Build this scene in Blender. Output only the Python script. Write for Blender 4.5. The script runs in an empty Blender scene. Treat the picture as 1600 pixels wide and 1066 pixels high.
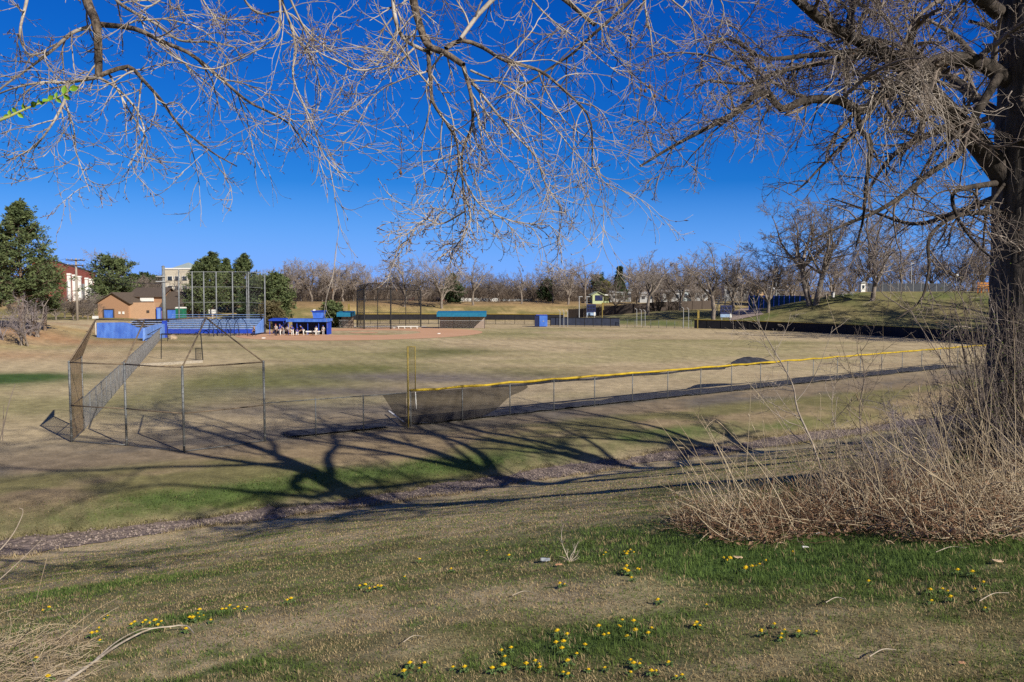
import bpy, math, random
import numpy as np
from mathutils import Vector

# ------------------------------------------------------------------ camera, sky, sun, exposure
SC = bpy.context.scene
COL = SC.collection
F, CX, CY, HOR = 1256.0, 800.0, 533.0, 455.0          # photo pixels: focal length, centre, horizon
PITCH = math.atan((CY - HOR) / F)
CAMZ = 7.0
cam_data = bpy.data.cameras.new("camera")
cam = bpy.data.objects.new("camera", cam_data)
COL.objects.link(cam)
cam.location = (0, 0, CAMZ)
cam.rotation_euler = (math.pi / 2 - PITCH, 0, 0)
cam_data.sensor_width = 36
cam_data.lens = 36 * F / 1600
cam_data.clip_start = 0.05
cam_data.clip_end = 6000
SC.camera = cam

SUN_AZ = math.radians(138.0)                            # clockwise from +Y
SUN_EL = math.radians(31.0)
world = bpy.data.worlds.new("World")
SC.world = world
world.use_nodes = True
wn = world.node_tree.nodes
wl = world.node_tree.links
sky = wn.new("ShaderNodeTexSky")
sky.sky_type = 'NISHITA'
sky.sun_disc = False
sky.sun_elevation = SUN_EL
sky.sun_rotation = SUN_AZ
sky.altitude = 1700
sky.air_density = 1.0
sky.dust_density = 0.0
sky.ozone_density = 3.0
sep = wn.new("ShaderNodeSeparateColor")
cmb = wn.new("ShaderNodeCombineColor")
wl.new(sky.outputs[0], sep.inputs[0])
for i, (pw, k) in enumerate(((2.6, .0113), (1.10, .325), (.72, 1.47))):      # deep, polarised blue of the photograph
    m1 = wn.new("ShaderNodeMath")
    m1.operation = 'POWER'
    m1.inputs[1].default_value = pw
    m2 = wn.new("ShaderNodeMath")
    m2.operation = 'MULTIPLY'
    m2.inputs[1].default_value = k
    wl.new(sep.outputs[i], m1.inputs[0])
    wl.new(m1.outputs[0], m2.inputs[0])
    wl.new(m2.outputs[0], cmb.inputs[i])
# paler band towards the horizon
geo = wn.new("ShaderNodeTexCoord")
sxyz = wn.new("ShaderNodeSeparateXYZ")
wl.new(geo.outputs['Generated'], sxyz.inputs[0])
hr = wn.new("ShaderNodeMapRange")
hr.inputs[1].default_value, hr.inputs[2].default_value = .13, 0.0
hr.inputs[3].default_value, hr.inputs[4].default_value = 0.0, 1.0
wl.new(sxyz.outputs[2], hr.inputs[0])
hmix = wn.new("ShaderNodeMix")
hmix.data_type = 'RGBA'
wl.new(hr.outputs[0], hmix.inputs[0])
wl.new(cmb.outputs[0], hmix.inputs[6])
hmix.inputs[7].default_value = (1.55, 3.8, 9.4, 1)
# the deep blue fades to a sky greyed and dimmed for shadow tone on the sun's side, behind the viewer
dot = wn.new("ShaderNodeVectorMath")
dot.operation = 'DOT_PRODUCT'
dot.inputs[1].default_value = (math.sin(SUN_AZ), math.cos(SUN_AZ), 0.25)
wl.new(geo.outputs['Generated'], dot.inputs[0])
rng_ = wn.new("ShaderNodeMapRange")
rng_.inputs[1].default_value, rng_.inputs[2].default_value = -.05, .6
wl.new(dot.outputs['Value'], rng_.inputs[0])
mixs = wn.new("ShaderNodeMix")
mixs.data_type = 'RGBA'
wl.new(rng_.outputs[0], mixs.inputs[0])
wl.new(hmix.outputs[2], mixs.inputs[6])
hs = wn.new("ShaderNodeHueSaturation")
hs.inputs['Saturation'].default_value = .6
hs.inputs['Value'].default_value = .42
wl.new(sky.outputs[0], hs.inputs['Color'])
wl.new(hs.outputs[0], mixs.inputs[7])
wl.new(mixs.outputs[2], wn["Background"].inputs['Color'])
wn["Background"].inputs['Strength'].default_value = 0.085

sun_data = bpy.data.lights.new("sun", 'SUN')
sun_data.energy = 5.0
sun_data.angle = math.radians(0.55)
sun_data.color = (1.0, 0.93, 0.82)
sun = bpy.data.objects.new("sun", sun_data)
COL.objects.link(sun)
sun_dir = Vector((math.sin(SUN_AZ) * math.cos(SUN_EL), math.cos(SUN_AZ) * math.cos(SUN_EL), math.sin(SUN_EL)))
sun.rotation_euler = (-sun_dir).to_track_quat('-Z', 'Y').to_euler()
sun.location = (20, -25, 30)

SC.view_settings.view_transform = 'Standard'
SC.view_settings.look = 'None'
SC.view_settings.exposure = 0.42
SC.view_settings.gamma = 1.0
SC.cycles.use_denoising = False
SC.cycles.max_bounces = 6
SC.cycles.diffuse_bounces = 2
SC.cycles.glossy_bounces = 2
SC.cycles.transparent_max_bounces = 24

rng = np.random.default_rng(7)

# ------------------------------------------------------------------ photo pixel helpers
SP, CP = math.sin(PITCH), math.cos(PITCH)


def ray(px, py):
    a, b = (px - CX) / F, -(py - CY) / F
    return np.array([a, CP + b * SP, -SP + b * CP])


def at(px, py, Y):
    """World point on the ray of a photo pixel at forward distance Y."""
    d = ray(px, py)
    return np.array([0, 0, CAMZ]) + d * (Y / d[1])


# ------------------------------------------------------------------ noise and terrain
def _hash(ix, iy, seed):
    h = (ix.astype(np.int64) * 374761393 + iy.astype(np.int64) * 668265263 + seed * 974711) & 0x7fffffff
    h = ((h ^ (h >> 13)) * 1274126177) & 0x7fffffff
    return ((h ^ (h >> 16)) & 0xffff) / 65535.0


def vnoise(x, y, seed=0):
    ix, iy = np.floor(x), np.floor(y)
    fx, fy = x - ix, y - iy
    fx, fy = fx * fx * (3 - 2 * fx), fy * fy * (3 - 2 * fy)
    a, b = _hash(ix, iy, seed), _hash(ix + 1, iy, seed)
    c, d = _hash(ix, iy + 1, seed), _hash(ix + 1, iy + 1, seed)
    return (a * (1 - fx) + b * fx) * (1 - fy) + (c * (1 - fx) + d * fx) * fy


def fbm(x, y, f, seed=0, octv=4):
    s, amp, tot = 0, 1.0, 0
    for k in range(octv):
        s = s + amp * vnoise(x * f + 17.3 * k, y * f - 9.1 * k, seed + k)
        tot += amp
        amp *= .55
        f *= 2.03
    return s / tot


def sstep(a, b, x):
    t = np.clip((x - a) / (b - a), 0, 1)
    return t * t * (3 - 2 * t)


_U = np.array([-400, -60, -10, 0, 4.2, 7, 12.3, 18, 22.5, 25.2, 26.8, 28.4, 31, 34, 60, 4000], float)
_Z = np.array([7.6, 7.2, 5.9, 5.35, 4.66, 4.15, 2.9, 1.42, .32, -.28, -.42, -.28, -.04, 0, 0, 0], float)
_M = np.array([0, .0, -.05, -.14, -.18, -.21, -.25, -.26, -.23, -.15, 0, .12, .05, 0, 0, 0], float)


def uv(x, y):
    return -.515 * x + .857 * y, .857 * x + .515 * y


def Z(x, y):
    x, y = np.asarray(x, float), np.asarray(y, float)
    u, v = uv(x, y)
    i = np.clip(np.searchsorted(_U, u) - 1, 0, len(_U) - 2)
    h = _U[i + 1] - _U[i]
    t = np.clip((u - _U[i]) / h, 0, 1)
    z = ((2 * t**3 - 3 * t**2 + 1) * _Z[i] + (t**3 - 2 * t**2 + t) * h * _M[i] + (-2 * t**3 + 3 * t**2) * _Z[i + 1]
         + (t**3 - t**2) * h * _M[i + 1])
    # far bank and the ground behind the bleachers
    y0 = 160 + 25 * sstep(-52, -24, x)
    far = 3.9 * sstep(0, 1, (y - y0) / 46) + 1.8 * sstep(0, 1, (y - y0 - 40) / 160)
    # hill beyond the right-hand outfield fence
    s = (x - 45) * .635 + (y - 142) * .772
    w = (x - 45) * .772 - (y - 142) * .635
    hill = (2.6 + 4.3 * sstep(-20, 10, w)) * sstep(1.5, 29, s) * sstep(-70, -30, w)
    # bank on the far left
    bank = 2.9 * sstep(0, 22, -x - 54 - .12 * (y - 90)) * sstep(70, 104, y) * (1 - .55 * sstep(112, 150, y))
    z = z + np.maximum(np.maximum(far, hill), bank)
    z = z + (fbm(x, y, .35, 5, 3) - .5) * .10 * sstep(26, 16, u) + (fbm(x, y, 1.1, 9, 2) - .5) * .05 * sstep(60, 30, u)
    return z


def gpv(px, py):
    """Where the rays of photo pixels meet the terrain (arrays)."""
    px, py = np.atleast_1d(np.asarray(px, float)), np.atleast_1d(np.asarray(py, float))
    a, b = (px - CX) / F, -(py - CY) / F
    D = np.stack([a, CP + b * SP, -SP + b * CP], 1)
    n = len(px)
    lo, hi, done = np.full(n, 1.5), np.full(n, 900.0), np.zeros(n, bool)
    for t in 1.5 * 1.012 ** np.arange(536):
        q = D * t
        hit = ~done & (q[:, 2] + CAMZ < Z(q[:, 0], q[:, 1]))
        hi[hit] = t
        done |= hit
        lo[~done] = t
        if done.all():
            break
    for _ in range(22):
        m = (lo + hi) / 2
        q = D * m[:, None]
        under = q[:, 2] + CAMZ < Z(q[:, 0], q[:, 1])
        hi = np.where(under, m, hi)
        lo = np.where(under, lo, m)
    q = D * hi[:, None]
    return np.stack([q[:, 0], q[:, 1], Z(q[:, 0], q[:, 1])], 1)


def gp(px, py):
    return gpv(px, py)[0]


def on(x, y, dz=0.0):
    return np.array([x, y, float(Z(x, y)) + dz])


# ------------------------------------------------------------------ materials
def _new(name):
    m = bpy.data.materials.new(name)
    m.use_nodes = True
    return m, m.node_tree.nodes, m.node_tree.links, m.node_tree.nodes["Principled BSDF"]


def mat(name, c1, c2=None, scale=3.0, rough=.8, bump=0.0, stretch=(1, 1, 1), metal=0.0, detail=5, spec=.3, lo=.35, hi=.65):
    m, n, l, b = _new(name)
    c2 = c2 or tuple(c * .7 for c in c1)
    tc = n.new("ShaderNodeTexCoord")
    mp = n.new("ShaderNodeMapping")
    mp.inputs['Scale'].default_value = stretch
    l.new(tc.outputs['Object'], mp.inputs[0])
    nz = n.new("ShaderNodeTexNoise")
    nz.inputs['Scale'].default_value = scale
    nz.inputs['Detail'].default_value = detail
    nz.inputs['Roughness'].default_value = .65
    l.new(mp.outputs[0], nz.inputs['Vector'])
    r = n.new("ShaderNodeValToRGB")
    r.color_ramp.elements[0].position = lo
    r.color_ramp.elements[1].position = hi
    r.color_ramp.elements[0].color = (*c2, 1)
    r.color_ramp.elements[1].color = (*c1, 1)
    l.new(nz.outputs[0], r.inputs[0])
    l.new(r.outputs[0], b.inputs['Base Color'])
    b.inputs['Roughness'].default_value = rough
    b.inputs['Metallic'].default_value = metal
    b.inputs['Specular IOR Level'].default_value = spec
    if bump:
        bp = n.new("ShaderNodeBump")
        bp.inputs['Strength'].default_value = bump
        bp.inputs['Distance'].default_value = .05
        l.new(nz.outputs[0], bp.inputs['Height'])
        l.new(bp.outputs[0], b.inputs['Normal'])
    return m


def mat_attr(name, rough=.9, noise=0.0, scale=8.0, translucent=0.0, bump=0.0, scale2=0.0):
    """Base colour from the point colour attribute Col, broken up by noise."""
    m, n, l, b = _new(name)
    a = n.new("ShaderNodeAttribute")
    a.attribute_name = "Col"
    out = a.outputs['Color']
    tc = n.new("ShaderNodeTexCoord")
    hgt = None
    for k, sc in enumerate([s for s in (scale, scale2) if s and noise]):
        nz = n.new("ShaderNodeTexNoise")
        nz.inputs['Scale'].default_value = sc
        nz.inputs['Detail'].default_value = 8
        nz.inputs['Roughness'].default_value = .75
        l.new(tc.outputs['Object'], nz.inputs['Vector'])
        mr = n.new("ShaderNodeMapRange")
        mr.inputs[1].default_value, mr.inputs[2].default_value = .25, .75
        mr.inputs[3].default_value, mr.inputs[4].default_value = 1 - noise, 1 + noise
        l.new(nz.outputs[0], mr.inputs[0])
        mx = n.new("ShaderNodeVectorMath")
        mx.operation = 'SCALE'
        l.new(out, mx.inputs[0])
        l.new(mr.outputs[0], mx.inputs['Scale'])
        out = mx.outputs[0]
        hgt = nz.outputs[0]
    l.new(out, b.inputs['Base Color'])
    b.inputs['Roughness'].default_value = rough
    b.inputs['Specular IOR Level'].default_value = .1
    if bump and hgt is not None:
        bp = n.new("ShaderNodeBump")
        bp.inputs['Strength'].default_value = bump
        bp.inputs['Distance'].default_value = .06
        l.new(hgt, bp.inputs['Height'])
        l.new(bp.outputs[0], b.inputs['Normal'])
    if translucent:
        t = n.new("ShaderNodeBsdfTranslucent")
        l.new(out, t.inputs[0])
        ms = n.new("ShaderNodeMixShader")
        ms.inputs[0].default_value = translucent
        l.new(b.outputs[0], ms.inputs[1])
        l.new(t.outputs[0], ms.inputs[2])
        l.new(ms.outputs[0], n["Material Output"].inputs[0])
    return m


def mat_mesh_cloth(name, c, see):
    """Open-weave wind screen cloth: a share SEE of it is holes."""
    m, n, l, b = _new(name)
    b.inputs['Base Color'].default_value = (*c, 1)
    b.inputs['Roughness'].default_value = .9
    b.inputs['Specular IOR Level'].default_value = .1
    nz = n.new("ShaderNodeTexNoise")
    nz.inputs['Scale'].default_value = 1.5
    mr = n.new("ShaderNodeMapRange")
    mr.inputs[3].default_value, mr.inputs[4].default_value = 1 - see - .12, 1 - see + .12
    tc = n.new("ShaderNodeTexCoord")
    l.new(tc.outputs['Object'], nz.inputs['Vector'])
    l.new(nz.outputs[0], mr.inputs[0])
    l.new(mr.outputs[0], b.inputs['Alpha'])
    return m


def mat_brick(name, c1, c2, mortar, scale=1.0):
    m, n, l, b = _new(name)
    tc = n.new("ShaderNodeTexCoord")
    mp = n.new("ShaderNodeMapping")
    mp.inputs['Rotation'].default_value = (math.pi / 2, 0, 0)
    l.new(tc.outputs['Object'], mp.inputs[0])
    br = n.new("ShaderNodeTexBrick")
    br.inputs['Scale'].default_value = scale
    br.inputs['Color1'].default_value = (*c1, 1)
    br.inputs['Color2'].default_value = (*c2, 1)
    br.inputs['Mortar'].default_value = (*mortar, 1)
    l.new(mp.outputs[0], br.inputs[0])
    l.new(br.outputs[0], b.inputs['Base Color'])
    b.inputs['Roughness'].default_value = .9
    return m


# ------------------------------------------------------------------ meshes
def mesh_np(name, V, Q, m=None, smooth=False, colors=None):
    """Mesh from numpy arrays: V (n,3), Q (k,3|4) or a list of such face arrays."""
    me = bpy.data.meshes.new(name)
    Qs = Q if isinstance(Q, list) else [Q]
    Qs = [q for q in Qs if len(q)]
    me.vertices.add(len(V))
    me.vertices.foreach_set("co", np.ascontiguousarray(V, np.float32).ravel())
    loops = np.concatenate([q.ravel() for q in Qs]).astype(np.int32)
    sizes = np.concatenate([np.full(len(q), q.shape[1], np.int32) for q in Qs])
    me.loops.add(len(loops))
    me.loops.foreach_set("vertex_index", loops)
    me.polygons.add(len(sizes))
    starts = np.concatenate([[0], np.cumsum(sizes)[:-1]]).astype(np.int32)
    me.polygons.foreach_set("loop_start", starts)
    me.polygons.foreach_set("loop_total", sizes)
    me.polygons.foreach_set("use_smooth", np.full(len(sizes), smooth, bool))
    if colors is not None:
        ca = me.color_attributes.new("Col", 'FLOAT_COLOR', 'POINT')
        c4 = np.ones((len(V), 4), np.float32)
        c4[:, :3] = colors
        ca.data.foreach_set("color", c4.ravel())
    if m is not None:
        for mm in (m if isinstance(m, (list, tuple)) else [m]):
            me.materials.append(mm)
    me.update(calc_edges=True)
    me.validate()
    return me


def link(name, data, parent=None, loc=(0, 0, 0)):
    o = bpy.data.objects.new(name, data)
    COL.objects.link(o)
    o.location = loc
    if parent is not None:
        o.parent = parent
    return o


def tag(o, label, cat, group=None, kind=None):
    if label:
        o['label'] = label
    if cat:
        o['category'] = cat
    if group:
        o['group'] = group
    if kind:
        o['kind'] = kind
    return o


def thing(name, label, cat, loc, group=None):
    return tag(link(name, None, None, tuple(loc)), label, cat, group)


def dup(root, loc, rz=0.0, s=1.0, label=None, group=None):
    r = root.copy()
    COL.objects.link(r)
    r.location = tuple(loc)
    r.rotation_euler = (0, 0, rz)
    r.scale = (s, s, s) if not hasattr(s, '__len__') else s
    if label:
        r['label'] = label
    if group:
        r['group'] = group
    for ch in list(root.children):
        c = ch.copy()
        COL.objects.link(c)
        c.parent = r
        for g in list(ch.children):
            d = g.copy()
            COL.objects.link(d)
            d.parent = c
    return r


class MB:
    """Collects shapes in world coordinates and links them as ONE mesh object."""

    def __init__(s):
        s.v, s.q, s.t, s.n = [], [], [], 0

    def add(s, V, faces):
        V = np.asarray(V, float).reshape(-1, 3)
        s.v.append(V)
        for f in faces:
            (s.q if len(f) == 4 else s.t).append([i + s.n for i in f])
        s.n += len(V)
        return s

    def arr(s, V, Q):
        s.v.append(V)
        s.q.extend((Q + s.n).tolist())
        s.n += len(V)
        return s

    def box(s, c, size, rz=0.0):
        x, y, z = np.asarray(size, float) / 2
        V = np.array([[-x, -y, -z], [x, -y, -z], [x, y, -z], [-x, y, -z], [-x, -y, z], [x, -y, z], [x, y, z], [-x, y, z]])
        R = np.array([[math.cos(rz), -math.sin(rz), 0], [math.sin(rz), math.cos(rz), 0], [0, 0, 1]])
        return s.add(V @ R.T + np.asarray(c), [(0, 3, 2, 1), (4, 5, 6, 7), (0, 1, 5, 4), (1, 2, 6, 5), (2, 3, 7, 6), (3, 0, 4, 7)])

    def beam(s, p0, p1, w, h):
        """Rectangular bar from p0 to p1, w wide, h tall."""
        p0, p1 = np.asarray(p0, float), np.asarray(p1, float)
        d = p1 - p0
        d = d / np.linalg.norm(d)
        up = np.array([0, 0, 1.0]) if abs(d[2]) < .95 else np.array([0, 1.0, 0])
        a = np.cross(d, up)
        a /= np.linalg.norm(a)
        b = np.cross(a, d)
        V = [p + sx * a * w / 2 + sz * b * h / 2 for p in (p0, p1) for sx, sz in ((-1, -1), (1, -1), (1, 1), (-1, 1))]
        return s.add(V, [(0, 3, 2, 1), (4, 5, 6, 7), (0, 1, 5, 4), (1, 2, 6, 5), (2, 3, 7, 6), (3, 0, 4, 7)])

    def tube(s, pts, r, k=8, cap=True):
        pts = np.asarray(pts, float)
        rr = np.full(len(pts), r) if np.isscalar(r) else np.asarray(r, float)
        V, Q = tubes(pts[None], rr[None], k)
        n0 = s.n
        s.arr(V, Q)
        if cap:
            c0 = [n0 + i for i in range(k)]
            c1 = [n0 + (len(pts) - 1) * k + i for i in range(k)]
            V2 = np.array([pts[0], pts[-1]])
            base = s.n
            s.v.append(V2)
            s.n += 2
            for i in range(k):
                s.t.append([base, c0[(i + 1) % k], c0[i]])
                s.t.append([base + 1, c1[i], c1[(i + 1) % k]])
        return s

    def prism(s, outline, vec):
        """Flat outline (list of 3-D points) extruded by vec."""
        A = np.asarray(outline, float)
        n = len(A)
        B = A + np.asarray(vec, float)
        c = [A.mean(0), B.mean(0)]
        V = np.vstack([A, B, c])
        fs = []
        for i in range(n):
            j = (i + 1) % n
            fs += [(i, j, n + j, n + i), (2 * n, j, i), (2 * n + 1, n + i, n + j)]
        return s.add(V, fs)

    def lathe(s, c, prof, k=16):
        c = np.asarray(c, float)
        V, fs = [], []
        for r, z in prof:
            for i in range(k):
                a = 2 * math.pi * i / k
                V.append(c + np.array([r * math.cos(a), r * math.sin(a), z]))
        for j in range(len(prof) - 1):
            for i in range(k):
                i2 = (i + 1) % k
                fs.append((j * k + i, j * k + i2, (j + 1) * k + i2, (j + 1) * k + i))
        return s.add(V, fs)

    def wires(s, A, B, C, D, pitch=.06, r=.0025):
        """Chain-link wire woven over the quad A-B-C-D (A-B bottom, D-C top)."""
        A, B, C, D = (np.asarray(p, float) for p in (A, B, C, D))
        w = max(np.linalg.norm(B - A), np.linalg.norm(C - D), .1)
        h = max(np.linalg.norm(D - A), np.linalg.norm(C - B), .1)
        st = pitch * 1.414
        seg = []
        for c in np.arange(-h, w, st):
            x0, y0 = max(c, 0), max(-c, 0)
            L = min(w - x0, h - y0)
            if L > .02:
                seg.append((x0, y0, x0 + L, y0 + L))
                seg.append((w - x0, y0, w - x0 - L, y0 + L))
        seg = np.array(seg)

        def mp(x, y):
            a, b = (x / w)[:, None], (y / h)[:, None]
            return (1 - b) * ((1 - a) * A + a * B) + b * ((1 - a) * D + a * C)
        P = np.stack([mp(seg[:, 0], seg[:, 1]), mp(seg[:, 2], seg[:, 3])], 1)
        V, Q = tubes(P, np.full((len(P), 2), r), 3)
        return s.arr(V, Q)

    def build(s, name, m, parent=None, origin=None, smooth=False):
        V = np.vstack(s.v)
        base = np.zeros(3)
        if parent is not None:
            p = parent
            while p is not None:
                base = base + np.array(p.location)
                p = p.parent
        elif origin is not None:
            base = np.asarray(origin, float)
        loc = (0, 0, 0)
        me = mesh_np(name, V - base, [np.array(s.q, int).reshape(-1, 4), np.array(s.t, int).reshape(-1, 3)], m, smooth)
        if parent is None and origin is not None:
            loc = tuple(base)
        return link(name, me, parent, loc)


def tubes(P, R, k=4):
    """Tubes along N polylines. P (N,m,3), R (N,m) -> vertices, quads."""
    N, m, _ = P.shape
    T = np.gradient(P, axis=1)
    T /= np.linalg.norm(T, axis=2, keepdims=True) + 1e-9
    mean = np.abs(T.mean(1))
    ref = np.zeros((N, 3))
    ref[np.arange(N), mean.argmin(1)] = 1
    n1 = np.cross(T, ref[:, None, :])
    n1 /= np.linalg.norm(n1, axis=2, keepdims=True) + 1e-9
    n2 = np.cross(T, n1)
    a = 2 * np.pi * np.arange(k) / k
    V = P[:, :, None, :] + R[:, :, None, None] * (np.cos(a)[:, None] * n1[:, :, None, :] + np.sin(a)[:, None] * n2[:, :, None, :])
    idx = np.arange(N * m * k).reshape(N, m, k)
    nx = np.roll(idx, -1, 2)
    Q = np.stack([idx[:, :-1], nx[:, :-1], nx[:, 1:], idx[:, 1:]], -1).reshape(-1, 4)
    return V.reshape(-1, 3), Q


# ------------------------------------------------------------------ branching
def curve(pts, n):
    """Catmull-Rom through pts, resampled to n points evenly spaced."""
    P = np.asarray(pts, float)
    if len(P) == 2:
        t = np.linspace(0, 1, n)[:, None]
        return P[0] * (1 - t) + P[1] * t
    E = np.vstack([2 * P[0] - P[1], P, 2 * P[-1] - P[-2]])
    out = []
    for i in range(1, len(E) - 2):
        t = np.linspace(0, 1, 12, endpoint=False)[:, None]
        a, b, c, d = E[i - 1:i + 3]
        out.append(.5 * (2 * b + (c - a) * t + (2 * a - 5 * b + 4 * c - d) * t**2 + (3 * b - a - 3 * c + d) * t**3))
    out.append(P[-1:])
    Q = np.vstack(out)
    s = np.concatenate([[0], np.cumsum(np.linalg.norm(np.diff(Q, axis=0), axis=1))])
    ss = np.linspace(0, s[-1], n)
    return np.stack([np.interp(ss, s, Q[:, k]) for k in range(3)], 1)


def batch(lines, radii, n):
    """Polylines of points + (r0, r1) each -> a branch batch."""
    P = np.stack([curve(l, n) for l in lines])
    t = np.linspace(0, 1, n)
    R = np.stack([r0 + (r1 - r0) * t**.85 for r0, r1 in radii])
    return {'p': P, 'r': R}


def sprout(par, per, rg, t=(.15, 1), ang=(45, 14), ln=.5, lsd=.15, labs=None, n=8, rr=.55, rmin=.004, rmax=9, taper=.3, wig=.12, g0=0.0,
           g1=0.0, curl=.08, tip=.35):
    """Child branches on every branch of PAR: per each, stratified along it."""
    P, R = par['p'], par['r']
    N, m, _ = P.shape
    L = np.linalg.norm(np.diff(P, axis=1), axis=2).sum(1)
    idx = np.repeat(np.arange(N), per)
    k = np.tile(np.arange(per), N)
    tt = t[0] + (t[1] - t[0]) * (k + rg.random(len(idx))) / per
    f = np.clip(tt * (m - 1), 0, m - 1.001)
    i = f.astype(int)
    fr = (f - i)[:, None]
    st = P[idx, i] * (1 - fr) + P[idx, i + 1] * fr
    r0 = np.clip((R[idx, i] * (1 - fr[:, 0]) + R[idx, i + 1] * fr[:, 0]) * rr, rmin, rmax)
    tg = P[idx, i + 1] - P[idx, i]
    tg /= np.linalg.norm(tg, axis=1, keepdims=True) + 1e-9
    pr = np.cross(tg, rg.normal(size=(len(idx), 3)))
    pr /= np.linalg.norm(pr, axis=1, keepdims=True) + 1e-9
    a = np.radians(np.clip(ang[0] + ang[1] * rg.normal(size=len(idx)), 8, 110))[:, None]
    d = np.cos(a) * tg + np.sin(a) * pr
    base = L[idx] if labs is None else np.full(len(idx), labs)
    ll = base * np.clip((ln if labs is None else 1) + lsd * rg.normal(size=len(idx)), .12, 2) * (1 - tip * tt)
    cv = rg.normal(size=(len(idx), 3)) * curl
    out = np.zeros((len(idx), n, 3))
    out[:, 0] = st
    step = (ll / (n - 1))[:, None]
    for q in range(1, n):
        s = q / (n - 1)
        d = d + cv + wig * rg.normal(size=d.shape)
        d[:, 2] += g0 * (1 - s) + g1 * s
        d /= np.linalg.norm(d, axis=1, keepdims=True)
        out[:, q] = out[:, q - 1] + d * step
    s = np.linspace(0, 1, n)
    rad = np.maximum(r0[:, None] * (1 - (1 - taper) * s), rmin * .6)
    return {'p': out, 'r': rad}


def branch_mesh(name, bl, m, off=None, smooth=True):
    """One mesh from [(batch, sides)...]; OFF is subtracted."""
    vs, qs, n = [], [], 0
    for b, k in bl:
        V, Q = tubes(b['p'], b['r'], k)
        vs.append(V)
        qs.append(Q + n)
        n += len(V)
    V = np.vstack(vs)
    if off is not None:
        V = V - np.asarray(off)
    return mesh_np(name, V, np.vstack(qs), m, smooth)


def sub(b, mask):
    return {'p': b['p'][mask], 'r': b['r'][mask]}


def reseg(b, n):
    i = np.linspace(0, b['p'].shape[1] - 1, n)
    j = np.clip(i.astype(int), 0, b['p'].shape[1] - 2)
    f = (i - j)[None, :]
    return {'p': b['p'][:, j] * (1 - f[..., None]) + b['p'][:, j + 1] * f[..., None], 'r': b['r'][:, j] * (1 - f) + b['r'][:, j + 1] * f}


def join(*bs):
    n = min(b['p'].shape[1] for b in bs)
    bs = [b if b['p'].shape[1] == n else reseg(b, n) for b in bs]
    return {'p': np.concatenate([b['p'] for b in bs]), 'r': np.concatenate([b['r'] for b in bs])}
# ------------------------------------------------------------------ ground
TAN = np.array([.42, .335, .20])
STRAW = np.array([.27, .20, .115])
OLIVE = np.array([.135, .135, .045])
GREEN = np.array([.075, .110, .030])
LUSH = np.array([.062, .115, .026])
BARE_SHADED = np.array([.135, .115, .100])  # grey bare soil, darkened to take in the crown shade by the fence
RUST = np.array([.36, .215, .115])
GOLD = np.array([.44, .32, .13])

SPOTS = []          # (x, y, rx, ry, colour, strength)


def spot(px, py, rx, ry, c, s, uvframe=False):
    q = gp(px, py)
    SPOTS.append((q[0], q[1], rx, ry, c, s, uvframe))


spot(700, 549, 6, 6, OLIVE * .8, .8)
spot(645, 556, 5, 4, OLIVE, .5)
spot(540, 578, 9, 9, OLIVE, .95)
spot(470, 592, 7, 6, OLIVE * 1.1, .95)
spot(360, 600, 6, 9, OLIVE * 1.15, .95)
spot(250, 620, 4, 7, OLIVE * 1.1, .55)
spot(480, 545, 12, 8, OLIVE * 1.3, .35)
spot(830, 585, 5, 3, OLIVE * .7, .7)
spot(790, 578, 5, 3, OLIVE * .8, .45)
spot(640, 588, 9, 3.0, BARE_SHADED * 1.15, .85)
spot(720, 594, 8, 2.4, BARE_SHADED * 1.15, .8)
spot(560, 612, 11, 3.2, BARE_SHADED, .85)
spot(480, 640, 9, 3.0, BARE_SHADED * .95, .6)
spot(650, 640, 9, 2.4, BARE_SHADED * .9, .6)
spot(25, 590, 5.0, 3.4, LUSH * .8, 1.3)
spot(-30, 594, 7, 4.0, LUSH * .8, 1.2)
spot(60, 625, 7, 4, OLIVE * 1.2, .6)
spot(20, 640, 6, 4, OLIVE * 1.1, .5)
spot(210, 530, 10, 7, GREEN * 1.1, .8)
spot(300, 535, 12, 3, OLIVE, .7)
spot(240, 545, 8, 4, OLIVE, .5)
spot(60, 525, 16, 7, RUST, .9)
spot(15, 555, 10, 7, RUST * 1.1, .6)
spot(110, 515, 16, 5, GOLD * .9, .5)
spot(90, 498, 20, 8, OLIVE, .7)
spot(800, 522, 9, 4, OLIVE, .45)
spot(940, 528, 16, 3, STRAW, .5)
spot(1050, 532, 14, 2.5, OLIVE * 1.3, .4)
spot(1280, 536, 9, 3, OLIVE, .55)
spot(1330, 548, 7, 3, OLIVE, .4)
spot(140, 548, 5, 5, TAN * 1.1, .7)
spot(120, 610, 5, 7, TAN * 1.1, .5)
# damp green strip along the far side of the channel, patch by patch
for px, py, rx, s in ((345, 776, 4.2, 1.25), (430, 768, 3.6, 1.3), (280, 790, 4, .9), (180, 800, 5, .9), (60, 815, 5, .9), (560, 742, 4, 1.1), (640, 735, 4, .9), (800, 722, 4.5, 1.1),
                      (860, 712, 4, 1.1), (700, 728, 4, .9), (1000, 690, 5, 1.1), (1070, 678, 5, 1.1), (1150, 672, 6, .8)):
    spot(px, py, rx * .85, 1.15, GREEN * 1.1, s * .85, True)
for px, py in ((120, 832), (330, 812), (600, 760)):
    spot(px, py, 5, .7, OLIVE * .9, .8, True)
spot(330, 850, 4, .9, GREEN * 1.1, .7, True)
spot(480, 840, 4, .8, OLIVE, .6, True)
spot(620, 830, 5, 1.4, TAN, .5, True)
spot(820, 790, 6, 1.6, TAN, .55, True)
spot(900, 760, 6, 1.2, TAN, .45, True)
spot(640, 870, 4, 1.4, TAN, .45, True)
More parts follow.
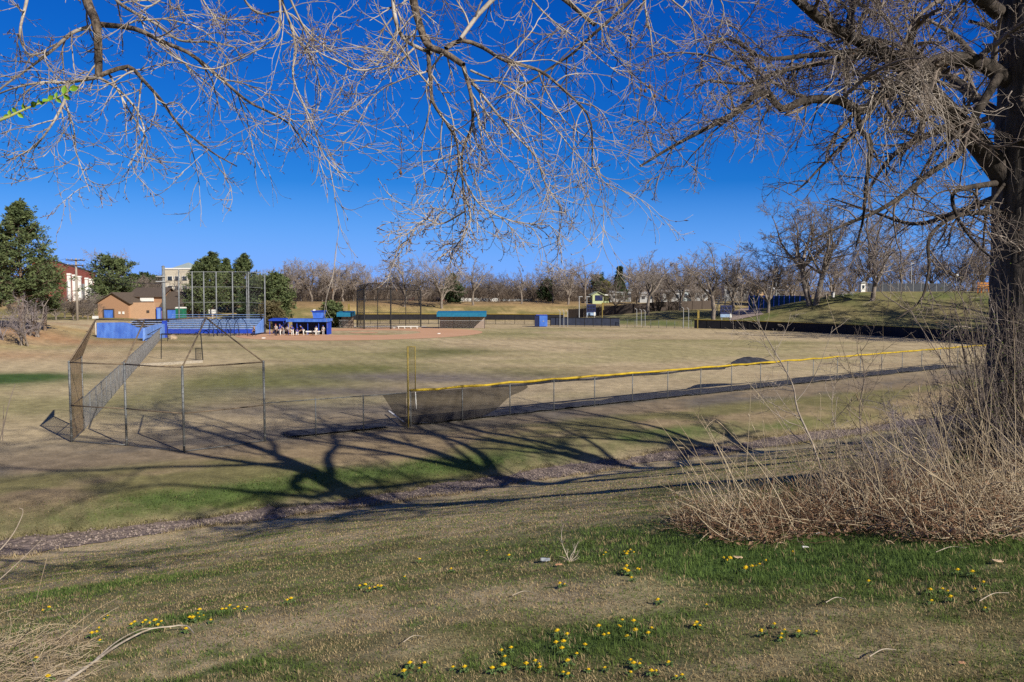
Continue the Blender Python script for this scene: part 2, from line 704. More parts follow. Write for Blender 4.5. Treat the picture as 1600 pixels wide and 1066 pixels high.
# near slope
for px, py, rx, ry, c, s in ((1150, 850, 1.6, 1.3, LUSH, .85), (1350, 860, 1.8, 1.1, LUSH, .8), (1530, 870, 1.2, .9, GREEN, .7), (1000, 830, 1.2, 1.0, GREEN, .9), (1250, 890, 1.6, .7, LUSH, .8),
                             (1450, 930, .9, .5, GREEN, .6), (960, 870, .9, .6, GREEN, .6), (900, 1000, .5, .35, LUSH, .9), (990, 985, .35, .25, LUSH, .7), (820, 1030, .35, .25, GREEN, .8),
                             (250, 905, 2.6, .7, GREEN * .95, .9), (120, 920, 1.4, .8, GREEN, .7), (520, 868, 2.4, .7, OLIVE * .9, .8), (860, 850, 2.2, .7, GREEN, .7), (740, 870, 1.2, .5, OLIVE * .9, .7), (640, 905, 1.6, .5, OLIVE * .85, .8), (400, 930, 1.0, .35, OLIVE * .85, .7), (820, 900, 1.0, .5, OLIVE * .85, .7), (1100, 960, .9, .35, GREEN, .6), (760, 985, .8, .3, OLIVE * .85, .7), (1300, 1000, .6, .25, OLIVE * .85, .7), (1480, 1000, .6, .3, OLIVE * .85, .6), (1120, 1020, .6, .25, GREEN, .6), (540, 1010, .5, .25, OLIVE * .85, .7), (480, 900, 1.5, .6, OLIVE, .6), (310, 965, .5, .25, LUSH, .8), (210, 990, .35, .2, LUSH, .7), (600, 935, .8, .4, OLIVE, .5),
                             (880, 935, .9, .4, TAN, .7), (760, 925, .9, .45, TAN, .7), (930, 955, .6, .25, TAN, .6), (1230, 965, .6, .25, TAN, .6), (1380, 1010, .8, .35, TAN, .6), (1190, 1040, .5, .2, TAN, .5),
                             (430, 990, .6, .3, TAN, .5), (640, 1010, .5, .25, TAN, .5), (90, 1000, .6, .3, STRAW, .8), (560, 960, .5, .25, TAN, .4)):
    spot(px, py, rx, ry, c, s)


def ground_col(x, y):
    """Colour of the turf at a place, and how green it is."""
    u, v = uv(x, y)
    n0 = fbm(x, y, .055, 31)
    n1 = fbm(u, v * .45, .35, 11)
    n2 = fbm(x, y, 1.3, 21)
    n3 = fbm(x * .45, y, .30, 41)
    mix = lambda c, d, t: c * (1 - t)[:, None] + d * t[:, None]
    c = np.tile(TAN, (len(x), 1))
    c = mix(c, np.tile(STRAW, (len(x), 1)), sstep(.45, .75, n3) * .55)
    c = mix(c, np.tile(OLIVE * 1.5, (len(x), 1)), sstep(.52, .72, n0) * .45)
    # strip of turf between fence and channel, tones darkened in place of crown shade
    m = sstep(27, 29, u) * sstep(44, 37, u)
    c = mix(c, np.tile(STRAW * .85, (len(x), 1)), m * .85)
    c = mix(c, np.tile(OLIVE, (len(x), 1)), m * sstep(.42, .62, n1) * .7)
    c = mix(c, np.tile(BARE_SHADED, (len(x), 1)), sstep(34.5, 37, u) * sstep(45, 39.5, u) * (.4 + .5 * sstep(.4, .6, n1)))
    # near slope
    m = sstep(25.5, 22, u)
    near = sstep(17, 6, u)
    c = mix(c, np.tile(TAN * .80, (len(x), 1)), m)
    gfrac = sstep(.53 - .14 * near, .64 - .14 * near, .45 * n1 + .35 * n2 + .25 * fbm(x, y, 4.5, 95, 3))
    c = mix(c, np.tile(OLIVE * .85, (len(x), 1)), m * gfrac * .9)
    c = mix(c, np.tile(GREEN, (len(x), 1)), m * near * sstep(.5, .68, fbm(x, y, .9, 51) * .6 + .4 * fbm(x, y, 5, 52, 3)) * .75)
    # right-hand hill, far banks
    s = (x - 45) * .635 + (y - 142) * .772
    w = (x - 45) * .772 - (y - 142) * .635
    m = sstep(1, 7, s) * sstep(-60, -30, w)
    c = mix(c, np.tile(OLIVE * 1.05, (len(x), 1)), m * .9)
    c = mix(c, np.tile(GREEN * 1.3, (len(x), 1)), m * sstep(.45, .6, n3) * .6)
    c = mix(c, np.tile(STRAW * 1.1, (len(x), 1)), m * sstep(.5, .66, n0) * .4)
    c = mix(c, np.tile(GOLD, (len(x), 1)), m * sstep(25, 32, s) * .5)
    y0 = 160 + 25 * sstep(-52, -24, x)
    m = sstep(0, 10, y - y0) * sstep(45, 20, x)
    c = mix(c, np.tile(GOLD * .85, (len(x), 1)), m * .8)
    c = mix(c, np.tile(OLIVE, (len(x), 1)), m * sstep(.38, .56, n3) * .75)
    c = mix(c, np.tile(RUST * .8, (len(x), 1)), m * sstep(24, 38, y - y0) * .6)
    c = mix(c, np.tile(STRAW, (len(x), 1)), sstep(205, 260, y) * .8)
    # bank on the left
    m = sstep(2, 10, -x - 54 - .12 * (y - 90)) * sstep(70, 90, y) * sstep(150, 130, y)
    c = mix(c, np.tile(RUST * 1.05, (len(x), 1)), m * sstep(.38, .6, n1) * .6)
    wob = .25 + 1.9 * (.5 * n2 + .5 * fbm(x, y, 4.1, 91, 3) - .12)
    for sx, sy, rx, ry, k, st, fr in SPOTS:
        if fr:
            su, sv = -.515 * sx + .857 * sy, .857 * sx + .515 * sy
            q = ((v - sv) / rx)**2 + ((u - su) / ry)**2
        else:
            q = ((x - sx) / rx)**2 + ((y - sy) / ry)**2
        if fr:
            q = q + .9 * sstep(.56, .40, n1)
        t = np.clip(st * np.exp(-q) * (wob if ry < 2 else .6 + .8 * n2) * 1.1, 0, .96)
        near_q = q < 9
        if near_q.any():
            c[near_q] = mix(c[near_q], np.tile(k, (near_q.sum(), 1)), t[near_q])
    # mowing lanes on the field
    fm = sstep(46, 60, u) * sstep(150, 120, y)
    c = c * (1 + fm * .055 * np.sin((x * .92 + y * .38) * 2.6 + 1.5 * fbm(x, y, .08, 66, 2)))[:, None]
    # tufts and worn scrapes, with shapes of their own
    c = c * (.78 + .44 * fbm(x, y, 2.2, 61, 3))[:, None]
    return c


def build_ground():
    ang = np.radians(np.concatenate([np.arange(-180, -56, 4.0), np.arange(-54, -46, 1), np.arange(-46, 46, .22), np.arange(46, 54, 1), np.arange(56, 180, 4.0)]))
    rad = [0.7]
    while rad[-1] < 4500:
        r = rad[-1]
        rad.append(r * (1.018 if r < 260 else 1.08))
    rad = np.array(rad)
    A, Rr = np.meshgrid(ang, rad)
    x, y = (np.sin(A) * Rr).ravel(), (np.cos(A) * Rr).ravel()
    V = np.stack([x, y, Z(x, y)], 1)
    na, nr = len(ang), len(rad)
    idx = np.arange(na * nr).reshape(nr, na)
    nx = np.roll(idx, -1, 1)
    Q = np.stack([idx[:-1], idx[1:], nx[1:], nx[:-1]], -1).reshape(-1, 4)[:, ::-1]
    V = np.vstack([V, [[0, 0, float(Z(0, 0))]]])
    Tr = np.stack([np.full(na, na * nr), nx[0], idx[0]], 1)[:, ::-1]
    C = ground_col(V[:, 0], V[:, 1])
    me = mesh_np("ground", V, [Q, Tr], mat_attr("turf", .95, .42, 9.0, 0, .5, 1.1), True, C)
    o = link("ground", me)
    tag(o, "rolling park turf, half dry tan and half green", "ground", None, "structure")


build_ground()


def sheet(name, uu, vv, m, dz, label, cat):
    """Sheet laid over the terrain; uu (n,m), vv (n,m) give world x, y."""
    n, k = uu.shape
    V = np.stack([uu.ravel(), vv.ravel(), Z(uu.ravel(), vv.ravel()) + dz], 1)
    idx = np.arange(n * k).reshape(n, k)
    Q = np.stack([idx[:-1, :-1], idx[:-1, 1:], idx[1:, 1:], idx[1:, :-1]], -1).reshape(-1, 4)
    nrm = np.cross(V[Q[0, 1]] - V[Q[0, 0]], V[Q[0, 3]] - V[Q[0, 0]])
    if nrm[2] < 0:
        Q = Q[:, ::-1]
    o = link(name, mesh_np(name, V, Q, m, True))
    return tag(o, label, cat, None, "structure")


# gravel channel along the foot of the slope
M_GRAVEL = mat("gravel_stones", (.28, .215, .18), (.075, .058, .05), 6.0, .95, .9, detail=8, lo=.38, hi=.66)
vv = np.linspace(-70, 130, 900)
tt = np.linspace(-1, 1, 14)
wv = .80 + .30 * (fbm(vv, vv * 0, .22, 71) - .5) * 2 + .45 * (fbm(vv, vv * 0 + 4, .9, 72) - .5) * 2
wv = wv * (1 + .25 * sstep(-5, -25, vv - 0))
cu = 26.7 + .5 * (fbm(vv, vv * 0 + 9, .09, 73) - .5) * 2
U = cu[:, None] + wv[:, None] * tt[None, :]
Vv = np.repeat(vv[:, None], 14, 1)
sheet("gravel_channel", -.515 * U + .857 * Vv, .857 * U + .515 * Vv, M_GRAVEL, .018, "shallow gravel-lined drainage channel at the foot of the slope", "gravel path")

# loose stones in the channel
def stones():
    n = 5200
    v = rng.uniform(-22, 40, n)
    j = np.clip(np.searchsorted(vv, v), 0, len(vv) - 1)
    u = cu[j] + wv[j] * np.clip(rng.normal(0, .55, n), -1.12, 1.12)
    x, y = -.515 * u + .857 * v, .857 * u + .515 * v
    s = rng.uniform(.02, .06, n)
    base = np.array([[1, 0, 0], [0, 1, 0], [-1, 0, 0], [0, -1, 0], [0, 0, .7], [0, 0, -.4]])
    P = base[None] * s[:, None, None] * rng.uniform(.7, 1.3, (n, 6, 3))
    P += np.stack([x, y, Z(x, y) + .03], 1)[:, None]
    f = np.array([[0, 1, 4], [1, 2, 4], [2, 3, 4], [3, 0, 4], [1, 0, 5], [2, 1, 5], [3, 2, 5], [0, 3, 5]])
    Q = (f[None] + (np.arange(n) * 6)[:, None, None]).reshape(-1, 3)
    o = link("channel_stones", mesh_np("channel_stones", P.reshape(-1, 3), Q, mat("stone", (.30, .24, .21), (.10, .08, .07), 9, .9)))
    tag(o, "loose pinkish grey stones scattered along the drainage channel", "stones", None, "stuff")


stones()

# infield dirt ring with a grass infield inside
M_DIRT = mat("infield_clay", (.54, .32, .19), (.45, .25, .14), .35, .95, .2, stretch=(.4, 1.6, 1))
a = np.linspace(0, 2 * math.pi, 160)
outer = np.stack([-24.5 + 19.5 * np.cos(a), 133.5 + 20.0 * np.sin(a) + 2.5 * np.cos(a)], 1)
inner = np.stack([-26 + 10.5 * np.cos(a), 135.5 + 7.5 * np.sin(a) + 1.0 * np.sin(2 * a)], 1)
lerp = np.linspace(0, 1, 8)
X = outer[:, None, 0] * (1 - lerp) + inner[:, None, 0] * lerp
Y = outer[:, None, 1] * (1 - lerp) + inner[:, None, 1] * lerp
sheet("infield_dirt", X, Y, M_DIRT, .02, "reddish clay infield ring of the ball diamond", "infield")
ca = np.linspace(0, 2 * math.pi, 40)
sheet("pitching_circle", -25 + np.outer(np.cos(ca), np.linspace(0, 2.4, 5)), 135.5 + np.outer(np.sin(ca), np.linspace(0, 2.4, 5)), M_DIRT, .03,
      "small clay pitching circle inside the infield grass", "pitching circle")
# warning strip / pad in front of the far backstop, and the outfield foul line chalk
a0, a1 = gp(545, 511), gp(665, 511)
sheet("backstop_pad", np.array([[a0[0], a1[0]], [a0[0], a1[0]]]), np.array([[a0[1] - 1, a1[1] - 1], [a0[1] + 4, a1[1] + 4]]), mat("pale_pad", (.5, .44, .36), (.42, .36, .29), .6),
      .028, "pale packed strip in front of the black backstop", "path")
# lane of trodden turf beside the long fence on the left, the paved path on the right hill
pa = [gp(x, y) for x, y in ((1168, 497), (1162, 490), (1168, 486), (1180, 482), (1195, 479))]
pc = np.array([curve([p[:2].tolist() + [0] for p in pa], 20)])[0]
w = np.linspace(1.6, 1.6, 20)
sheet("hill_path", np.stack([pc[:, 0] - w * 2, pc[:, 0] + w * 2], 1), np.stack([pc[:, 1], pc[:, 1]], 1), mat("path_dirt", (.34, .27, .23), (.26, .2, .17), .8), .06,
      "worn pinkish path climbing the gap in the far hill", "path")


# ------------------------------------------------------------------ grass blades of the near slope
def blades(n, ymin, ymax, lat, lmin, lmax, wid, seed, lush=0.0):
    rg = np.random.default_rng(seed)
    y = np.exp(rg.uniform(math.log(ymin), math.log(ymax), n))
    x = y * rg.uniform(-lat, lat, n) + rg.normal(0, .3, n)
    u, v = uv(x, y)
    keep = u < 31
    x, y, u, v = x[keep], y[keep], u[keep], v[keep]
    c = ground_col(x, y)
    n = len(x)
    g = np.clip((c[:, 1] - c[:, 0]) / .04 + .1, 0, 1)          # how green the spot is
    mow = fbm(x, y, 6.0, 81, 3)
    ln = rg.uniform(lmin, lmax, n) * (.6 + .85 * g) * (.45 + 1.1 * mow)
    sc = np.maximum(1, y / 5.0)
    wd = wid * sc * rg.uniform(.7, 1.3, n)
    ln = ln * sc**.25
    th = rg.uniform(0, 2 * math.pi, n)
    dx, dy = np.cos(th), np.sin(th)
    lean = np.clip(rg.normal(1.15 - .3 * g, .6, n), .1, 3.0)
    up = 1 / np.sqrt(1 + lean**2)
    ho = lean * up
    z = Z(x, y)
    # each blade takes the turf's tone or, often, the opposite one: dead thatch in green turf, green shoots in dry turf
    r = .55 * fbm(x, y, 7.5, 101, 2) + .2 * fbm(x, y, 2.3, 103, 2) + .25 * rg.random(n)
    isg = r < (.45 + .22 * g)
    tone = .62 + .75 * fbm(x, y, 5.0, 105, 3)
    green = np.array([.105, .160, .042])
    gcol = green * (rg.uniform(.6, 1.35, n) * tone)[:, None] + np.array([.05, .035, .0]) * (rg.random(n) * (1 - g))[:, None]
    far_ = sstep(6, 14, y)[:, None]
    dcol = (TAN * .92 * (1 - .6 * far_) + c * .6 * far_) * (rg.uniform(.42, 1.38, n) * tone)[:, None] * np.array([.99, .96, .88])[None]
    col = np.where(isg[:, None], gcol, dcol)
    px, py = -dy, dx
    P = np.zeros((n, 6, 3))
    for k, (f, w, hgt) in enumerate(((0, 1.0, -.01), (.42, .85, .55), (1.0, .18, 1.0))):
        bx = x + dx * ho * ln * f**1.4
        by = y + dy * ho * ln * f**1.4
        bz = z + ln * up * hgt * (1 - .12 * f * lean)
        P[:, 2 * k] = np.stack([bx - px * wd * w / 2, by - py * wd * w / 2, bz], 1)
        P[:, 2 * k + 1] = np.stack([bx + px * wd * w / 2, by + py * wd * w / 2, bz], 1)
    b = (np.arange(n) * 6)[:, None]
    Q = np.concatenate([b + np.array([[0, 1, 3, 2]]), b + np.array([[2, 3, 5, 4]])])
    return P.reshape(-1, 3), Q, np.repeat(col, 6, 0)


V, Q, C = blades(520000, 2.0, 34.0, .80, .015, .046, .0040, 5)
o = link("grass", mesh_np("grass", V, Q, mat_attr("grass_blade", .85, 0, 0, .35), True, C))
tag(o, "mixed dry and green grass on the near slope", "grass", None, "stuff")


# taller tufts along both edges of the gravel channel
def edge_tufts():
    rg = np.random.default_rng(14)
    n = 26000
    v = rg.uniform(-24, 45, n)
    j = np.clip(np.searchsorted(vv, v), 0, len(vv) - 1)
    sd = np.where(rg.random(n) < .5, -1, 1)
    u = cu[j] + sd * wv[j] * (1.02 + np.abs(rg.normal(0, .28, n)) - .22 * rg.random(n))
    x, y = -.515 * u + .857 * v, .857 * u + .515 * v
    k = fbm(x, y, .9, 33, 3) > .44
    x, y = x[k], y[k]
    n = len(x)
    c = ground_col(x, y)
    th = rg.uniform(0, 6.28, n)
    L = rg.uniform(.05, .15, n)
    w = rg.uniform(.012, .025, n)
    d = np.stack([np.cos(th) * .6, np.sin(th) * .6, np.full(n, .9)], 1) * L[:, None]
    p = np.stack([-np.sin(th), np.cos(th), np.zeros(n)], 1) * w[:, None] / 2
    b = np.stack([x, y, Z(x, y)], 1)
    P = np.stack([b - p, b + p, b + d + p * .2, b + d - p * .2], 1)
    col = c * rg.uniform(.7, 1.35, (n, 1))
    o = link("edge_grass", mesh_np("edge_grass", P.reshape(-1, 3), np.arange(n * 4).reshape(n, 4), bpy.data.materials["grass_blade"], True, np.repeat(col, 4, 0)))
    tag(o, "ragged grass tufts along the edges of the gravel channel", "grass", None, "stuff")


edge_tufts()
# ------------------------------------------------------------------ big cottonwoods on the near slope
M_BARK = mat("cottonwood_bark", (.115, .098, .085), (.028, .024, .022), 5.5, .95, 1.0, stretch=(2.2, 2.2, .42), detail=9, lo=.34, hi=.68)
M_LIMB = mat("limb_bark", (.20, .155, .12), (.05, .038, .03), 14, .92, 1.0, stretch=(1, 1, .6), lo=.4, hi=.62)
M_LIMB_SHADED = mat("shaded_limb_bark", (.075, .06, .05), (.022, .019, .017), 9, .95, 1.0, stretch=(1, 1, .5))  # limb bark darkened to carry the shade on the right-hand tree
M_TWIG = mat("twig_bark", (.36, .31, .275), (.12, .095, .08), 1.6, .8, 0)
M_TWIGD = mat("dark_twig_bark", (.22, .18, .155), (.09, .07, .06), 2.0, .85, 0)
M_PALE = mat("pale_branch_bark", (.47, .42, .37), (.17, .135, .105), 4, .85, .4)
M_BUD = mat("brown_bud", (.16, .085, .04), (.08, .04, .02), 20, .7)


def buds(b, m, name, rg, frac=.6, ln=.028, w=.006, ts=(1.0,)):
    """Small pointed buds at the tips and along the twigs of batch b."""
    P, n = b['p'], b['p'].shape[1]
    k = np.where(rg.random(len(P)) < frac)[0]
    out = []
    for t in ts:
        i = min(n - 1, max(1, int(round(t * (n - 1)))))
        d = P[k, i] - P[k, i - 1]
        d /= np.linalg.norm(d, axis=1, keepdims=True) + 1e-9
        d = d + rg.normal(0, .35, d.shape)
        s = P[k, i]
        L = ln * rg.uniform(.6, 1.5, (len(k), 1))
        out.append(np.stack([s - d * L * .1, s + d * L * .4, s + d * L], 1))
    Q = np.concatenate(out)
    R = np.tile(np.array([w * .5, w, w * .15]), (len(Q), 1)) * rg.uniform(.7, 1.3, (len(Q), 1))
    return {'p': Q, 'r': R}


def bark_trunk(pts, rad, k=64, n=150, seed=3, amp=.10):
    """Thick furrowed trunk along pts with ridged bark."""
    P = curve(pts, n)
    s = np.linspace(0, 1, len(rad))
    R = np.interp(np.linspace(0, 1, n), s, rad)
    V, Q = tubes(P[None], R[None], k)
    V = V.reshape(n, k, 3)
    a = np.arange(k) / k
    h = np.linspace(0, 1, n) * np.linalg.norm(np.diff(P, axis=0), axis=1).sum()
    A, H = np.meshgrid(a, h)
    wrap = np.minimum(A, 1 - A) * 2
    f = fbm(wrap * 26 + .25 * np.sin(H * 2), H * 1.5, 1, seed, 3)
    ridge = 1 - np.abs(f - .5) * 4
    f2 = fbm(wrap * 6, H * .6, 1, seed + 5, 2) - .5
    V = P[:, None] + (V - P[:, None]) * (1 + amp * .55 * (ridge - .4) + amp * 1.4 * f2)[:, :, None]
    return V.reshape(-1, 3), Q


def crown_twigs(limbs, rg, mid=9, fine=7, spray=5, L1=.42, L2=.5, L3=.5, droop=-.05, rmin=.0045, k1=5):
    b1 = sprout(limbs, mid, rg, (.12, 1), (48, 16), L1, .12, n=9, rr=.5, rmin=rmin * 2, wig=.13, g0=.02, g1=droop, curl=.06)
    b2 = sprout(b1, fine, rg, (.15, 1), (45, 16), L2, .15, n=8, rr=.55, rmin=rmin * 1.3, wig=.12, g0=-.02, g1=droop, curl=.09)
    b3 = sprout(b2, spray, rg, (.2, 1), (42, 16), L3, .2, n=6, rr=.6, rmin=rmin, wig=.13, g0=droop, g1=.05, curl=.10)
    return b1, b2, b3


def px_limb(lst, r0, r1, n=26):
    """lst of (px, py, Y) -> points."""
    return [at(*p) for p in lst], (r0, r1)


def fork_limbs(top, rg, num=6, L=7.5, r=.26, spread=46, up=.05, bias=None, stagger=.5):
    """Main limbs rising from the fork of a cottonwood."""
    P = np.zeros((num, 16, 3))
    R = np.zeros((num, 16))
    for i in range(num):
        a = (2.4 * i if stagger > 1 else 2 * math.pi * i / num) + rg.normal(0, .25)
        t = math.radians(spread + rg.normal(0, 12) - (18 * i / num if stagger > 1 else 0))
        d = np.array([math.cos(a) * math.sin(t), math.sin(a) * math.sin(t), math.cos(t)])
        if bias is not None:
            d = d + np.asarray(bias) * .3
        p = np.array(top) + np.array([0, 0, -stagger * (num - 1 - i) / max(1, num - 1) * rg.uniform(.7, 1.2)])
        step = L * rg.uniform(.75, 1.2) / 15
        for q in range(16):
            P[i, q] = p
            d = d + rg.normal(0, .10, 3) + np.array([0, 0, up * (1 - q / 8)])
            d /= np.linalg.norm(d)
            p = p + d * step
        R[i] = r * rg.uniform(.7, 1.15) * (1 - .78 * np.linspace(0, 1, 16)**.8)
    return {'p': P, 'r': R}


# --- the tree on the right of the picture
def right_tree():
    rg = np.random.default_rng(12)
    bx, by = 8.35, 13.0
    base = on(bx, by)
    t = thing("cottonwood_tree", "massive dark-barked cottonwood with arching lower limbs, rising out of the brush at the right", "tree", base)
    T = base
    pts = [T + [0, 0, -.5], T + [.0, 0, .6], T + [-.02, 0, 2.2], T + [-.05, .05, 4.5], T + [-.06, .05, 7.0], T + [-.3, .3, 9.6], T + [-.5, .5, 11.2]]
    V, Q = bark_trunk(pts, [.72, .60, .53, .50, .50, .50, .48, .45, .42, .36])
    o = link("trunk", mesh_np("trunk", V - T, Q, M_BARK, True), t)
    D = 13.0
    L = {
        'arch': ([(1585, 300, D), (1545, 246, D), (1500, 192, 12.8), (1457, 147, 12.5), (1425, 118, 12.2), (1385, 84, 12.0), (1326, 56, 11.8), (1292, 38, 11.5), (1255, 8, 11.2), (1215, -30, 11)], .19, .05),
        'shoulder': ([(1580, 130, D), (1540, 103, 12.9), (1500, 92, 12.6), (1462, 97, 12.4), (1430, 118, 12.2), (1400, 138, 12), (1378, 150, 11.9)], .13, .09),
        'reach': ([(1430, 115, 12.2), (1378, 150, 11.9), (1345, 174, 11.7), (1315, 158, 11.5), (1262, 156, 11.2), (1221, 171, 11.0), (1202, 147, 10.8), (1180, 150, 10.6), (1142, 180, 10.4), (1056, 226, 10.1),
                   (1000, 260, 9.9)], .095, .014),
        'cross': ([(1560, 120, 12.7), (1514, 199, 12.2), (1499, 240, 12.0), (1454, 270, 11.8), (1413, 304, 11.6), (1367, 332, 11.4), (1318, 352, 11.2), (1260, 380, 11)], .075, .014),
        'hanging': ([(1338, 172, 11.7), (1345, 203, 11.6), (1360, 226, 11.5), (1353, 292, 11.4), (1349, 340, 11.3), (1338, 385, 11.2)], .05, .012),
        'elbow': ([(1560, 286, D), (1500, 296, 12.5), (1488, 312, 12.3), (1499, 345, 12.2), (1525, 381, 12.0), (1552, 405, 11.8)], .055, .013),
        'upper': ([(1380, 80, 12.0), (1320, 82, 11.8), (1262, 87, 11.6), (1195, 91, 11.4), (1150, 66, 11.2), (1120, 60, 11)], .06, .013),
        'second': ([(1367, 82, 12.0), (1292, 97, 11.7), (1217, 113, 11.3), (1170, 130, 11.0), (1110, 128, 10.8)], .05, .012),
        'drooping': ([(1570, 330, D), (1500, 336, 12.6), (1462, 358, 12.2), (1450, 382, 12.0), (1452, 410, 11.9), (1449, 435, 11.8), (1438, 470, 11.7), (1400, 500, 11.5)], .05, .010),
        'arc': ([(1545, 195, D), (1500, 205, 12.6), (1470, 225, 12.4), (1445, 262, 12.2), (1432, 290, 12.0), (1426, 322, 11.8)], .04, .010),
        'high': ([(1560, 20, D), (1480, -40, 12.5), (1400, -60, 12.0), (1340, -20, 11.6), (1332, 40, 11.4)], .12, .02),
        'crossing': ([(1330, 52, 11.8), (1330, 20, 11.9), (1352, -20, 12.1), (1380, -80, 12.3)], .06, .03),
        'hook': ([(1500, 215, 12.2), (1478, 205, 12.0), (1442, 186, 11.8), (1436, 210, 11.7), (1425, 235, 11.6)], .03, .010),
        'outer': ([(1600, 220, 12.6), (1625, 160, 12.4), (1680, 130, 12), (1750, 100, 11.5)], .12, .03),
        'low': ([(1575, 280, D), (1535, 330, 12.2), (1520, 300, 11.6), (1470, 300, 11.2), (1440, 330, 11.0)], .03, .008),
        'backward': ([(1580, 200, 13.2), (1520, 150, 14.5), (1440, 90, 15.8), (1360, 60, 16.5), (1280, 70, 17)], .12, .02),
        'behind': ([(1580, 300, 13.2), (1500, 330, 14.5), (1430, 350, 15.5), (1360, 330, 16.2), (1300, 310, 16.8)], .07, .014),
    }
    lines = [px_limb(p, a, b) for p, a, b in L.values()]
    bt = batch([l[0] for l in lines], [l[1] for l in lines], 30)
    for i in range(len(lines)):
        V, Q = tubes(bt['p'][i:i + 1], bt['r'][i:i + 1] * (1 + .10 * (fbm(np.linspace(0, 9, 30), np.zeros(30), 1, i) - .5))[None], 12)
        link("limb", mesh_np("limb", V - T, Q, M_LIMB_SHADED, True), t)
    fork = fork_limbs(T + [-.4, .4, 11.6], rg, 9, 13.0, .24, 62, .03, None, 4.2)
    second = sprout(fork, 4, rg, (.25, .95), (42, 12), .55, .12, n=10, rr=.55, rmin=.03, wig=.12, g0=.03)
    for i in range(9):
        V, Q = tubes(fork['p'][i:i + 1], fork['r'][i:i + 1], 10)
        link("limb", mesh_np("limb", V - T, Q, M_BARK, True), t)
    hi = crown_twigs(second, rg, 8, 6, 4, .5, .5, .5, -.03, .010)
    names = list(L)
    low = [i for i, k in enumerate(names) if k in ('cross', 'elbow', 'drooping', 'low', 'arc', 'hook', 'hanging')]
    rest = [i for i in range(len(names)) if i not in low]
    bA, bB = sub(bt, rest), sub(bt, low)
    cA = crown_twigs(bA, rg, 15, 9, 6, .30, .48, .48, -.11, .0042)
    cB = crown_twigs(bB, rg, 9, 7, 4, .30, .48, .48, -.09, .0040)
    b1, b2, b3 = (join(p, q) for p, q in zip(cA, cB))
    b4 = sprout(cA[2], 3, rg, (.25, 1), (40, 15), .55, .2, n=6, rr=.75, rmin=.0034, wig=.15, g1=.05, curl=.12)
    bl = [(second, 7), (hi[0], 4), (hi[1], 3), (hi[2], 3), (b1, 5), (b2, 4)]
    link("crown", branch_mesh("crown", bl, M_TWIGD, T), t)
    link("twigs", branch_mesh("twigs", [(b3, 3), (b4, 3)], M_TWIG, T), t)
    bd = buds(join(b3), M_BUD, "buds", rg, .35, .022, .005)
    link("buds", branch_mesh("buds", [(bd, 4)], M_BUD, T), t)
    # long pale shoots hanging in a curtain below the big limb
    n = 70
    w = rg.uniform(.15, .95, n)
    src = curve([at(1500, 150, 12.4), at(1440, 120, 12.1), at(1400, 110, 11.8), at(1360, 120, 11.7), at(1300, 110, 11.4)], 60)
    st = src[(w * 59).astype(int)] + rg.normal(0, .15, (n, 3))
    P = np.zeros((n, 14, 3))
    d = np.stack([rg.normal(-.1, .5, n), rg.normal(-.3, .4, n), rg.normal(-.2, .4, n)], 1)
    P[:, 0] = st
    cvv = rg.normal(0, .06, (n, 3))
    stp = rg.uniform(.06, .16, (n, 1))
    for q in range(1, 14):
        d = d + cvv + rg.normal(0, .09, (n, 3)) + np.array([0, 0, -.12])
        d /= np.linalg.norm(d, axis=1, keepdims=True)
        P[:, q] = P[:, q - 1] + d * stp
    hs = {'p': P, 'r': np.tile(np.linspace(.0085, .0045, 14), (n, 1))}
    hs2 = sprout(hs, 6, rg, (.15, 1), (40, 15), .34, .12, n=7, rr=.7, rmin=.0036, wig=.12, g1=-.03, curl=.1)
    link("hanging_shoots", branch_mesh("hanging_shoots", [(hs, 4), (hs2, 3)], M_PALE, T), t)
    # epicormic shoots that cling to the trunk
    n = 46
    a = rg.uniform(math.pi * .85, math.pi * 2.0, n)
    h = rg.uniform(1.2, 8.5, n)
    st = T + np.stack([.5 * np.cos(a), .5 * np.sin(a), h], 1)
    P = np.zeros((n, 10, 3))
    d = np.stack([np.cos(a), np.sin(a), rg.normal(.1, .5, n)], 1)
    P[:, 0] = st
    for q in range(1, 10):
        d = d + rg.normal(0, .22, (n, 3)) + np.array([0, 0, -.02])
        d /= np.linalg.norm(d, axis=1, keepdims=True)
        P[:, q] = P[:, q - 1] + d * (rg.uniform(.06, .15, (n, 1)))
    ep = {'p': P, 'r': np.tile(np.linspace(.012, .005, 10), (n, 1))}
    e2 = sprout(ep, 6, rg, (.1, 1), (50, 18), .5, .2, n=6, rr=.6, rmin=.004, wig=.16, curl=.12)
    link("twigs", branch_mesh("twigs", [(ep, 4), (e2, 3)], M_TWIG, T), t)
    return t


right_tree()


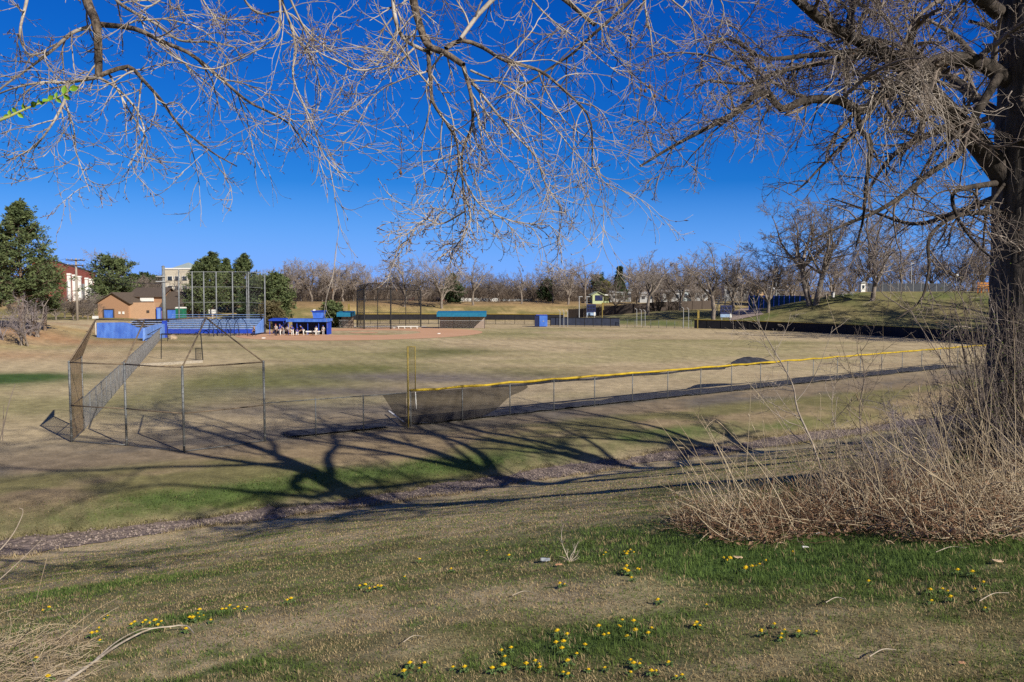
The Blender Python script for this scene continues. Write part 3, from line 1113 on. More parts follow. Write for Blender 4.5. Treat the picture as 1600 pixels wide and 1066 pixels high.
# --- cottonwoods just outside the right edge: their shadows lie across the slope
def big_cottonwood(x, y, seed, label, fork_h=10.5, L=8.5, lean=(0, 0)):
    rg = np.random.default_rng(seed)
    T = on(x, y)
    t = thing("cottonwood_tree", label, "tree", T, "row of cottonwoods along the slope")
    top = T + [lean[0], lean[1], fork_h]
    V, Q = tubes(curve([T + [0, 0, -.5], T + [0, 0, .5], T + [lean[0] * .3, lean[1] * .3, fork_h * .5], top], 24)[None], np.linspace(.56, .36, 24)[None], 16)
    fork = fork_limbs(top, rg, 7, L * 1.25, .24, 60, .035, None, 3.2)
    low = fork_limbs(T + [lean[0] * .6, lean[1] * .6, fork_h * .66], rg, 3, L * .55, .11, 70, -.02)
    second = sprout(join(fork), 5, rg, (.25, .95), (42, 12), .5, .12, n=10, rr=.55, rmin=.03, wig=.12, g0=.03)
    V2, Q2 = tubes(fork['p'], fork['r'], 8)
    V3, Q3 = tubes(low['p'], low['r'], 7)
    link("trunk", mesh_np("trunk", np.vstack([V, V2, V3]) - T, np.vstack([Q, Q2 + len(V), Q3 + len(V) + len(V2)]), M_BARK, True), t)
    tw = crown_twigs(second, rg, 7, 6, 3, .5, .5, .5, -.03, .010)
    lt = sprout(low, 6, rg, (.2, 1), (45, 12), .45, .12, n=8, rr=.5, rmin=.01)
    link("crown", branch_mesh("crown", [(second, 6), (tw[0], 4), (tw[1], 3), (tw[2], 3), (lt, 4)], M_TWIGD, T), t)
    return t


big_cottonwood(14.0, 15.8, 31, "bare cottonwood next along the slope, to the right of the big dark trunk", 9.5, 8.5, (-.6, .3))
big_cottonwood(17.9, 18.2, 44, "bare cottonwood farther along the slope with a long clean stem", 9.0, 8.0, (.5, .4))
big_cottonwood(23.6, 21.6, 57, "bare cottonwood at the far end of the row on the slope", 8.5, 7.5, (0, .5))


# --- the tree behind the viewer whose limbs hang into the top of the picture
def overhead_tree():
    rg = np.random.default_rng(21)
    T = on(2.2, -5.5)
    t = thing("overhanging_cottonwood", "pale-twigged cottonwood whose drooping budding branches hang across the top of the sky", "tree", T)
    V, Q = bark_trunk([T + [0, 0, -.4], T + [0, 0, 2], T + [-.2, .2, 6.0], T + [-.6, .8, 9.5]], [.55, .45, .42, .40, .34], 32, 60, 9)
    link("trunk", mesh_np("trunk", V - T, Q, M_BARK, True), t)
    top = T + [-.6, .8, 9.3]
    fork = fork_limbs(top, rg, 5, 7, .2, 40)
    mids = [
        # carrying limbs, from the trunk out over the slope
        ([top - [0, 0, 1.2], [0.6, -1.5, 15.6], [-.3, 3.0, 15.2], at(640, -180, 7.6), at(643, -60, 7.5)], (.17, .07)),
        ([top - [0, 0, .8], [-1.5, -1.0, 15.8], [-3.2, 3.0, 15.0], at(100, -190, 7.4), at(130, -40, 7.3)], (.17, .07)),
        ([top - [0, 0, 1.0], [1.5, -1.0, 15.8], [1.6, 3.0, 15.4], at(990, -190, 7.9), at(1012, -40, 7.8)], (.12, .04)),
        ([at(600, -210, 7.6), at(540, -120, 7.3), at(470, -60, 7.2), at(437, 0, 7.1)], (.06, .03)),
        ([at(660, -200, 7.5), at(740, -110, 7.7), at(800, -50, 7.9), at(870, -10, 8.0), at(930, 40, 8.1)], (.06, .02)),
        ([at(100, -190, 7.4), at(40, -120, 7.2), at(-30, -40, 7.1), at(-60, 60, 7.0)], (.06, .03)),
        ([at(130, -150, 7.4), at(220, -100, 7.3), at(300, -50, 7.3), at(370, -10, 7.2)], (.06, .02)),
    ]
    D = 7.3
    L = [
        # centre cluster
        ([(643, -60), (646, 0), (657, 43), (669, 71), (697, 84), (724, 102)], .05, .03, 7.5, 7.2),
        ([(697, 75), (722, 63), (756, 75), (787, 94), (842, 110), (878, 138), (917, 177), (925, 209), (925, 264)], .026, .007, 7.3, 7.6),
        ([(669, 79), (673, 130), (677, 161), (701, 197), (713, 220), (716, 262), (706, 310)], .024, .007, 7.3, 7.0),
        ([(724, 104), (736, 150), (738, 195), (722, 240), (724, 300), (728, 345)], .024, .007, 7.2, 7.0),
        ([(736, 126), (776, 177), (807, 213), (839, 248), (850, 283), (878, 326)], .016, .005, 7.2, 7.6),
        ([(612, -20), (618, 31), (630, 59), (650, 73), (675, 83)], .022, .02, 7.5, 7.3),
        ([(650, 73), (618, 98), (563, 110), (524, 94), (500, 83), (470, 60)], .012, .005, 7.3, 6.8),
        ([(690, 85), (670, 110), (640, 120), (590, 145), (560, 190)], .012, .004, 7.3, 6.9),
        ([(735, 110), (800, 140), (850, 180), (900, 240), (960, 300)], .012, .004, 7.2, 7.6),
        ([(727, 330), (690, 350), (660, 345), (625, 395)], .010, .004, 7.0, 6.8),
        ([(716, 262), (750, 320), (800, 345), (860, 352)], .010, .004, 7.0, 7.3),
        ([(724, 300), (735, 345), (712, 385), (698, 395)], .010, .004, 7.0, 7.0),
        ([(720, 60), (750, 20), (790, -20), (830, -60)], .02, .03, 7.3, 7.6),
        ([(800, -40), (850, 20), (900, 60), (960, 110), (1000, 130)], .012, .004, 7.7, 8.1),
        ([(870, -20), (920, 30), (950, 40), (985, 60)], .010, .004, 8, 8.2),
        # left cluster
        ([(130, -60), (136, 0), (150, 36), (154, 87), (154, 121)], .055, .036, 7.3, 7.2),
        ([(152, 38), (210, 45), (255, 66), (297, 84), (336, 115), (385, 157), (420, 175), (455, 196), (480, 230)], .030, .007, 7.3, 7.0),
        ([(172, -20), (189, 7), (245, 38), (280, 63), (332, 66), (370, 75)], .020, .008, 7.3, 7.3),
        ([(154, 119), (182, 108), (203, 105), (227, 129), (252, 157), (280, 196), (304, 217), (336, 241), (370, 260)], .024, .006, 7.2, 6.9),
        ([(154, 121), (105, 129), (66, 129), (28, 136), (-10, 150)], .02, .008, 7.2, 7.0),
        ([(105, 129), (101, 157), (80, 196), (52, 231), (10, 252)], .018, .006, 7.1, 6.8),
        ([(140, 42), (112, 52), (80, 80), (38, 112), (0, 140), (-20, 170)], .022, .008, 7.3, 7.0),
        ([(45, -30), (42, 0), (31, 52), (40, 80), (52, 90)], .02, .007, 7.2, 7.1),
        ([(154, 121), (185, 140), (215, 175), (225, 215), (200, 260)], .014, .005, 7.2, 7.0),
        ([(101, 157), (115, 200), (120, 240), (140, 300)], .010, .004, 7.1, 6.9),
        ([(170, 115), (200, 170), (230, 220), (225, 260)], .012, .004, 7.2, 7.2),
        # middle-left drooping sprays
        ([(437, -10), (462, 70), (458, 122), (490, 196), (507, 245), (540, 278)], .013, .005, 7.1, 6.9),
        ([(437, -10), (434, 52), (385, 87), (332, 108), (280, 94), (238, 63)], .012, .005, 7.1, 6.9),
        ([(445, -20), (480, 50), (520, 80), (570, 110)], .012, .004, 7.1, 7.2),
        ([(430, -30), (455, 40), (490, 100), (500, 160), (470, 200)], .012, .004, 7.1, 7.3),
        ([(370, -20), (400, 20), (450, 20), (500, 60), (545, 60)], .012, .004, 7.2, 7.4),
        ([(290, -40), (250, 0), (225, 10), (190, -10)], .014, .006, 7.2, 7.2),
        ([(300, -30), (330, 20), (350, 30), (390, 30)], .010, .004, 7.2, 7.2),
        # sprays between the centre and the right-hand tree
        ([(1012, -40), (1008, 10), (1016, 50), (1020, 90)], .016, .005, 7.8, 7.8),
        ([(1012, -40), (1050, 0), (1080, 30), (1090, 90)], .014, .005, 7.8, 8.0),
        ([(1000, -50), (960, -10), (930, 10), (905, 50)], .014, .005, 7.8, 7.7),
        ([(1030, -60), (1100, -20), (1130, 10), (1120, 60)], .014, .005, 7.8, 8.2),
    ]
    lines, rads = [], []
    for pts, r0, r1, d0, d1 in L:
        m = len(pts)
        lines.append([at(p[0], p[1], d0 + (d1 - d0) * i / (m - 1) + .12 * math.sin(3.1 * i + p[0])) for i, p in enumerate(pts)])
        rads.append((r0, r1))
    carry = batch([m_[0] for m_ in mids], [m_[1] for m_ in mids], 20)
    bt = batch(lines, [(a * .88, b * .85) for a, b in rads], 22)
    V, Q = tubes(fork['p'], fork['r'], 8)
    V2, Q2 = tubes(carry['p'], carry['r'], 10)
    link("limb", mesh_np("limb", np.vstack([V, V2]) - T, np.vstack([Q, Q2 + len(V)]), M_LIMB, True), t)
    thick = bt['r'][:, 0] >= .02
    for i in np.where(thick)[0]:
        V, Q = tubes(bt['p'][i:i + 1], bt['r'][i:i + 1], 9)
        link("branch", mesh_np("branch", V - T, Q, M_LIMB, True), t)
    b1 = sprout(bt, 10, rg, (.08, 1), (42, 17), .44, .16, n=12, rr=.55, rmin=.0042, rmax=.009, wig=.085, g0=-.035, g1=-.05, curl=.075)
    keep = rg.random(len(b1['p'])) < .9
    b1 = sub(b1, keep)
    ctr = [1, 2, 3, 4, 9, 10, 11]
    b1 = join(b1, sprout(sub(bt, ctr), 9, rg, (.25, 1), (38, 16), .42, .16, n=12, rr=.55, rmin=.0042, rmax=.008, wig=.085, g0=-.04, g1=-.05, curl=.075))
    b2 = sprout(b1, 6, rg, (.12, 1), (36, 14), .52, .16, n=9, rr=.75, rmin=.0031, rmax=.005, wig=.09, g0=-.04, g1=.07, curl=.085)
    b3 = sprout(b2, 2, rg, (.2, 1), (34, 13), .5, .2, n=8, rr=.8, rmin=.0025, rmax=.0034, wig=.10, g0=-.02, g1=.10, curl=.09)
    link("twigs", branch_mesh("twigs", [(sub(bt, ~thick), 6), (b1, 5), (b2, 4), (b3, 3)], M_PALE, T), t)
    bd = buds(join(b2), M_BUD, "buds", rg, .5, .020, .0042, (1.0, .6))
    bd2 = buds(b3, M_BUD, "buds", rg, .45, .018, .0036, (1.0,))
    link("buds", branch_mesh("buds", [(bd, 4), (bd2, 3)], M_BUD, T), t)
    # upper crown out of view, so the tree is whole
    sec = sprout(fork, 5, rg, (.3, 1), (42, 12), .5, .12, n=8, rr=.5, rmin=.02)
    tw = sprout(sec, 6, rg, (.2, 1), (42, 12), .5, .12, n=7, rr=.5, rmin=.008)
    link("crown", branch_mesh("crown", [(sec, 5), (tw, 3)], M_TWIGD, T), t)
    # few last catkin clusters still hanging on
    for px, py, Y, y0 in ((1015, 135, 8, 92), (1023, 150, 8, 100), (1008, 142, 8, 95), (1040, 153, 8, 92), (626, 270, 7.2, 212)):
        e = at(px, py, Y)
        mb = MB().lathe(e, [(.001, -.022), (.012, -.012), (.016, .0), (.010, .014), (.002, .026)], 7)
        mb.tube([at(px - 3, y0, Y), at(px + 2, (y0 + py) / 2, Y), e], .003, 4)
        mb.build("catkin", M_BUD, t, smooth=True)
    return t


overhead_tree()

# --- leafing sprig close to the lens at the upper left
def sprig():
    M_LEAF = mat("young_leaf", (.20, .34, .03), (.10, .22, .015), 12, .5)
    A = [at(-40, 200, 2.6), at(5, 186, 2.6), at(50, 166, 2.65), at(95, 150, 2.7), at(112, 138, 2.7)]
    t = thing("leafy_twig", "bright green leafing twig poking in from the left edge of the sky", "twig", A[0])
    MB().tube(curve(A, 16), np.linspace(.006, .002, 16), 6).build("stem", mat("green_stem", (.32, .33, .12), None, 8), t, smooth=True)
    rg = np.random.default_rng(4)
    P = curve(A, 40)
    for i in (14, 17, 20, 23, 26, 29, 32, 35, 38):
        mb = MB()
        for s in range(2):
            d = rg.normal(0, 1, 3) * .6 + np.array([.4, -.2, .3])
            d /= np.linalg.norm(d)
            w = np.cross(d, [0, 1, .2])
            w /= np.linalg.norm(w)
            nrm = np.cross(d, w)
            L = rg.uniform(.018, .032)
            c = P[i]
            rows = []
            for q, ww in ((0, .1), (.25, .75), (.5, 1), (.75, .7), (1, .05)):
                for e in (-1, 0, 1):
                    rows.append(c + d * L * q + w * e * ww * L * .34 + nrm * (abs(e) * .004 - .006 * q * q))
            fs = [(r * 3 + e, r * 3 + e + 1, r * 3 + e + 4, r * 3 + e + 3) for r in range(4) for e in range(2)]
            mb.add(rows, fs)
        mb.build("leaf", M_LEAF, t, smooth=True)


sprig()
# ------------------------------------------------------------------ backstop, chain-link fences, foul pole
M_GALV = mat("galvanised_steel", (.19, .20, .205), (.095, .10, .105), 6, .55, 0, metal=.3)
M_RUSTY = mat("weathered_rail", (.20, .15, .10), (.10, .075, .055), 5, .8)
M_WIRE = mat("chain_link_wire", (.24, .235, .22), (.13, .12, .11), 3, .6)
M_WIREB = mat("brown_chain_link_wire", (.22, .15, .085), (.12, .085, .05), 3, .7)
M_YEL = mat("yellow_rail_cap", (.48, .34, .02), (.27, .185, .015), 1.6, .55, .2)
M_YELP = mat("yellow_pole_paint", (.25, .19, .045), (.15, .115, .03), 4, .6)
M_SCREEN = mat_mesh_cloth("black_wind_screen", (.030, .026, .024), .54)
M_SCREEN_SHADOW = mat("screen_and_shadow_cloth", (.030, .033, .048), (.012, .013, .02), 2.5, .9, .4)  # for the tied screen and for the strips laid as shadow
M_CONC = mat("old_concrete", (.42, .39, .35), (.28, .26, .23), 5, .9, .3)
M_BLACKS = mat("black_steel", (.022, .022, .024), (.014, .014, .015), 5, .5)

PH = 3.72                                                # backstop post height


def post_cap(mb, p, r):
    mb.lathe(p, [(r * 1.15, -.02), (r * 1.2, .02), (r * .8, .06), (.001, .075)], 8)


def backstop():
    g = {k: gp(*v) for k, v in {'A': (112, 691), 'A2': (131, 673), 'B': (198, 697), 'C': (288, 707), 'D': (414, 690)}.items()}
    top = {k: g[k] + [0, 0, PH] for k in g}
    t = thing("baseball_backstop", "tall grey chain-link backstop of five posts with a hood leaning towards the field", "backstop", g['C'])
    # hood ends: set back towards the field and higher
    hz = PH + 1.95
    hood = {'TL': at(150, 499, g['A'][1] + 3.3), 'TM': at(226, 500, g['B'][1] + 3.3), 'TR': at(322, 497, g['C'][1] + 3.3)}
    r = .05
    for k in g:
        mb = MB().tube([g[k] - [0, 0, .2], top[k]], r if k != 'A2' else .04, 10)
        post_cap(mb, top[k], r)
        # tie wires up the post
        for z in np.arange(.3, PH, .38):
            mb.lathe(g[k] + [0, 0, z], [(r, -.02), (r * 1.22, -.012), (r * 1.22, .012), (r, .02)], 8)
        mb.build("post", M_GALV, t, smooth=True)
    order = ['A2', 'A', 'B', 'C', 'D']
    for a, b in zip(order[:-1], order[1:]):
        for f, nm, rr in ((1.0, "top_rail", .032), (.46, "middle_rail", .026), (.015, "bottom_rail", .02)):
            p, q = g[a] + [0, 0, PH * f], g[b] + [0, 0, PH * f]
            MB().tube([p, (p + q) / 2 - [0, 0, .015], q], rr, 8).build(nm, M_RUSTY if f > .1 else M_GALV, t, smooth=True)
    for a, b in (('A', 'TL'), ('A2', 'TL'), ('B', 'TM'), ('C', 'TR'), ('D', 'TR')):
        MB().tube([top[a], top[a] * .5 + hood[b] * .5 - [0, 0, .02], hood[b]], .034, 8).build("hood_bar", M_RUSTY, t, smooth=True)
    for a, b in (('TL', 'TM'), ('TM', 'TR')):
        MB().tube([hood[a], hood[b]], .032, 8).build("hood_rail", M_RUSTY, t, smooth=True)
    for a, b in zip(order[:-1], order[1:]):
        mb = MB()
        mb.wires(g[a], g[b], top[b], top[a], .055, .0042 if a == 'A2' else .0015)
        mb.build("wire_mesh", M_WIREB if a == 'A2' else M_WIRE, t)
    mb = MB()
    mb.wires(top['A'], top['B'], hood['TM'], hood['TL'], .08, .0013)
    mb.wires(top['B'], top['C'], hood['TR'], hood['TM'], .08, .0013)
    mb.wires(top['A2'], top['A'], hood['TL'], hood['TL'] + [.01, 0, 0], .05, .0045)
    mb.build("hood_mesh", M_WIREB, t)
    return g


BS = backstop()


def fence(name, label, cat, P0, P1, h, n, rp=.034, cap=None, wire=(.06, .0013), group=None, mwire=None, rails=True):
    """Chain-link fence from P0 to P1 with n bays on the terrain."""
    t = thing(name, label, cat, P0, group)
    base = [on(*(np.array(P0) + (np.array(P1) - np.array(P0)) * i / n)[:2]) for i in range(n + 1)]
    for b in base:
        mb = MB().tube([b - [0, 0, .15], b + [0, 0, h + .02]], rp, 8)
        post_cap(mb, b + [0, 0, h], rp)
        mb.build("post", M_GALV, t, smooth=True)
    if rails:
        MB().tube([b + [0, 0, h] for b in base], .022, 8).build("top_rail", M_GALV, t, smooth=True)
        MB().tube([b + [0, 0, .04] for b in base], .007, 5).build("tension_wire", M_GALV, t, smooth=True)
    if wire:
        mb = MB()
        for a, b in zip(base[:-1], base[1:]):
            mb.wires(a + [0, 0, .03], b + [0, 0, .03], b + [0, 0, h], a + [0, 0, h], *wire)
        mb.build("wire_mesh", mwire or M_WIRE, t)
    if cap:
        pts = []
        for i, (a, b) in enumerate(zip(base[:-1], base[1:])):
            for f in (0, .25, .5, .75):
                pts.append(a + (b - a) * f + [0, 0, h + .045 - .035 * math.sin(f * math.pi) + .012 * math.sin(7 * i + 9 * f)])
        pts.append(base[-1] + [0, 0, h + .045])
        MB().tube(pts, [.068 + .014 * math.sin(1.7 * i) * math.sin(.37 * i) for i in range(len(pts))], 8).build("yellow_cap", cap, t, smooth=True)
    return t, base


# long side fence running away to the blue bleachers
q0, q1 = gp(131, 673), gp(250, 532)
fence("chain_link_fence", "long grey chain-link fence running from the backstop back to the blue wall", "fence", q0, q1, 1.62, 30, wire=(.06, .0024), mwire=mat("side_fence_wire", (.24, .24, .25), (.16, .16, .165), 3))
# low stretch between backstop and yellow foul pole
p_pole = gp(638, 668)
fence("chain_link_fence", "low plain chain-link fence between the backstop and the yellow foul pole", "fence", BS['D'], p_pole, 1.80, 3, .03)
# outfield fence with the yellow cap
P1 = gp(1475, 577)
dirf = (P1 - p_pole)[:2]
P1x = p_pole[:2] + dirf * 1.16
TF, FB = fence("outfield_fence", "outfield chain-link fence topped with a bright yellow plastic cap", "fence", p_pole + np.array([.12, .08, 0]), np.array([*P1x, 0]), 1.86, 20, .03, cap=M_YEL)


def foul_pole():
    b = p_pole
    t = thing("foul_pole", "slim yellow foul pole with a narrow screen, at the corner of the outfield fence", "foul pole", b)
    s = b[1] / F
    H = (668 - 540) * s * 1.0
    w = 11.5 * s
    MB().tube([b - [0, 0, .2], b + [0, 0, H]], .05, 10).build("pole", M_YELP, t, smooth=True)
    z0 = (668 - 610) * s
    MB().tube([b + [w, .02, z0], b + [w, .02, H]], .026, 8).tube([b + [0, 0, H - .02], b + [w, .02, H - .02]], .026, 8).tube([b + [0, 0, z0 + .03], b + [w, .02, z0 + .03]], .026, 8).build("screen_frame", M_YELP, t, smooth=True)
    MB().wires(b + [0, 0, z0], b + [w, .02, z0], b + [w, .02, H], b + [0, 0, H], .05, .0032).build("screen_mesh", M_YELP, t)
    MB().tube([b + [w, .02, z0 - .06], b + [w + .04, .02, z0 - .95]], .024, 8).build("bracket", mat("white_bracket", (.75, .75, .73)), t, smooth=True)


foul_pole()


def cloth(name, rows, m, label, cat, group=None, thick=.012):
    """Cloth through a grid of points (n,m,3), with a little thickness."""
    G = np.asarray(rows, float)
    n, k, _ = G.shape
    gx, gy = np.gradient(G, axis=0), np.gradient(G, axis=1)
    N = np.cross(gx, gy)
    N /= np.linalg.norm(N, axis=2, keepdims=True) + 1e-9
    V = np.concatenate([(G + N * thick / 2).reshape(-1, 3), (G - N * thick / 2).reshape(-1, 3)])
    i = np.arange(n * k).reshape(n, k)
    Q = np.stack([i[:-1, :-1], i[1:, :-1], i[1:, 1:], i[:-1, 1:]], -1).reshape(-1, 4)
    e = []
    for a, b in ((i[0, :-1], i[0, 1:]), (i[-1, 1:], i[-1, :-1]), (i[1:, 0], i[:-1, 0]), (i[:-1, -1], i[1:, -1])):
        e.append(np.stack([a, b, b + n * k, a + n * k], 1))
    Q = np.vstack([Q, Q[:, ::-1] + n * k] + e)
    c = G.reshape(-1, 3).min(0)
    o = link(name, mesh_np(name, V - c, Q, m, True), None, tuple(c))
    return tag(o, label, cat, group)


fu = np.array([dirf[0], dirf[1], 0]) / np.linalg.norm(dirf)
fn = np.array([-fu[1], fu[0], 0])                        # towards the field


def hang(s0, s1, label, group=None, zf=None, top=1.78):
    """Screen hung on the field side of the yellow fence between metres s0 and s1 from the pole."""
    n, k = max(6, int((s1 - s0) * 4)), 12
    G = np.zeros((n, k, 3))
    for i, s in enumerate(np.linspace(s0, s1, n)):
        lo = zf(s) if zf else .05
        for j, f in enumerate(np.linspace(0, 1, k)):
            z = lo + (top - lo) * f
            off = .06 + .05 * math.sin(s * 2.3 + j * .4) * (1 - f) + .09 * (vnoise(np.array(s * 1.7), np.array(z * 2.), 3) - .5) * (1 - f)
            p = p_pole + fu * s + fn * off
            G[i, j] = [p[0], p[1], float(Z(p[0], p[1])) + z]
    return cloth("wind_screen", G, M_SCREEN, label, "wind screen", group)


hang(.2, 7.6, "black mesh wind screen hanging on the yellow fence beside the foul pole", zf=lambda s: .05 + max(0, (s - 4.6)) * .5 + .12 * math.sin(s * 1.7) ** 2)
# the torn flap on the plain fence side of the pole
G = np.zeros((8, 8, 3))
d2 = (BS['D'] - p_pole)
d2 = np.array([d2[0], d2[1], 0]) / np.linalg.norm(d2[:2])
for i, f in enumerate(np.linspace(0, 1, 8)):
    for j, h in enumerate(np.linspace(0, 1, 8)):
        z = 1.75 * (1 - h)
        w = 1.35 * (1 - .85 * h) * f
        p = p_pole + d2 * (w + .05) + fn * (.08 + .03 * math.sin(5 * f + 4 * h))
        G[i, j] = p + np.array([0, 0, z + .05])
cloth("wind_screen", G, M_SCREEN, "torn black screen flap hanging to the left of the foul pole", "wind screen")


def fallen(s0, s1, w0, w1, label, bump=(), seed=0, d=None, lift=.0):  # lays a cloth strip as shadow, not a fallen screen
    """Rumpled dark cloth laid behind the fence in place of a shadow band."""
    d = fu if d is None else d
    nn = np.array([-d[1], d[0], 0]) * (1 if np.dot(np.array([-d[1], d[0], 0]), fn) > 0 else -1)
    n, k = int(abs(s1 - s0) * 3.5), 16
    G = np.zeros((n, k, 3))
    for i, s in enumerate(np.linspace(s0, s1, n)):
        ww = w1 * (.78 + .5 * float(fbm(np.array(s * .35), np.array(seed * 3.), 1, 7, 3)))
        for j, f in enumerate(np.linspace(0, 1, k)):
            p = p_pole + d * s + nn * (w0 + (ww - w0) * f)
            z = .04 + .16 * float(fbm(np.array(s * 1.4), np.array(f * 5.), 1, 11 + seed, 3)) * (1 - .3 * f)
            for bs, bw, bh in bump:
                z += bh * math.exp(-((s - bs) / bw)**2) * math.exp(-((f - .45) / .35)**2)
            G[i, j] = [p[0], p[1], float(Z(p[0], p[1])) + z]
    return cloth("shadow_strip_cloth", G, M_SCREEN_SHADOW, label, "wind screen")


fallen(.6, 57, .12, 2.0, "long black cloth strip laid as the shadow along the yellow fence")
fallen(.9, 6.1, .12, 1.5, "short black cloth strip laid as the shadow behind the low plain fence", seed=5, d=d2)

# screen bunched up and tied under the yellow cap
pts = [p_pole + fu * s + fn * (.07 + .02 * math.sin(s * 1.9)) + [0, 0, 1.76 - .03 * math.sin(s * 1.1) - .03 * float(vnoise(np.array(s * 1.3), np.array(1.), 8))] for s in np.arange(5.2, 24.6, .3)]
o = MB().tube(pts, [.055 + .03 * float(vnoise(np.array(i * .5), np.array(3.), 9)) for i in range(len(pts))], 8).build("rolled_screen", M_SCREEN_SHADOW, None, pts[0] - [0, 0, 1.7])
tag(o, "black screen bunched and tied just under the yellow cap", "wind screen")

# the part of the screen still tied at the rail that the wind has thrown over it
n, k = 40, 10
G = np.zeros((n, k, 3))
sa, sb = 24.2, 30.5
for i, s in enumerate(np.linspace(sa, sb, n)):
    e = math.sin(math.pi * (s - sa) / (sb - sa))
    for j, f in enumerate(np.linspace(0, 1, k)):
        p = p_pole + fu * s + fn * (.10 + .75 * f * e)
        z = 1.76 + .46 * e**1.3 * math.sin(f * math.pi * .62) * (.75 + .6 * float(vnoise(np.array(s * .9), np.array(2.), 4))) + .10 * float(fbm(np.array(s * 2.2), np.array(f * 4.), 1, 6, 2) - .5)
        G[i, j] = [p[0], p[1], z]
cloth("wind_screen", G, M_SCREEN_SHADOW, "black screen blown into a hump over the yellow fence rail", "wind screen")

# chalk line running to the pole
c0 = p_pole + fn * .15 + d2 * .15
c1 = gp(608, 649)
dc = (c1 - c0)[:2] / np.linalg.norm((c1 - c0)[:2])
tt = np.linspace(0, 1, 12)
L = np.outer(1 - tt, c0[:2]) + np.outer(tt, c1[:2])
nx_ = np.array([-dc[1], dc[0]]) * .05
sheet("chalk_line", np.stack([L[:, 0] - nx_[0], L[:, 0] + nx_[0]], 1), np.stack([L[:, 1] - nx_[1], L[:, 1] + nx_[1]], 1), mat("chalk", (.8, .8, .78), (.6, .6, .58), 9), .26,
      "white chalk foul line ending at the foul pole", "line")

# hitting frame and timber in the practice lane
def practice_frame():
    a, b = gp(317, 563), gp(242, 532)
    b = gp(303, 566)
    t = thing("pitching_frame", "dark square pitching-net frame standing in the practice lane", "frame", a)
    s = a[1] / F
    h = 41 * s
    w = 74 * s
    MB().tube([a, a + [-.15, 0, h]], .06, 8).build("post", M_BLACKS, t)
    MB().tube([a + [-.15, 0, h], a + [-w, 1.5, h - .05]], .045, 8).build("crossbar", M_BLACKS, t)
    MB().tube([a + [-w, 1.5, h - .05], a + [-w - .1, 1.5, -.1]], .05, 8).build("post", M_BLACKS, t)
    p = a + [-11 * s, 0, 0]
    mb = MB()
    mb.tube([p, p + [0, 0, 19 * s]], .04, 6).tube([p + [0, 0, 19 * s], p + [9 * s, 0, 19 * s]], .03, 6)
    mb.build("panel_frame", M_BLACKS, t)
    MB().wires(p, p + [9 * s, 0, 0], p + [9 * s, 0, 19 * s], p + [0, 0, 19 * s], .05, .006).build("net", M_BLACKS, t)
    t2 = tag(MB().beam(gp(218, 573) + [0, 0, .13], gp(316, 567) + [0, 0, .13], .28, .26).build("timber_beam", mat("grey_timber", (.40, .36, .30), (.22, .19, .15), 4, .9, .3, stretch=(.4, 3, 3)), None, gp(218, 573)),
             "long weathered timber lying across the practice lane", "timber")


practice_frame()
# ------------------------------------------------------------------ left side: stand, building, dugouts, poles
M_BLUE = mat("faded_blue_paint", (.075, .19, .60), (.030, .10, .44), 1.0, .7, .1, stretch=(1.5, 1.5, .5))
M_BLUE2 = mat("pale_blue_paint", (.17, .30, .66), (.08, .19, .55), 1.3, .7, .1, stretch=(1.5, 1.5, .5))
M_BLUED = mat("deep_blue_paint", (.016, .06, .46), (.012, .045, .36), 2, .6)
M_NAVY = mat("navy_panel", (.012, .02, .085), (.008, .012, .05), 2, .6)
M_SEAT = mat("blue_seat_plank", (.22, .34, .60), (.12, .21, .46), 3, .6)
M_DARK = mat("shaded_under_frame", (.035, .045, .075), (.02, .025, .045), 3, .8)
M_TEAL = mat("teal_roof_metal", (.015, .17, .30), (.010, .12, .23), 2, .5)
M_BRICK = mat("tan_brick", (.36, .21, .125), (.29, .165, .10), 5, .9, .2)
M_PEACH = mat("peach_block", (.48, .30, .185), (.40, .25, .155), 4, .9, .2)
M_ROOF = mat("brown_shingle", (.105, .08, .062), (.06, .046, .038), 5, .9, .3, stretch=(1, 1, 3))
M_WHITE = mat("white_paint", (.74, .74, .72), (.6, .6, .58), 3, .6)
M_TRAIL = mat("trailer_siding", (.40, .41, .42), (.30, .31, .32), 1.5, .8)
M_GREY = mat("grey_metal", (.42, .44, .46), (.28, .29, .31), 4, .5)
M_LPOLE = mat("light_grey_pole", (.20, .215, .23), (.13, .14, .15), 3, .5)
M_REDB = mat_brick("red_brick", (.30, .065, .040), (.24, .05, .033), (.26, .10, .075), 1.2)
M_CREAM = mat("cream_stucco", (.50, .45, .37), (.42, .38, .31), 1.5, .85)
M_GLASS = mat("dark_window_glass", (.035, .05, .075), (.02, .03, .05), 2, .15, spec=.5)
M_GREENP = mat("green_plastic", (.012, .16, .095), (.01, .12, .07), 2, .45)
M_WOODP = mat("weathered_wood_pole", (.34, .30, .26), (.22, .19, .16), 4, .9, .3, stretch=(2, 2, .3))
M_WOODD = mat("dark_wood", (.085, .065, .055), (.045, .035, .03), 3, .9, .3, stretch=(3, 3, .4))
M_BLKF = mat("black_fence_screen", (.020, .020, .026), (.012, .012, .017), 1.2, .9)
M_ORANGE = mat("orange_plastic", (.42, .19, .035), (.30, .11, .02), 4, .6)
M_ALU = mat("aluminium_plank", (.55, .57, .60), (.42, .44, .47), 4, .4, metal=.4)


def px2(px, Y):
    return at(px, HOR, Y)[0]


def hz(py, px, Y):
    return at(px, py, Y)[2]


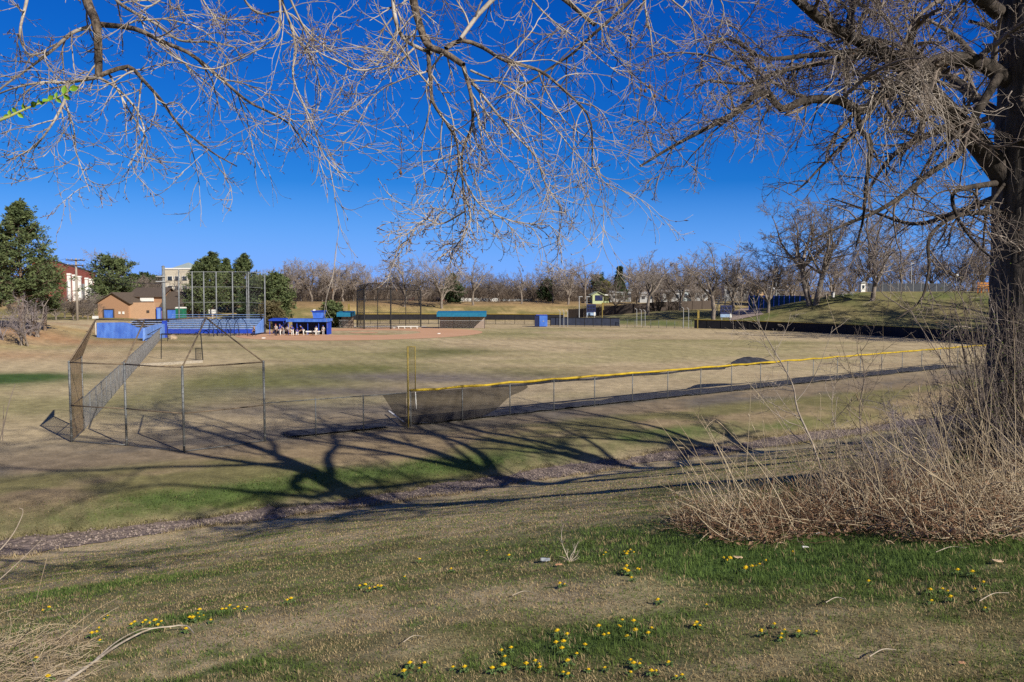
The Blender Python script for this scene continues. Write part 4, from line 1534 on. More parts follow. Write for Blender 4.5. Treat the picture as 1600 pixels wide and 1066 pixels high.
def gable(t, x0, x1, y0, y1, zb, zw, zr, axis, wall, roof, over=.35, thick=.18, skew=0.0):
    """Walls with gable ends under two roof slabs; ridge along 'x' or 'y'."""
    xm, ym = (x0 + x1) / 2, (y0 + y1) / 2
    mb = MB()
    if axis == 'y':
        out = [[x0, y0, zb], [x1, y0, zb], [x1, y0, zw], [xm, y0, zr], [x0, y0, zw]]
        mb.prism(out, [skew, y1 - y0, 0])
    else:
        out = [[x0, y0, zb], [x0, y1, zb], [x0, y1, zw], [x0, ym, zr], [x0, y0, zw]]
        mb.prism(out, [x1 - x0, 0, 0])
    w = mb.build("wall", wall, t)
    mb = MB()
    if axis == 'y':
        for xa in (x0, x1):
            sgn = 1 if xa == x1 else -1
            sl = (zw - zr) / (xa - xm)
            xe = xa + sgn * over
            a = [xm, y0 - over, zr + .03], [xe, y0 - over, zr + sl * (xe - xm) + .03], [xe + skew, y1 + over, zr + sl * (xe - xm) + .03], [xm + skew, y1 + over, zr + .03]
            mb.prism(a, [0, 0, thick])
    else:
        for ya in (y0, y1):
            sgn = 1 if ya == y1 else -1
            sl = (zw - zr) / (ya - ym)
            ye = ya + sgn * over
            a = [x0 - over, ym, zr + .03], [x1 + over, ym, zr + .03], [x1 + over, ye, zr + sl * (ye - ym) + .03], [x0 - over, ye, zr + sl * (ye - ym) + .03]
            mb.prism(a, [0, 0, thick])
    r = mb.build("roof", roof, t)
    return w, r


def panel(t, name, m, px0, px1, py0, py1, Y, depth=.12, frame=None):
    """Door, window or sign panel facing the viewer at forward distance Y, a real slab."""
    a, b = at(px0, py1, Y), at(px1, py0, Y)
    c = [(a[0] + b[0]) / 2, Y + depth / 2, (a[2] + b[2]) / 2]
    mb = MB().box(c, [abs(b[0] - a[0]), depth, abs(b[2] - a[2])])
    o = mb.build(name, m, t)
    if frame is not None:
        w, h = abs(b[0] - a[0]), abs(b[2] - a[2])
        f = MB()
        e = min(w, h) * .09
        f.box([c[0], Y - .02, c[2] + h / 2 + e / 2], [w + 2 * e, depth, e])
        for sx in (-1, 1):
            f.box([c[0] + sx * (w / 2 + e / 2), Y - .02, c[2]], [e, depth, h])
        f.build("frame", frame, o)
    return o


def concession():
    Y = 172.0
    b = gp(215, 499)
    t = thing("concession_building", "tan brick concession building with brown gabled roofs and blue doors behind the blue stand", "building", [px2(215, Y), Y, hz(499, 215, Y)])
    zb = hz(501, 215, Y)
    # left wing, gable to the front
    gable(t, px2(152, Y), px2(200, Y), Y, Y + 8, zb, hz(473, 175, Y), hz(458.5, 180, Y), 'y', M_BRICK, M_ROOF, .5, .2, 4.6)
    # tall middle block, ridge across
    gable(t, px2(203, Y + 3), px2(252, Y + 3), Y + 3, Y + 11, zb, hz(463, 225, Y + 3), hz(451, 225, Y + 7), 'x', M_BRICK, M_ROOF, .5)
    # low front of the middle, peach block
    MB().box([px2(222, Y + 1.6), Y + 1.6, (zb + hz(473, 222, Y)) / 2], [px2(247, Y) - px2(199, Y), 2.6, hz(473, 222, Y) - zb]).build("front_wall", M_PEACH, t)
    # right wing
    gable(t, px2(251, Y + 1), px2(280, Y + 1), Y + 1, Y + 12, zb, hz(481, 265, Y), hz(457, 265, Y + 6), 'x', M_PEACH, M_ROOF, .5)
    panel(t, "door", M_BLUE, 163, 177, 484, 500, Y - .1, .2, M_WOODD)
    panel(t, "door", M_BLUE2, 245.5, 251.5, 481, 500, Y + .1, .2, M_BLUED)
    d = panel(t, "door", M_BLUE, 262, 276, 484, 500, Y + .7, .2, M_WOODD)
    panel(t, "band", M_WHITE, 219, 240, 464, 471, Y + 2.75, .15)
    panel(t, "vent", M_WOODD, 229, 233, 485, 489, Y + .2, .1)
    for px in (185, 191):
        panel(t, "light_box", M_WHITE, px, px + 3, 487, 491, Y - .12, .12)
    panel(t, "shutter", M_BRICK, 197, 200, 482, 500, Y + .2, .1)


concession()


def bleachers():
    t = thing("bleachers", "long blue bleacher stand of stepped plank rows behind a deep blue front wall", "bleachers", gp(320, 523))
    Y0 = 127.0
    x0, x1 = px2(246, Y0), px2(396, Y0)
    zt, z0 = hz(499, 320, Y0 + 5), 0.0
    rows = 6
    for i in range(rows):
        y = Y0 + .6 + i * .85
        z = hz(513.5, 320, Y0) + (zt - hz(513.5, 320, Y0)) * i / (rows - 1)
        MB().box([(x0 + x1) / 2, y + .2, z], [x1 - x0, .32, .17]).build("seat_plank", M_SEAT, t)
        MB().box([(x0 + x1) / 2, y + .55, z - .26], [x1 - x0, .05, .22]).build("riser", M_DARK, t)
    for k in range(11):
        x = x0 + (x1 - x0) * k / 10
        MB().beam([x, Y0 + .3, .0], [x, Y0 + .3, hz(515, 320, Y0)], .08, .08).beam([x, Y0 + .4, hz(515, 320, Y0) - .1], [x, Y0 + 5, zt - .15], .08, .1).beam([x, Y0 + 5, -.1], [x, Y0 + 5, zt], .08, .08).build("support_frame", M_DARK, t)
    MB().box([(x0 + x1) / 2, Y0, (hz(514.5, 320, Y0) + hz(521, 320, Y0)) / 2], [x1 - x0, .16, hz(514.5, 320, Y0) - hz(521, 320, Y0)]).build("front_wall", M_BLUED, t)
    MB().tube([[x0, Y0 + 5.2, zt + .75], [x1, Y0 + 5.2, zt + .75]], .035, 6).tube([[x0, Y0 + 5.2, zt + .4], [x1, Y0 + 5.2, zt + .4]], .03, 6).build("back_rail", M_SEAT, t)
    # pale sloped end at the right
    xa, xb = px2(380, Y0), px2(397, Y0)
    MB().prism([[xb, Y0 + .2, .3], [xb, Y0 + 5.2, .3], [xb, Y0 + 5.2, zt + .5], [xb, Y0 + .2, hz(514, 390, Y0) + .2]], [.15, 0, 0]).build("end_panel", M_BLUE2, t)
    # second section left of the pole, seen above the retaining wall
    t2 = thing("bleachers", "short left section of blue bleacher rows above the curved blue wall", "bleachers", [px2(220, 131), 131, 0.8])
    for i in range(5):
        xa, xb = px2(190 + i * 1, 131), px2(248, 131)
        z = hz(512 - i * 3.0, 220, 131)
        MB().box([(xa + xb) / 2, 130.6 + i * .85, z], [xb - xa, .32, .09]).build("seat_plank", M_SEAT, t2)
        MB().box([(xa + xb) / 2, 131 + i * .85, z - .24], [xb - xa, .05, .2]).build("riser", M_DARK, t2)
    for k in range(4):
        x = px2(193, 131) + k * 1.9
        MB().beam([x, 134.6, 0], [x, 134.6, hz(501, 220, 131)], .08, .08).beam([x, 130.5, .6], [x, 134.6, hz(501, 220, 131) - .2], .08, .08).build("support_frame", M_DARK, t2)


bleachers()


def blue_walls():
    Y = 118.0
    top = [(151, 504.5), (190, 504), (197, 505), (205, 509), (213, 512.5), (223, 513.5)]
    P = [at(px, py, Y + (px - 151) * .02) for px, py in top]
    bot = [at(223, 530, Y + 1.4), at(151, 524, Y)]
    bot[0][2] -= .5
    bot[1][2] -= .6
    o = MB().prism(P + bot, [.1, .4, 0]).build("retaining_wall", M_BLUE, None, bot[1])
    tag(o, "streaky bright blue retaining wall with a top edge that dips to the right", "wall")
    Y = 113.0
    P = [at(223, 513, Y), at(243, 507, Y + 5), at(256, 506, Y + 8), at(256, 528, Y + 8), at(223, 533, Y)]
    P[3][2] -= .4
    P[4][2] -= .4
    t = thing("blue_wall", "paler blue block wall standing where the long side fence ends", "wall", P[4])
    MB().prism(P, [.25, .25, 0]).build("wall_face", M_BLUE2, t)
    c = at(257.5, 517, Y + 8)
    MB().box([c[0], c[1], 1.1], [.55, .6, 2.9]).build("end_post", M_BLUED, t)
    # steel frame bracing in front
    o = MB().tube([at(230, 523.5, 112), at(252, 512, 116)], .06, 6).tube([at(230, 523.5, 112), at(268, 522.5, 113)], .05, 6)
    q = at(262, 533, 112)
    q[2] = 0
    o.tube([at(262, 510, 112), q], .05, 6)
    tag(o.build("gate_brace", M_BLACKS, None, q), "dark angled steel gate brace against the pale blue wall", "brace")
    b = gp(270, 530)
    rg = np.random.default_rng(3)
    mb = MB()
    mb.lathe(b, [(.62, -.1), (.66, .2), (.48, .5), (.2, .62), (.01, .66)], 12)
    tag(mb.build("equipment_bag", mat("tan_canvas", (.45, .36, .24), (.2, .14, .1), 3, .9), None, b), "small tan heap of gear at the foot of the blue stand", "bag")


blue_walls()


def poles():
    t = thing("light_pole", "thick pale grey steel pole standing at the left end of the blue bleachers", "pole", gp(257, 526))
    b = gp(257, 526)
    Y = b[1]
    MB().tube([b - [0, 0, .2], at(256, 470, Y), at(255, 417, Y)], [.30, .27, .22], 12).build("shaft", M_LPOLE, t, smooth=True)
    a = at(255, 417, Y)
    MB().lathe(a, [(.24, -.05), (.26, .05), (.01, .22)], 12).build("cap", M_LPOLE, t)
    for py in (440, 432):
        q = at(256, py, Y)
        MB().beam(q + [-1.1, -.3, 0], q + [.3, -.3, .0], .12, .14).build("bracket", M_GREY, t)
    pls = [(279, 421, 500), (300, 424, 499), (318, 424, 498), (337.5, 425, 497), (363, 425, 498), (385, 427, 499), (388, 425, 499), (413.5, 430, 512)]
    t = thing("net_backstop", "tall row of slim grey net poles with cables behind the blue bleachers", "net fence", [px2(340, 136), 136, 0])
    Ys = [138, 138, 138, 138, 138, 138, 140, 131]
    tops = []
    for (px, py0, py1), Y in zip(pls, Ys):
        a, b = at(px, py0, Y), at(px + .6, py1, Y)
        b[2] = min(b[2], float(Z(b[0], b[1])) - .2)
        MB().tube([b, a], [.135, .10], 8).build("post", M_LPOLE, t, smooth=True)
        tops.append((a, b))
    for py, r in ((425, .035), (448.5, .025), (472.5, .025)):
        pts = [at(px + .2, py + (2 if i == 7 else 0), Ys[i]) for i, (px, _, _) in enumerate(pls) if i != 6]
        MB().tube(pts, r, 5).build("cable", M_GREY, t, smooth=True)
    mb = MB()
    for i, j in ((0, 1), (1, 2), (2, 3), (3, 4), (4, 5), (5, 7)):
        a, b = pls[i], pls[j]
        mb.wires(at(a[0], 497, Ys[i]), at(b[0], 497, Ys[j]), at(b[0], 426, Ys[j]), at(a[0], 426, Ys[i]), .5, .008)
    mb.build("net", mat("grey_net_cord", (.20, .20, .20)), t)


poles()


def hoops():
    """Arched batting tunnel frame in front of the bleachers."""
    Y = 124.0
    b = gp(345, 522)
    t = thing("batting_tunnel", "dark blue arched batting tunnel frame standing in front of the bleachers", "batting tunnel", [px2(345, Y), Y, 0])
    for k, px in enumerate((322, 334, 346, 358, 370)):
        a = np.linspace(0, math.pi, 14)
        w, h = 1.5, hz(498, 345, Y)
        x = px2(px, Y)
        pts = np.stack([x + w * np.cos(a) * .8, Y + k * .35 - .5 * np.cos(a), np.maximum(0, h * np.sin(a)**.6)], 1)
        MB().tube(pts, .055, 6).build("hoop", mat("navy_tube", (.02, .035, .10)) if k == 0 else bpy.data.materials["navy_tube"], t, smooth=True)
    mb = MB()
    mb.wires([px2(322, Y), Y + .2, 0], [px2(370, Y), Y + 1.4, 0], [px2(368, Y), Y + 1.4, hz(499, 345, Y)], [px2(324, Y), Y + .2, hz(499, 345, Y)], .35, .012)
    mb.tube([at(322, 498.5, Y + .3), at(370, 498.5, Y + 1.6)], .045, 6)
    mb.build("net", bpy.data.materials["navy_tube"], t)


hoops()


def roof_slab(t, x0, x1, y0, y1, z, th, m, tilt=0.0, name="roof"):
    return MB().prism([[x0, y0, z - tilt], [x1, y0, z - tilt], [x1, y1, z], [x0, y1, z]], [0, 0, th]).build(name, m, t)


def dugouts():
    # main blue dugout
    Y = 129.0
    x0, x1 = px2(449, Y), px2(511, Y)
    t = thing("dugout", "blue open-fronted dugout with players in it, under the blue press box", "dugout", [(x0 + x1) / 2, Y, 0])
    zt = hz(502.5, 480, Y)
    roof_slab(t, x0 - .2, x1 + .2, Y - .4, Y + 2.8, zt, (502.5 - 498.5) * Y / F + .0, M_BLUE, .05)
    MB().box([(x0 + x1) / 2, Y + 2.6, zt / 2], [x1 - x0, .15, zt]).build("back_wall", M_NAVY, t)
    for px in (449.5, 463, 480, 497, 510):
        MB().tube([[px2(px, Y), Y, -.1], [px2(px, Y), Y, zt]], .06, 8).build("post", M_BLUED, t)
    MB().box([x1 - .05, Y + 1.3, zt / 2], [.15, 2.7, zt]).build("side_wall", M_BLUED, t)
    MB().box([(x0 + x1) / 2, Y + 2.2, .45], [x1 - x0 - 1, .4, .06]).box([x0 + 1.2, Y + 2.2, .22], [.1, .35, .4]).box([x1 - 1.2, Y + 2.2, .22], [.1, .35, .4]).build("bench", M_WOODD, t)
    # press box on the roof: wider at the top
    Yp = Y + 1.2
    xa, xb, xc, xd = px2(489, Yp), px2(503, Yp), px2(505, Yp), px2(487, Yp)
    za, zb = hz(497.5, 495, Yp), hz(487, 495, Yp)
    t2 = thing("press_box", "bright blue flared press box perched on the dugout roof", "press box", [(xa + xb) / 2, Yp, za])
    MB().prism([[xa, Yp, za], [xb, Yp, za], [xc, Yp, zb], [xd, Yp, zb]], [0, 1.6, 0]).build("cabin", M_BLUE, t2)
    MB().box([(xd + xc) / 2, Yp + .8, zb + .07], [xc - xd + .3, 2.0, .12]).build("roof", M_BLUED, t2)
    MB().prism([at(488.5, 487, Yp), at(491.5, 487, Yp), at(491, 483.5, Yp), at(489.2, 483.8, Yp)], [0, .8, 0]).build("loudspeaker", M_WHITE, t2)
    # small one on the left
    x0, x1 = px2(417, Y), px2(441, Y)
    t3 = thing("shelter", "small blue-roofed lean-to at the left of the dugout", "shelter", [(x0 + x1) / 2, Y + 1, 0])
    zt = hz(500.5, 430, Y)
    roof_slab(t3, x0, x1, Y + .6, Y + 3, zt, .25, M_BLUED, .15)
    MB().box([(x0 + x1) / 2, Y + 2.8, zt / 2], [x1 - x0, .12, zt]).build("back_wall", M_NAVY, t3)
    for px in (418, 440):
        MB().tube([[px2(px, Y), Y + .8, -.1], [px2(px, Y), Y + .8, zt]], .05, 8).build("post", M_BLUED, t3)
    # white bench in front
    t4 = thing("bench", "long white bench in front of the blue dugout", "bench", [px2(488, 127), 127, 0])
    a, b = px2(477, 127), px2(499, 127)
    zs = .62
    MB().box([(a + b) / 2, 127, zs], [b - a, .4, .2]).build("seat", M_WHITE, t4)
    for f in (.08, .5, .92):
        MB().box([a + (b - a) * f, 127, zs / 2], [.08, .3, zs - .2]).build("leg", M_GREY, t4)
    # teal dugouts of the second diamond
    for px0, px1, py, Y, lab in ((529, 548, 489.5, 152.0, "small teal-roofed dugout left of the tall black backstop"), (685, 757, 489.5, 150.0, "long teal-roofed dugout right of the tall black backstop")):
        x0, x1 = px2(px0, Y), px2(px1, Y)
        t = thing("dugout", lab, "dugout", [(x0 + x1) / 2, Y, 0])
        zt = hz(py + 5, px0, Y)
        MB().prism([[x0 - .3, Y - .6, zt - .05], [x0 - .3, Y + 2.8, zt + .12], [x0 - .3, Y + 2.8, zt + .95], [x0 - .3, Y - .6, zt + .72]], [x1 - x0 + .6, 0, 0]).build("roof", M_TEAL, t)
        MB().box([(x0 + x1) / 2, Y + 2.4, zt / 2], [x1 - x0, .15, zt]).build("back_wall", mat("dusty_block_" + lab.split()[0], (.33, .25, .20), (.25, .19, .16), 3), t)
        n = max(3, int((x1 - x0) / 2.2))
        for i in range(n + 1):
            x = x0 + (x1 - x0) * i / n
            MB().tube([[x, Y, -.1], [x, Y, zt]], .05, 6).build("post", M_BLACKS, t)
        mb = MB().wires([x0, Y, 0], [x1, Y, 0], [x1, Y, 1.5], [x0, Y, 1.5], .2, .008).tube([[x0, Y, 1.5], [x1, Y, 1.5]], .03, 6)
        mb.build("front_fence", M_GREY, t)
    t5 = thing("bench", "white player bench on the pale strip before the tall black backstop", "bench", [px2(637, 150), 150, 0])
    a, b = px2(621, 150), px2(653, 150)
    MB().box([(a + b) / 2, 150, .42], [b - a, .5, .14]).build("seat", M_WHITE, t5)
    for f in (.05, .35, .65, .95):
        MB().box([a + (b - a) * f, 150, .17], [.12, .4, .34]).build("leg", M_WHITE, t5)
    # sandwich sign and small boxes
    q = gp(538, 512)
    tag(MB().box(q + [0, 0, .75], [.9, .1, .5]).box(q + [-.35, 0, .25], [.05, .06, .5]).box(q + [.35, 0, .25], [.05, .06, .5]).build("white_sign", M_WHITE, None, q), "small white sign board beside the far dugouts", "sign")


dugouts()


def far_backstop():
    Y = 150.0
    t = thing("baseball_backstop", "tall black far backstop with a curved hood on the second diamond", "backstop", [px2(608, Y), Y, 0])
    plan = [(558, 156), (569, 148), (590, 148), (610.5, 148), (634, 152), (657.5, 157)]
    topy = [455, 452, 452, 452, 453, 455]
    hood = [(562, 446, 153), (577, 443, 145.5), (592, 442.5, 145), (607, 442.5, 145), (632, 444, 149), (652, 447, 154)]
    B, T = [], []
    for (px, Yy), ty in zip(plan, topy):
        b, a = at(px, 510, Yy), at(px, ty, Yy)
        b[2] = -.1
        MB().tube([b, a], .13 if px in (558, 610.5, 657.5, 569) else .07, 8).build("post", M_BLACKS, t)
        B.append(b)
        T.append(a)
    H = [at(*h) for h in hood]
    for i in range(6):
        MB().tube(curve([T[i], T[i] * .6 + H[i] * .4 + [0, 0, .25], H[i]], 6), .07, 6).build("hood_bar", M_BLACKS, t)
    for nm, pts in (("hood_rail", H), ("top_rail", T)):
        MB().tube(pts, .06, 6).build(nm, M_BLACKS, t)
    for py in (468, 489):
        MB().tube([at(px, py, Yy) for px, Yy in plan], .06, 6).build("rail", M_BLACKS, t)
    mb = MB()
    for i in range(5):
        zt = T[i][2]
        m0, m1 = at(plan[i][0], 468, plan[i][1]), at(plan[i + 1][0], 468, plan[i + 1][1])
        mb.wires(B[i], B[i + 1], m1, m0, .22, .010)
        mb.wires(m0, m1, T[i + 1], T[i], .16, .010)
        mb.wires(T[i], T[i + 1], H[i + 1], H[i], .18, .009)
    mb.build("wire_mesh", M_BLACKS, t)


far_backstop()


def screen_fence(name, label, P, h, n, m_screen, lo=.45, cap=None, group=None, rail=M_BLACKS, capr=.07):
    """Fence along ground points P (list of xy): posts, rails, screen over the upper part, optional coloured cap."""
    C = curve([[p[0], p[1], 0] for p in P], n * 3 + 1)
    base = [on(c[0], c[1]) for c in C]
    t = thing(name, label, "fence", base[0], group)
    for b in base[::3]:
        MB().tube([b - [0, 0, .15], b + [0, 0, h]], .05, 6).build("post", rail, t)
    A = np.array(base)
    up = np.array([0, 0, 1.0])
    V = np.concatenate([A + up * lo, A + up * (h - .03), A + up * lo + [.02, .05, 0], A + up * (h - .03) + [.02, .05, 0]])
    k = len(A)
    i = np.arange(k - 1)
    Q = np.concatenate([np.stack([i, i + 1, k + i + 1, k + i], 1), np.stack([2 * k + i + 1, 2 * k + i, 3 * k + i, 3 * k + i + 1], 1),
                        np.stack([k + i, k + i + 1, 3 * k + i + 1, 3 * k + i], 1), np.stack([2 * k + i, 2 * k + i + 1, i + 1, i], 1)])
    link("screen", mesh_np("screen", V - base[0], Q, m_screen), t)
    MB().tube([b + [0, 0, lo] for b in base], .03, 5).tube([b + [0, 0, .05] for b in base], .02, 5).build("lower_rail", rail, t)
    mb = MB().tube([b + [0, 0, h] for b in base], capr, 6)
    mb.build("yellow_cap" if cap else "top_rail", cap or rail, t)
    if lo > .3:
        mb = MB()
        for a, b in zip(base[:-1], base[1:]):
            mb.wires(a, b, b + [0, 0, lo], a + [0, 0, lo], .25, .006)
        mb.build("wire_mesh", rail, t)
    return t


def far_fences():
    g = lambda px, py: gp(px, py)[:2]
    M_YC = mat("thin_yellow_cap", (.42, .30, .045), (.30, .21, .03), 2, .6)
    a = [at(548, 500, 170)[:2], at(700, 500, 171)[:2], at(880, 500, 168)[:2]]
    screen_fence("outfield_fence", "black-screened fence with a yellow cap along the foot of the far bank", a, 2.15, 22, M_BLKF, .95, M_YC)
    b = [at(860, 500, 160)[:2], at(968, 500, 156)[:2]]
    screen_fence("screen_fence", "navy screened fence section beside the blue equipment box", b, 1.75, 8, mat("navy_screen", (.04, .05, .085), (.028, .034, .06), 2), .25)
    c = [at(968, 500, 155.5)[:2], at(1080, 500, 150)[:2]]
    fence("chain_link_fence", "open grey chain-link fence between the navy screen and the yellow post", "fence", on(*c[0]), on(*c[1]), 1.5, 9, .04, wire=(.2, .006))
    d = [gp(px, py)[:2] for px, py in ((1085, 513), (1180, 516), (1280, 520.5), (1400, 527), (1500, 535), (1545, 540))] + [at(1680, 560, 92)[:2]]
    screen_fence("outfield_fence", "long black-screened outfield fence below the grassy hill on the right", d, 1.62, 26, M_BLKF, .06, M_YC, capr=.055)
    # yellow foul poles far away
    for px, y0, y1, Y, lab in ((544, 475, 492, 172, "pale yellow far foul pole behind the small teal dugout"), (941, 473, 491.5, 168, "yellow far foul pole beside the navy scoreboard"),
                               (1090, 485, 508, 150, "yellow foul pole at the start of the long right-hand black fence")):
        b = at(px, y1, Y)
        b[2] = float(Z(b[0], b[1]))
        tt_ = thing("foul_pole", lab, "foul pole", b)
        a = at(px, y0, Y)
        MB().tube([b, a], .11, 8).build("pole", M_YELP, tt_)
        MB().box([a[0] + .22, Y, a[2] - .75], [.25, .06, 1.5]).build("screen", M_YELP, tt_)
    # small poles by the gate
    for i, (px, y0, Y) in enumerate(((875, 486, 158), (881, 486, 158), (887, 487, 158), (995, 484, 160), (1002, 485, 160), (1008, 486, 160), (1068, 482, 152), (1076, 483, 152))):
        b = at(px, 505, Y)
        b[2] = float(Z(b[0], b[1]))
        a = at(px, y0, Y)
        mb = MB().tube([b, a, a + [-.35, 0, .25]], .05, 6)
        near = "behind the blue equipment box" if px < 900 else ("by the open chain-link fence" if px < 1040 else "near the yellow foul pole")
        tag(mb.build("gate_post", M_GREY, None, b), "thin grey gate post with a bent top " + near, "post", "grey gate posts " + near)


far_fences()


def misc_far():
    # blue equipment box
    b = gp(847, 511)
    Y = b[1]
    w, h = (857 - 838) * Y / F, (511 - 493) * Y / F
    t = thing("equipment_box", "bright blue equipment box standing on the outfield grass by the far fence", "box", b)
    MB().box(b + [.25, .9, h / 2 + .05], [w * .66, 1.8, h - .1]).build("body", M_BLUE, t)
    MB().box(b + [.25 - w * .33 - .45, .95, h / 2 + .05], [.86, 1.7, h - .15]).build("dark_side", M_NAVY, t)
    MB().prism([b + [-w * .5, -.06, h], b + [w * .42, -.06, h], b + [w * .42, -.06, h + .12], b + [-w * .5, -.06, h + .1]], [0, 2.0, 0]).build("lid", M_BLUED, t)
    MB().box(b + [.25, -.02, h * .5], [.3, .06, .12]).build("latch", M_GREY, t)
    # scoreboards
    for px0, px1, y0, y1, yb, Y, lab in ((917, 931, 475.5, 488.5, 493, 171, "small navy scoreboard on two posts beside the yellow far foul pole"),
                                         (1126, 1144, 477, 491, 500, 158, "larger navy scoreboard with a white base band below the aluminium bleachers")):
        x0, x1 = px2(px0, Y), px2(px1, Y)
        z0, z1 = hz(y1, px0, Y), hz(y0, px0, Y)
        t = thing("scoreboard", lab, "scoreboard", on((x0 + x1) / 2, Y))
        MB().box([(x0 + x1) / 2, Y, (z0 + z1) / 2], [x1 - x0, .3, z1 - z0]).build("board", M_NAVY, t)
        n = 2
        for i in range(3):
            for k in range(2):
                MB().box([x0 + (x1 - x0) * (.2 + .3 * i), Y - .17, z0 + (z1 - z0) * (.35 + .35 * k)], [(x1 - x0) * .18, .06, (z1 - z0) * .16]).build("score_window", M_BLKF, t)
        MB().box([(x0 + x1) / 2, Y - .05, z0 - .3], [x1 - x0, .25, .6]).build("base_band", mat("pale_blue_band", (.30, .42, .62)) if px0 < 1000 else bpy.data.materials["pale_blue_band"], t)
        MB().box([x1 - .25, Y - .19, z0 - .3], [.35, .06, .75]).build("white_tab", M_WHITE, t)
        for x in (x0 + .3, x1 - .3):
            MB().tube([on(x, Y, -.2), [x, Y, z0]], .07, 6).build("post", M_GREY, t)
    # light poles
    for px, y0, y1, Y, lab in ((905, 464, 492, 172, "slim grey light pole left of the navy scoreboard"), (917, 464, 494, 174, "slim grey light pole right behind the navy scoreboard"),
                               (1213, 388, 462, 190, "tall grey light pole rising behind the blue screen wall"), (1424, 412, 452, 165, "tall grey light pole at the crest of the hill"),
                               (950, 446, 462, 240, "short grey street lamp among the far houses"), (1030, 440, 462, 235, "thin grey lamp post over the white trailers")):
        b = at(px, y1, Y)
        b[2] = float(Z(b[0], b[1]))
        t = thing("light_pole", lab, "light pole", b)
        a = at(px, y0, Y)
        MB().tube([b - [0, 0, .2], a], [.10, .07], 8).build("shaft", M_GREY, t)
        MB().box(a + [.3, 0, .05], [.8, .25, .14]).build("lamp_head", M_GREY, t)
    # dark plank fence on top of the far bank
    for pts, lab, m in (([(888, 477), (945, 479), (1005, 479), (1060, 475), (1112, 471)], "long dark brown plank fence along the top of the far bank", M_WOODD),):
        Yv = [196, 190, 186, 190, 200]
        C = curve([[*at(p[0], p[1], y)[:2], 0] for p, y in zip(pts, Yv)], 41)
        base = [on(c[0], c[1]) for c in C]
        t = thing("plank_fence", lab, "fence", base[0])
        for a, b in zip(base[:-1], base[1:]):
            zt = 2.1
            v = (b - a) / np.linalg.norm(b - a)
            nn = np.array([-v[1], v[0], 0]) * .08
            MB().prism([a - [0, 0, .3], b - [0, 0, .3], b + [0, 0, zt], a + [0, 0, zt]], nn).build("plank_panel", m, t)
        for b in base[::4]:
            MB().box(b + [0, -.12, .95], [.14, .14, 2.5]).build("post", m, t)
    # blue screen wall on the hill
    Y = 178
    P = [at(1170, 482, Y), at(1266, 480, Y - 10)]
    base = [on(*(P[0] + (P[1] - P[0]) * f)[:2]) for f in np.linspace(0, 1, 13)]
    t = thing("blue_screen_fence", "tall deep blue screened court fence at the top of the gap in the hill", "fence", base[0])
    zt = hz(462, 1200, Y)
    for a, b in zip(base[:-1], base[1:]):
        MB().prism([a - [0, 0, .2], b - [0, 0, .2], [b[0], b[1], zt], [a[0], a[1], zt]], [.02, .06, 0]).build("screen_panel", mat("court_blue", (.015, .075, .16), (.010, .05, .11), 1.5) if a is base[0] else bpy.data.materials["court_blue"], t)
    for b in base:
        MB().tube([b + [0, -.08, -.2], [b[0], b[1] - .08, zt + .1]], .06, 6).build("post", M_BLUED, t)
    # aluminium bleachers on the slope
    Y = 168
    t = thing("bleachers", "small tilted aluminium bleachers on the far slope above the navy scoreboard", "bleachers", on(px2(1125, Y), Y))
    for i in range(5):
        a, b = at(1114 + i * 2.2, 474 - i * 2.9, Y + i * .6), at(1127 + i * 2.2, 475.5 - i * 2.9, Y + i * .6)
        MB().beam(a, b, .5, .12).build("plank", M_ALU, t)
    for px in (1116, 1127):
        MB().beam(on(px2(px, Y), Y, -.1), at(px + 9, 462, Y + 2.6), .1, .12).beam(on(px2(px + 9, Y), Y + 2.6, -.2), at(px + 9, 462, Y + 2.6), .1, .1).build("frame", M_GREY, t)
    # portable toilet
    Y = 168
    b = [px2(282, Y), Y, hz(496, 282, Y)]
    h = (496 - 481.5) * Y / F
    t = thing("portable_toilet", "green portable toilet with a pale roof beside the concession building", "toilet", b)
    MB().box(np.array(b) + [0, 0, h / 2 - .2], [(289 - 276) * Y / F, 1.4, h + .2]).build("cabin", M_GREENP, t)
    MB().prism([np.array(b) + [-.95, -.75, h - .05], np.array(b) + [.95, -.75, h - .05], np.array(b) + [.8, -.75, h + .22], np.array(b) + [-.8, -.75, h + .22]], [0, 1.5, 0]).build("roof", M_WHITE, t)
    MB().box(np.array(b) + [0, -.72, h / 2 - .15], [1.1, .06, h - .5]).build("door", mat("dark_green_plastic", (.01, .12, .07)), t)
    # sign on the net fence
    q = at(332, 487, 140)
    b = on(q[0], q[1])
    tag(MB().box(q, [1.3, .08, .7]).tube([b, [q[0], q[1] + .08, q[2]]], .04, 6).build("white_sign", M_WHITE, None, b), "plain white sign board among the pines behind the net poles", "sign")
    q = at(149, 496, 122)
    b = on(q[0], q[1])
    tag(MB().box(q, [.75, .4, .42]).tube([b - [0, 0, .1], [q[0], q[1], q[2] - .2]], .05, 6).build("white_box", M_WHITE, None, b), "white box on a short post at the left end of the blue wall", "box")
    # bases
    for px, py, lab in ((686, 522, "white base bag on the right of the infield clay"), (412, 529, "white base bag on the near edge of the infield clay"), (616, 513, "white plate near the far edge of the infield")):
        b = gp(px, py)
        tag(MB().prism([b + [-.22, -.22, .02], b + [.22, -.22, .02], b + [.22, .22, .02], b + [-.22, .22, .02]], [0, 0, .12]).build("base_bag", M_WHITE, None, b), lab, "base")


misc_far()


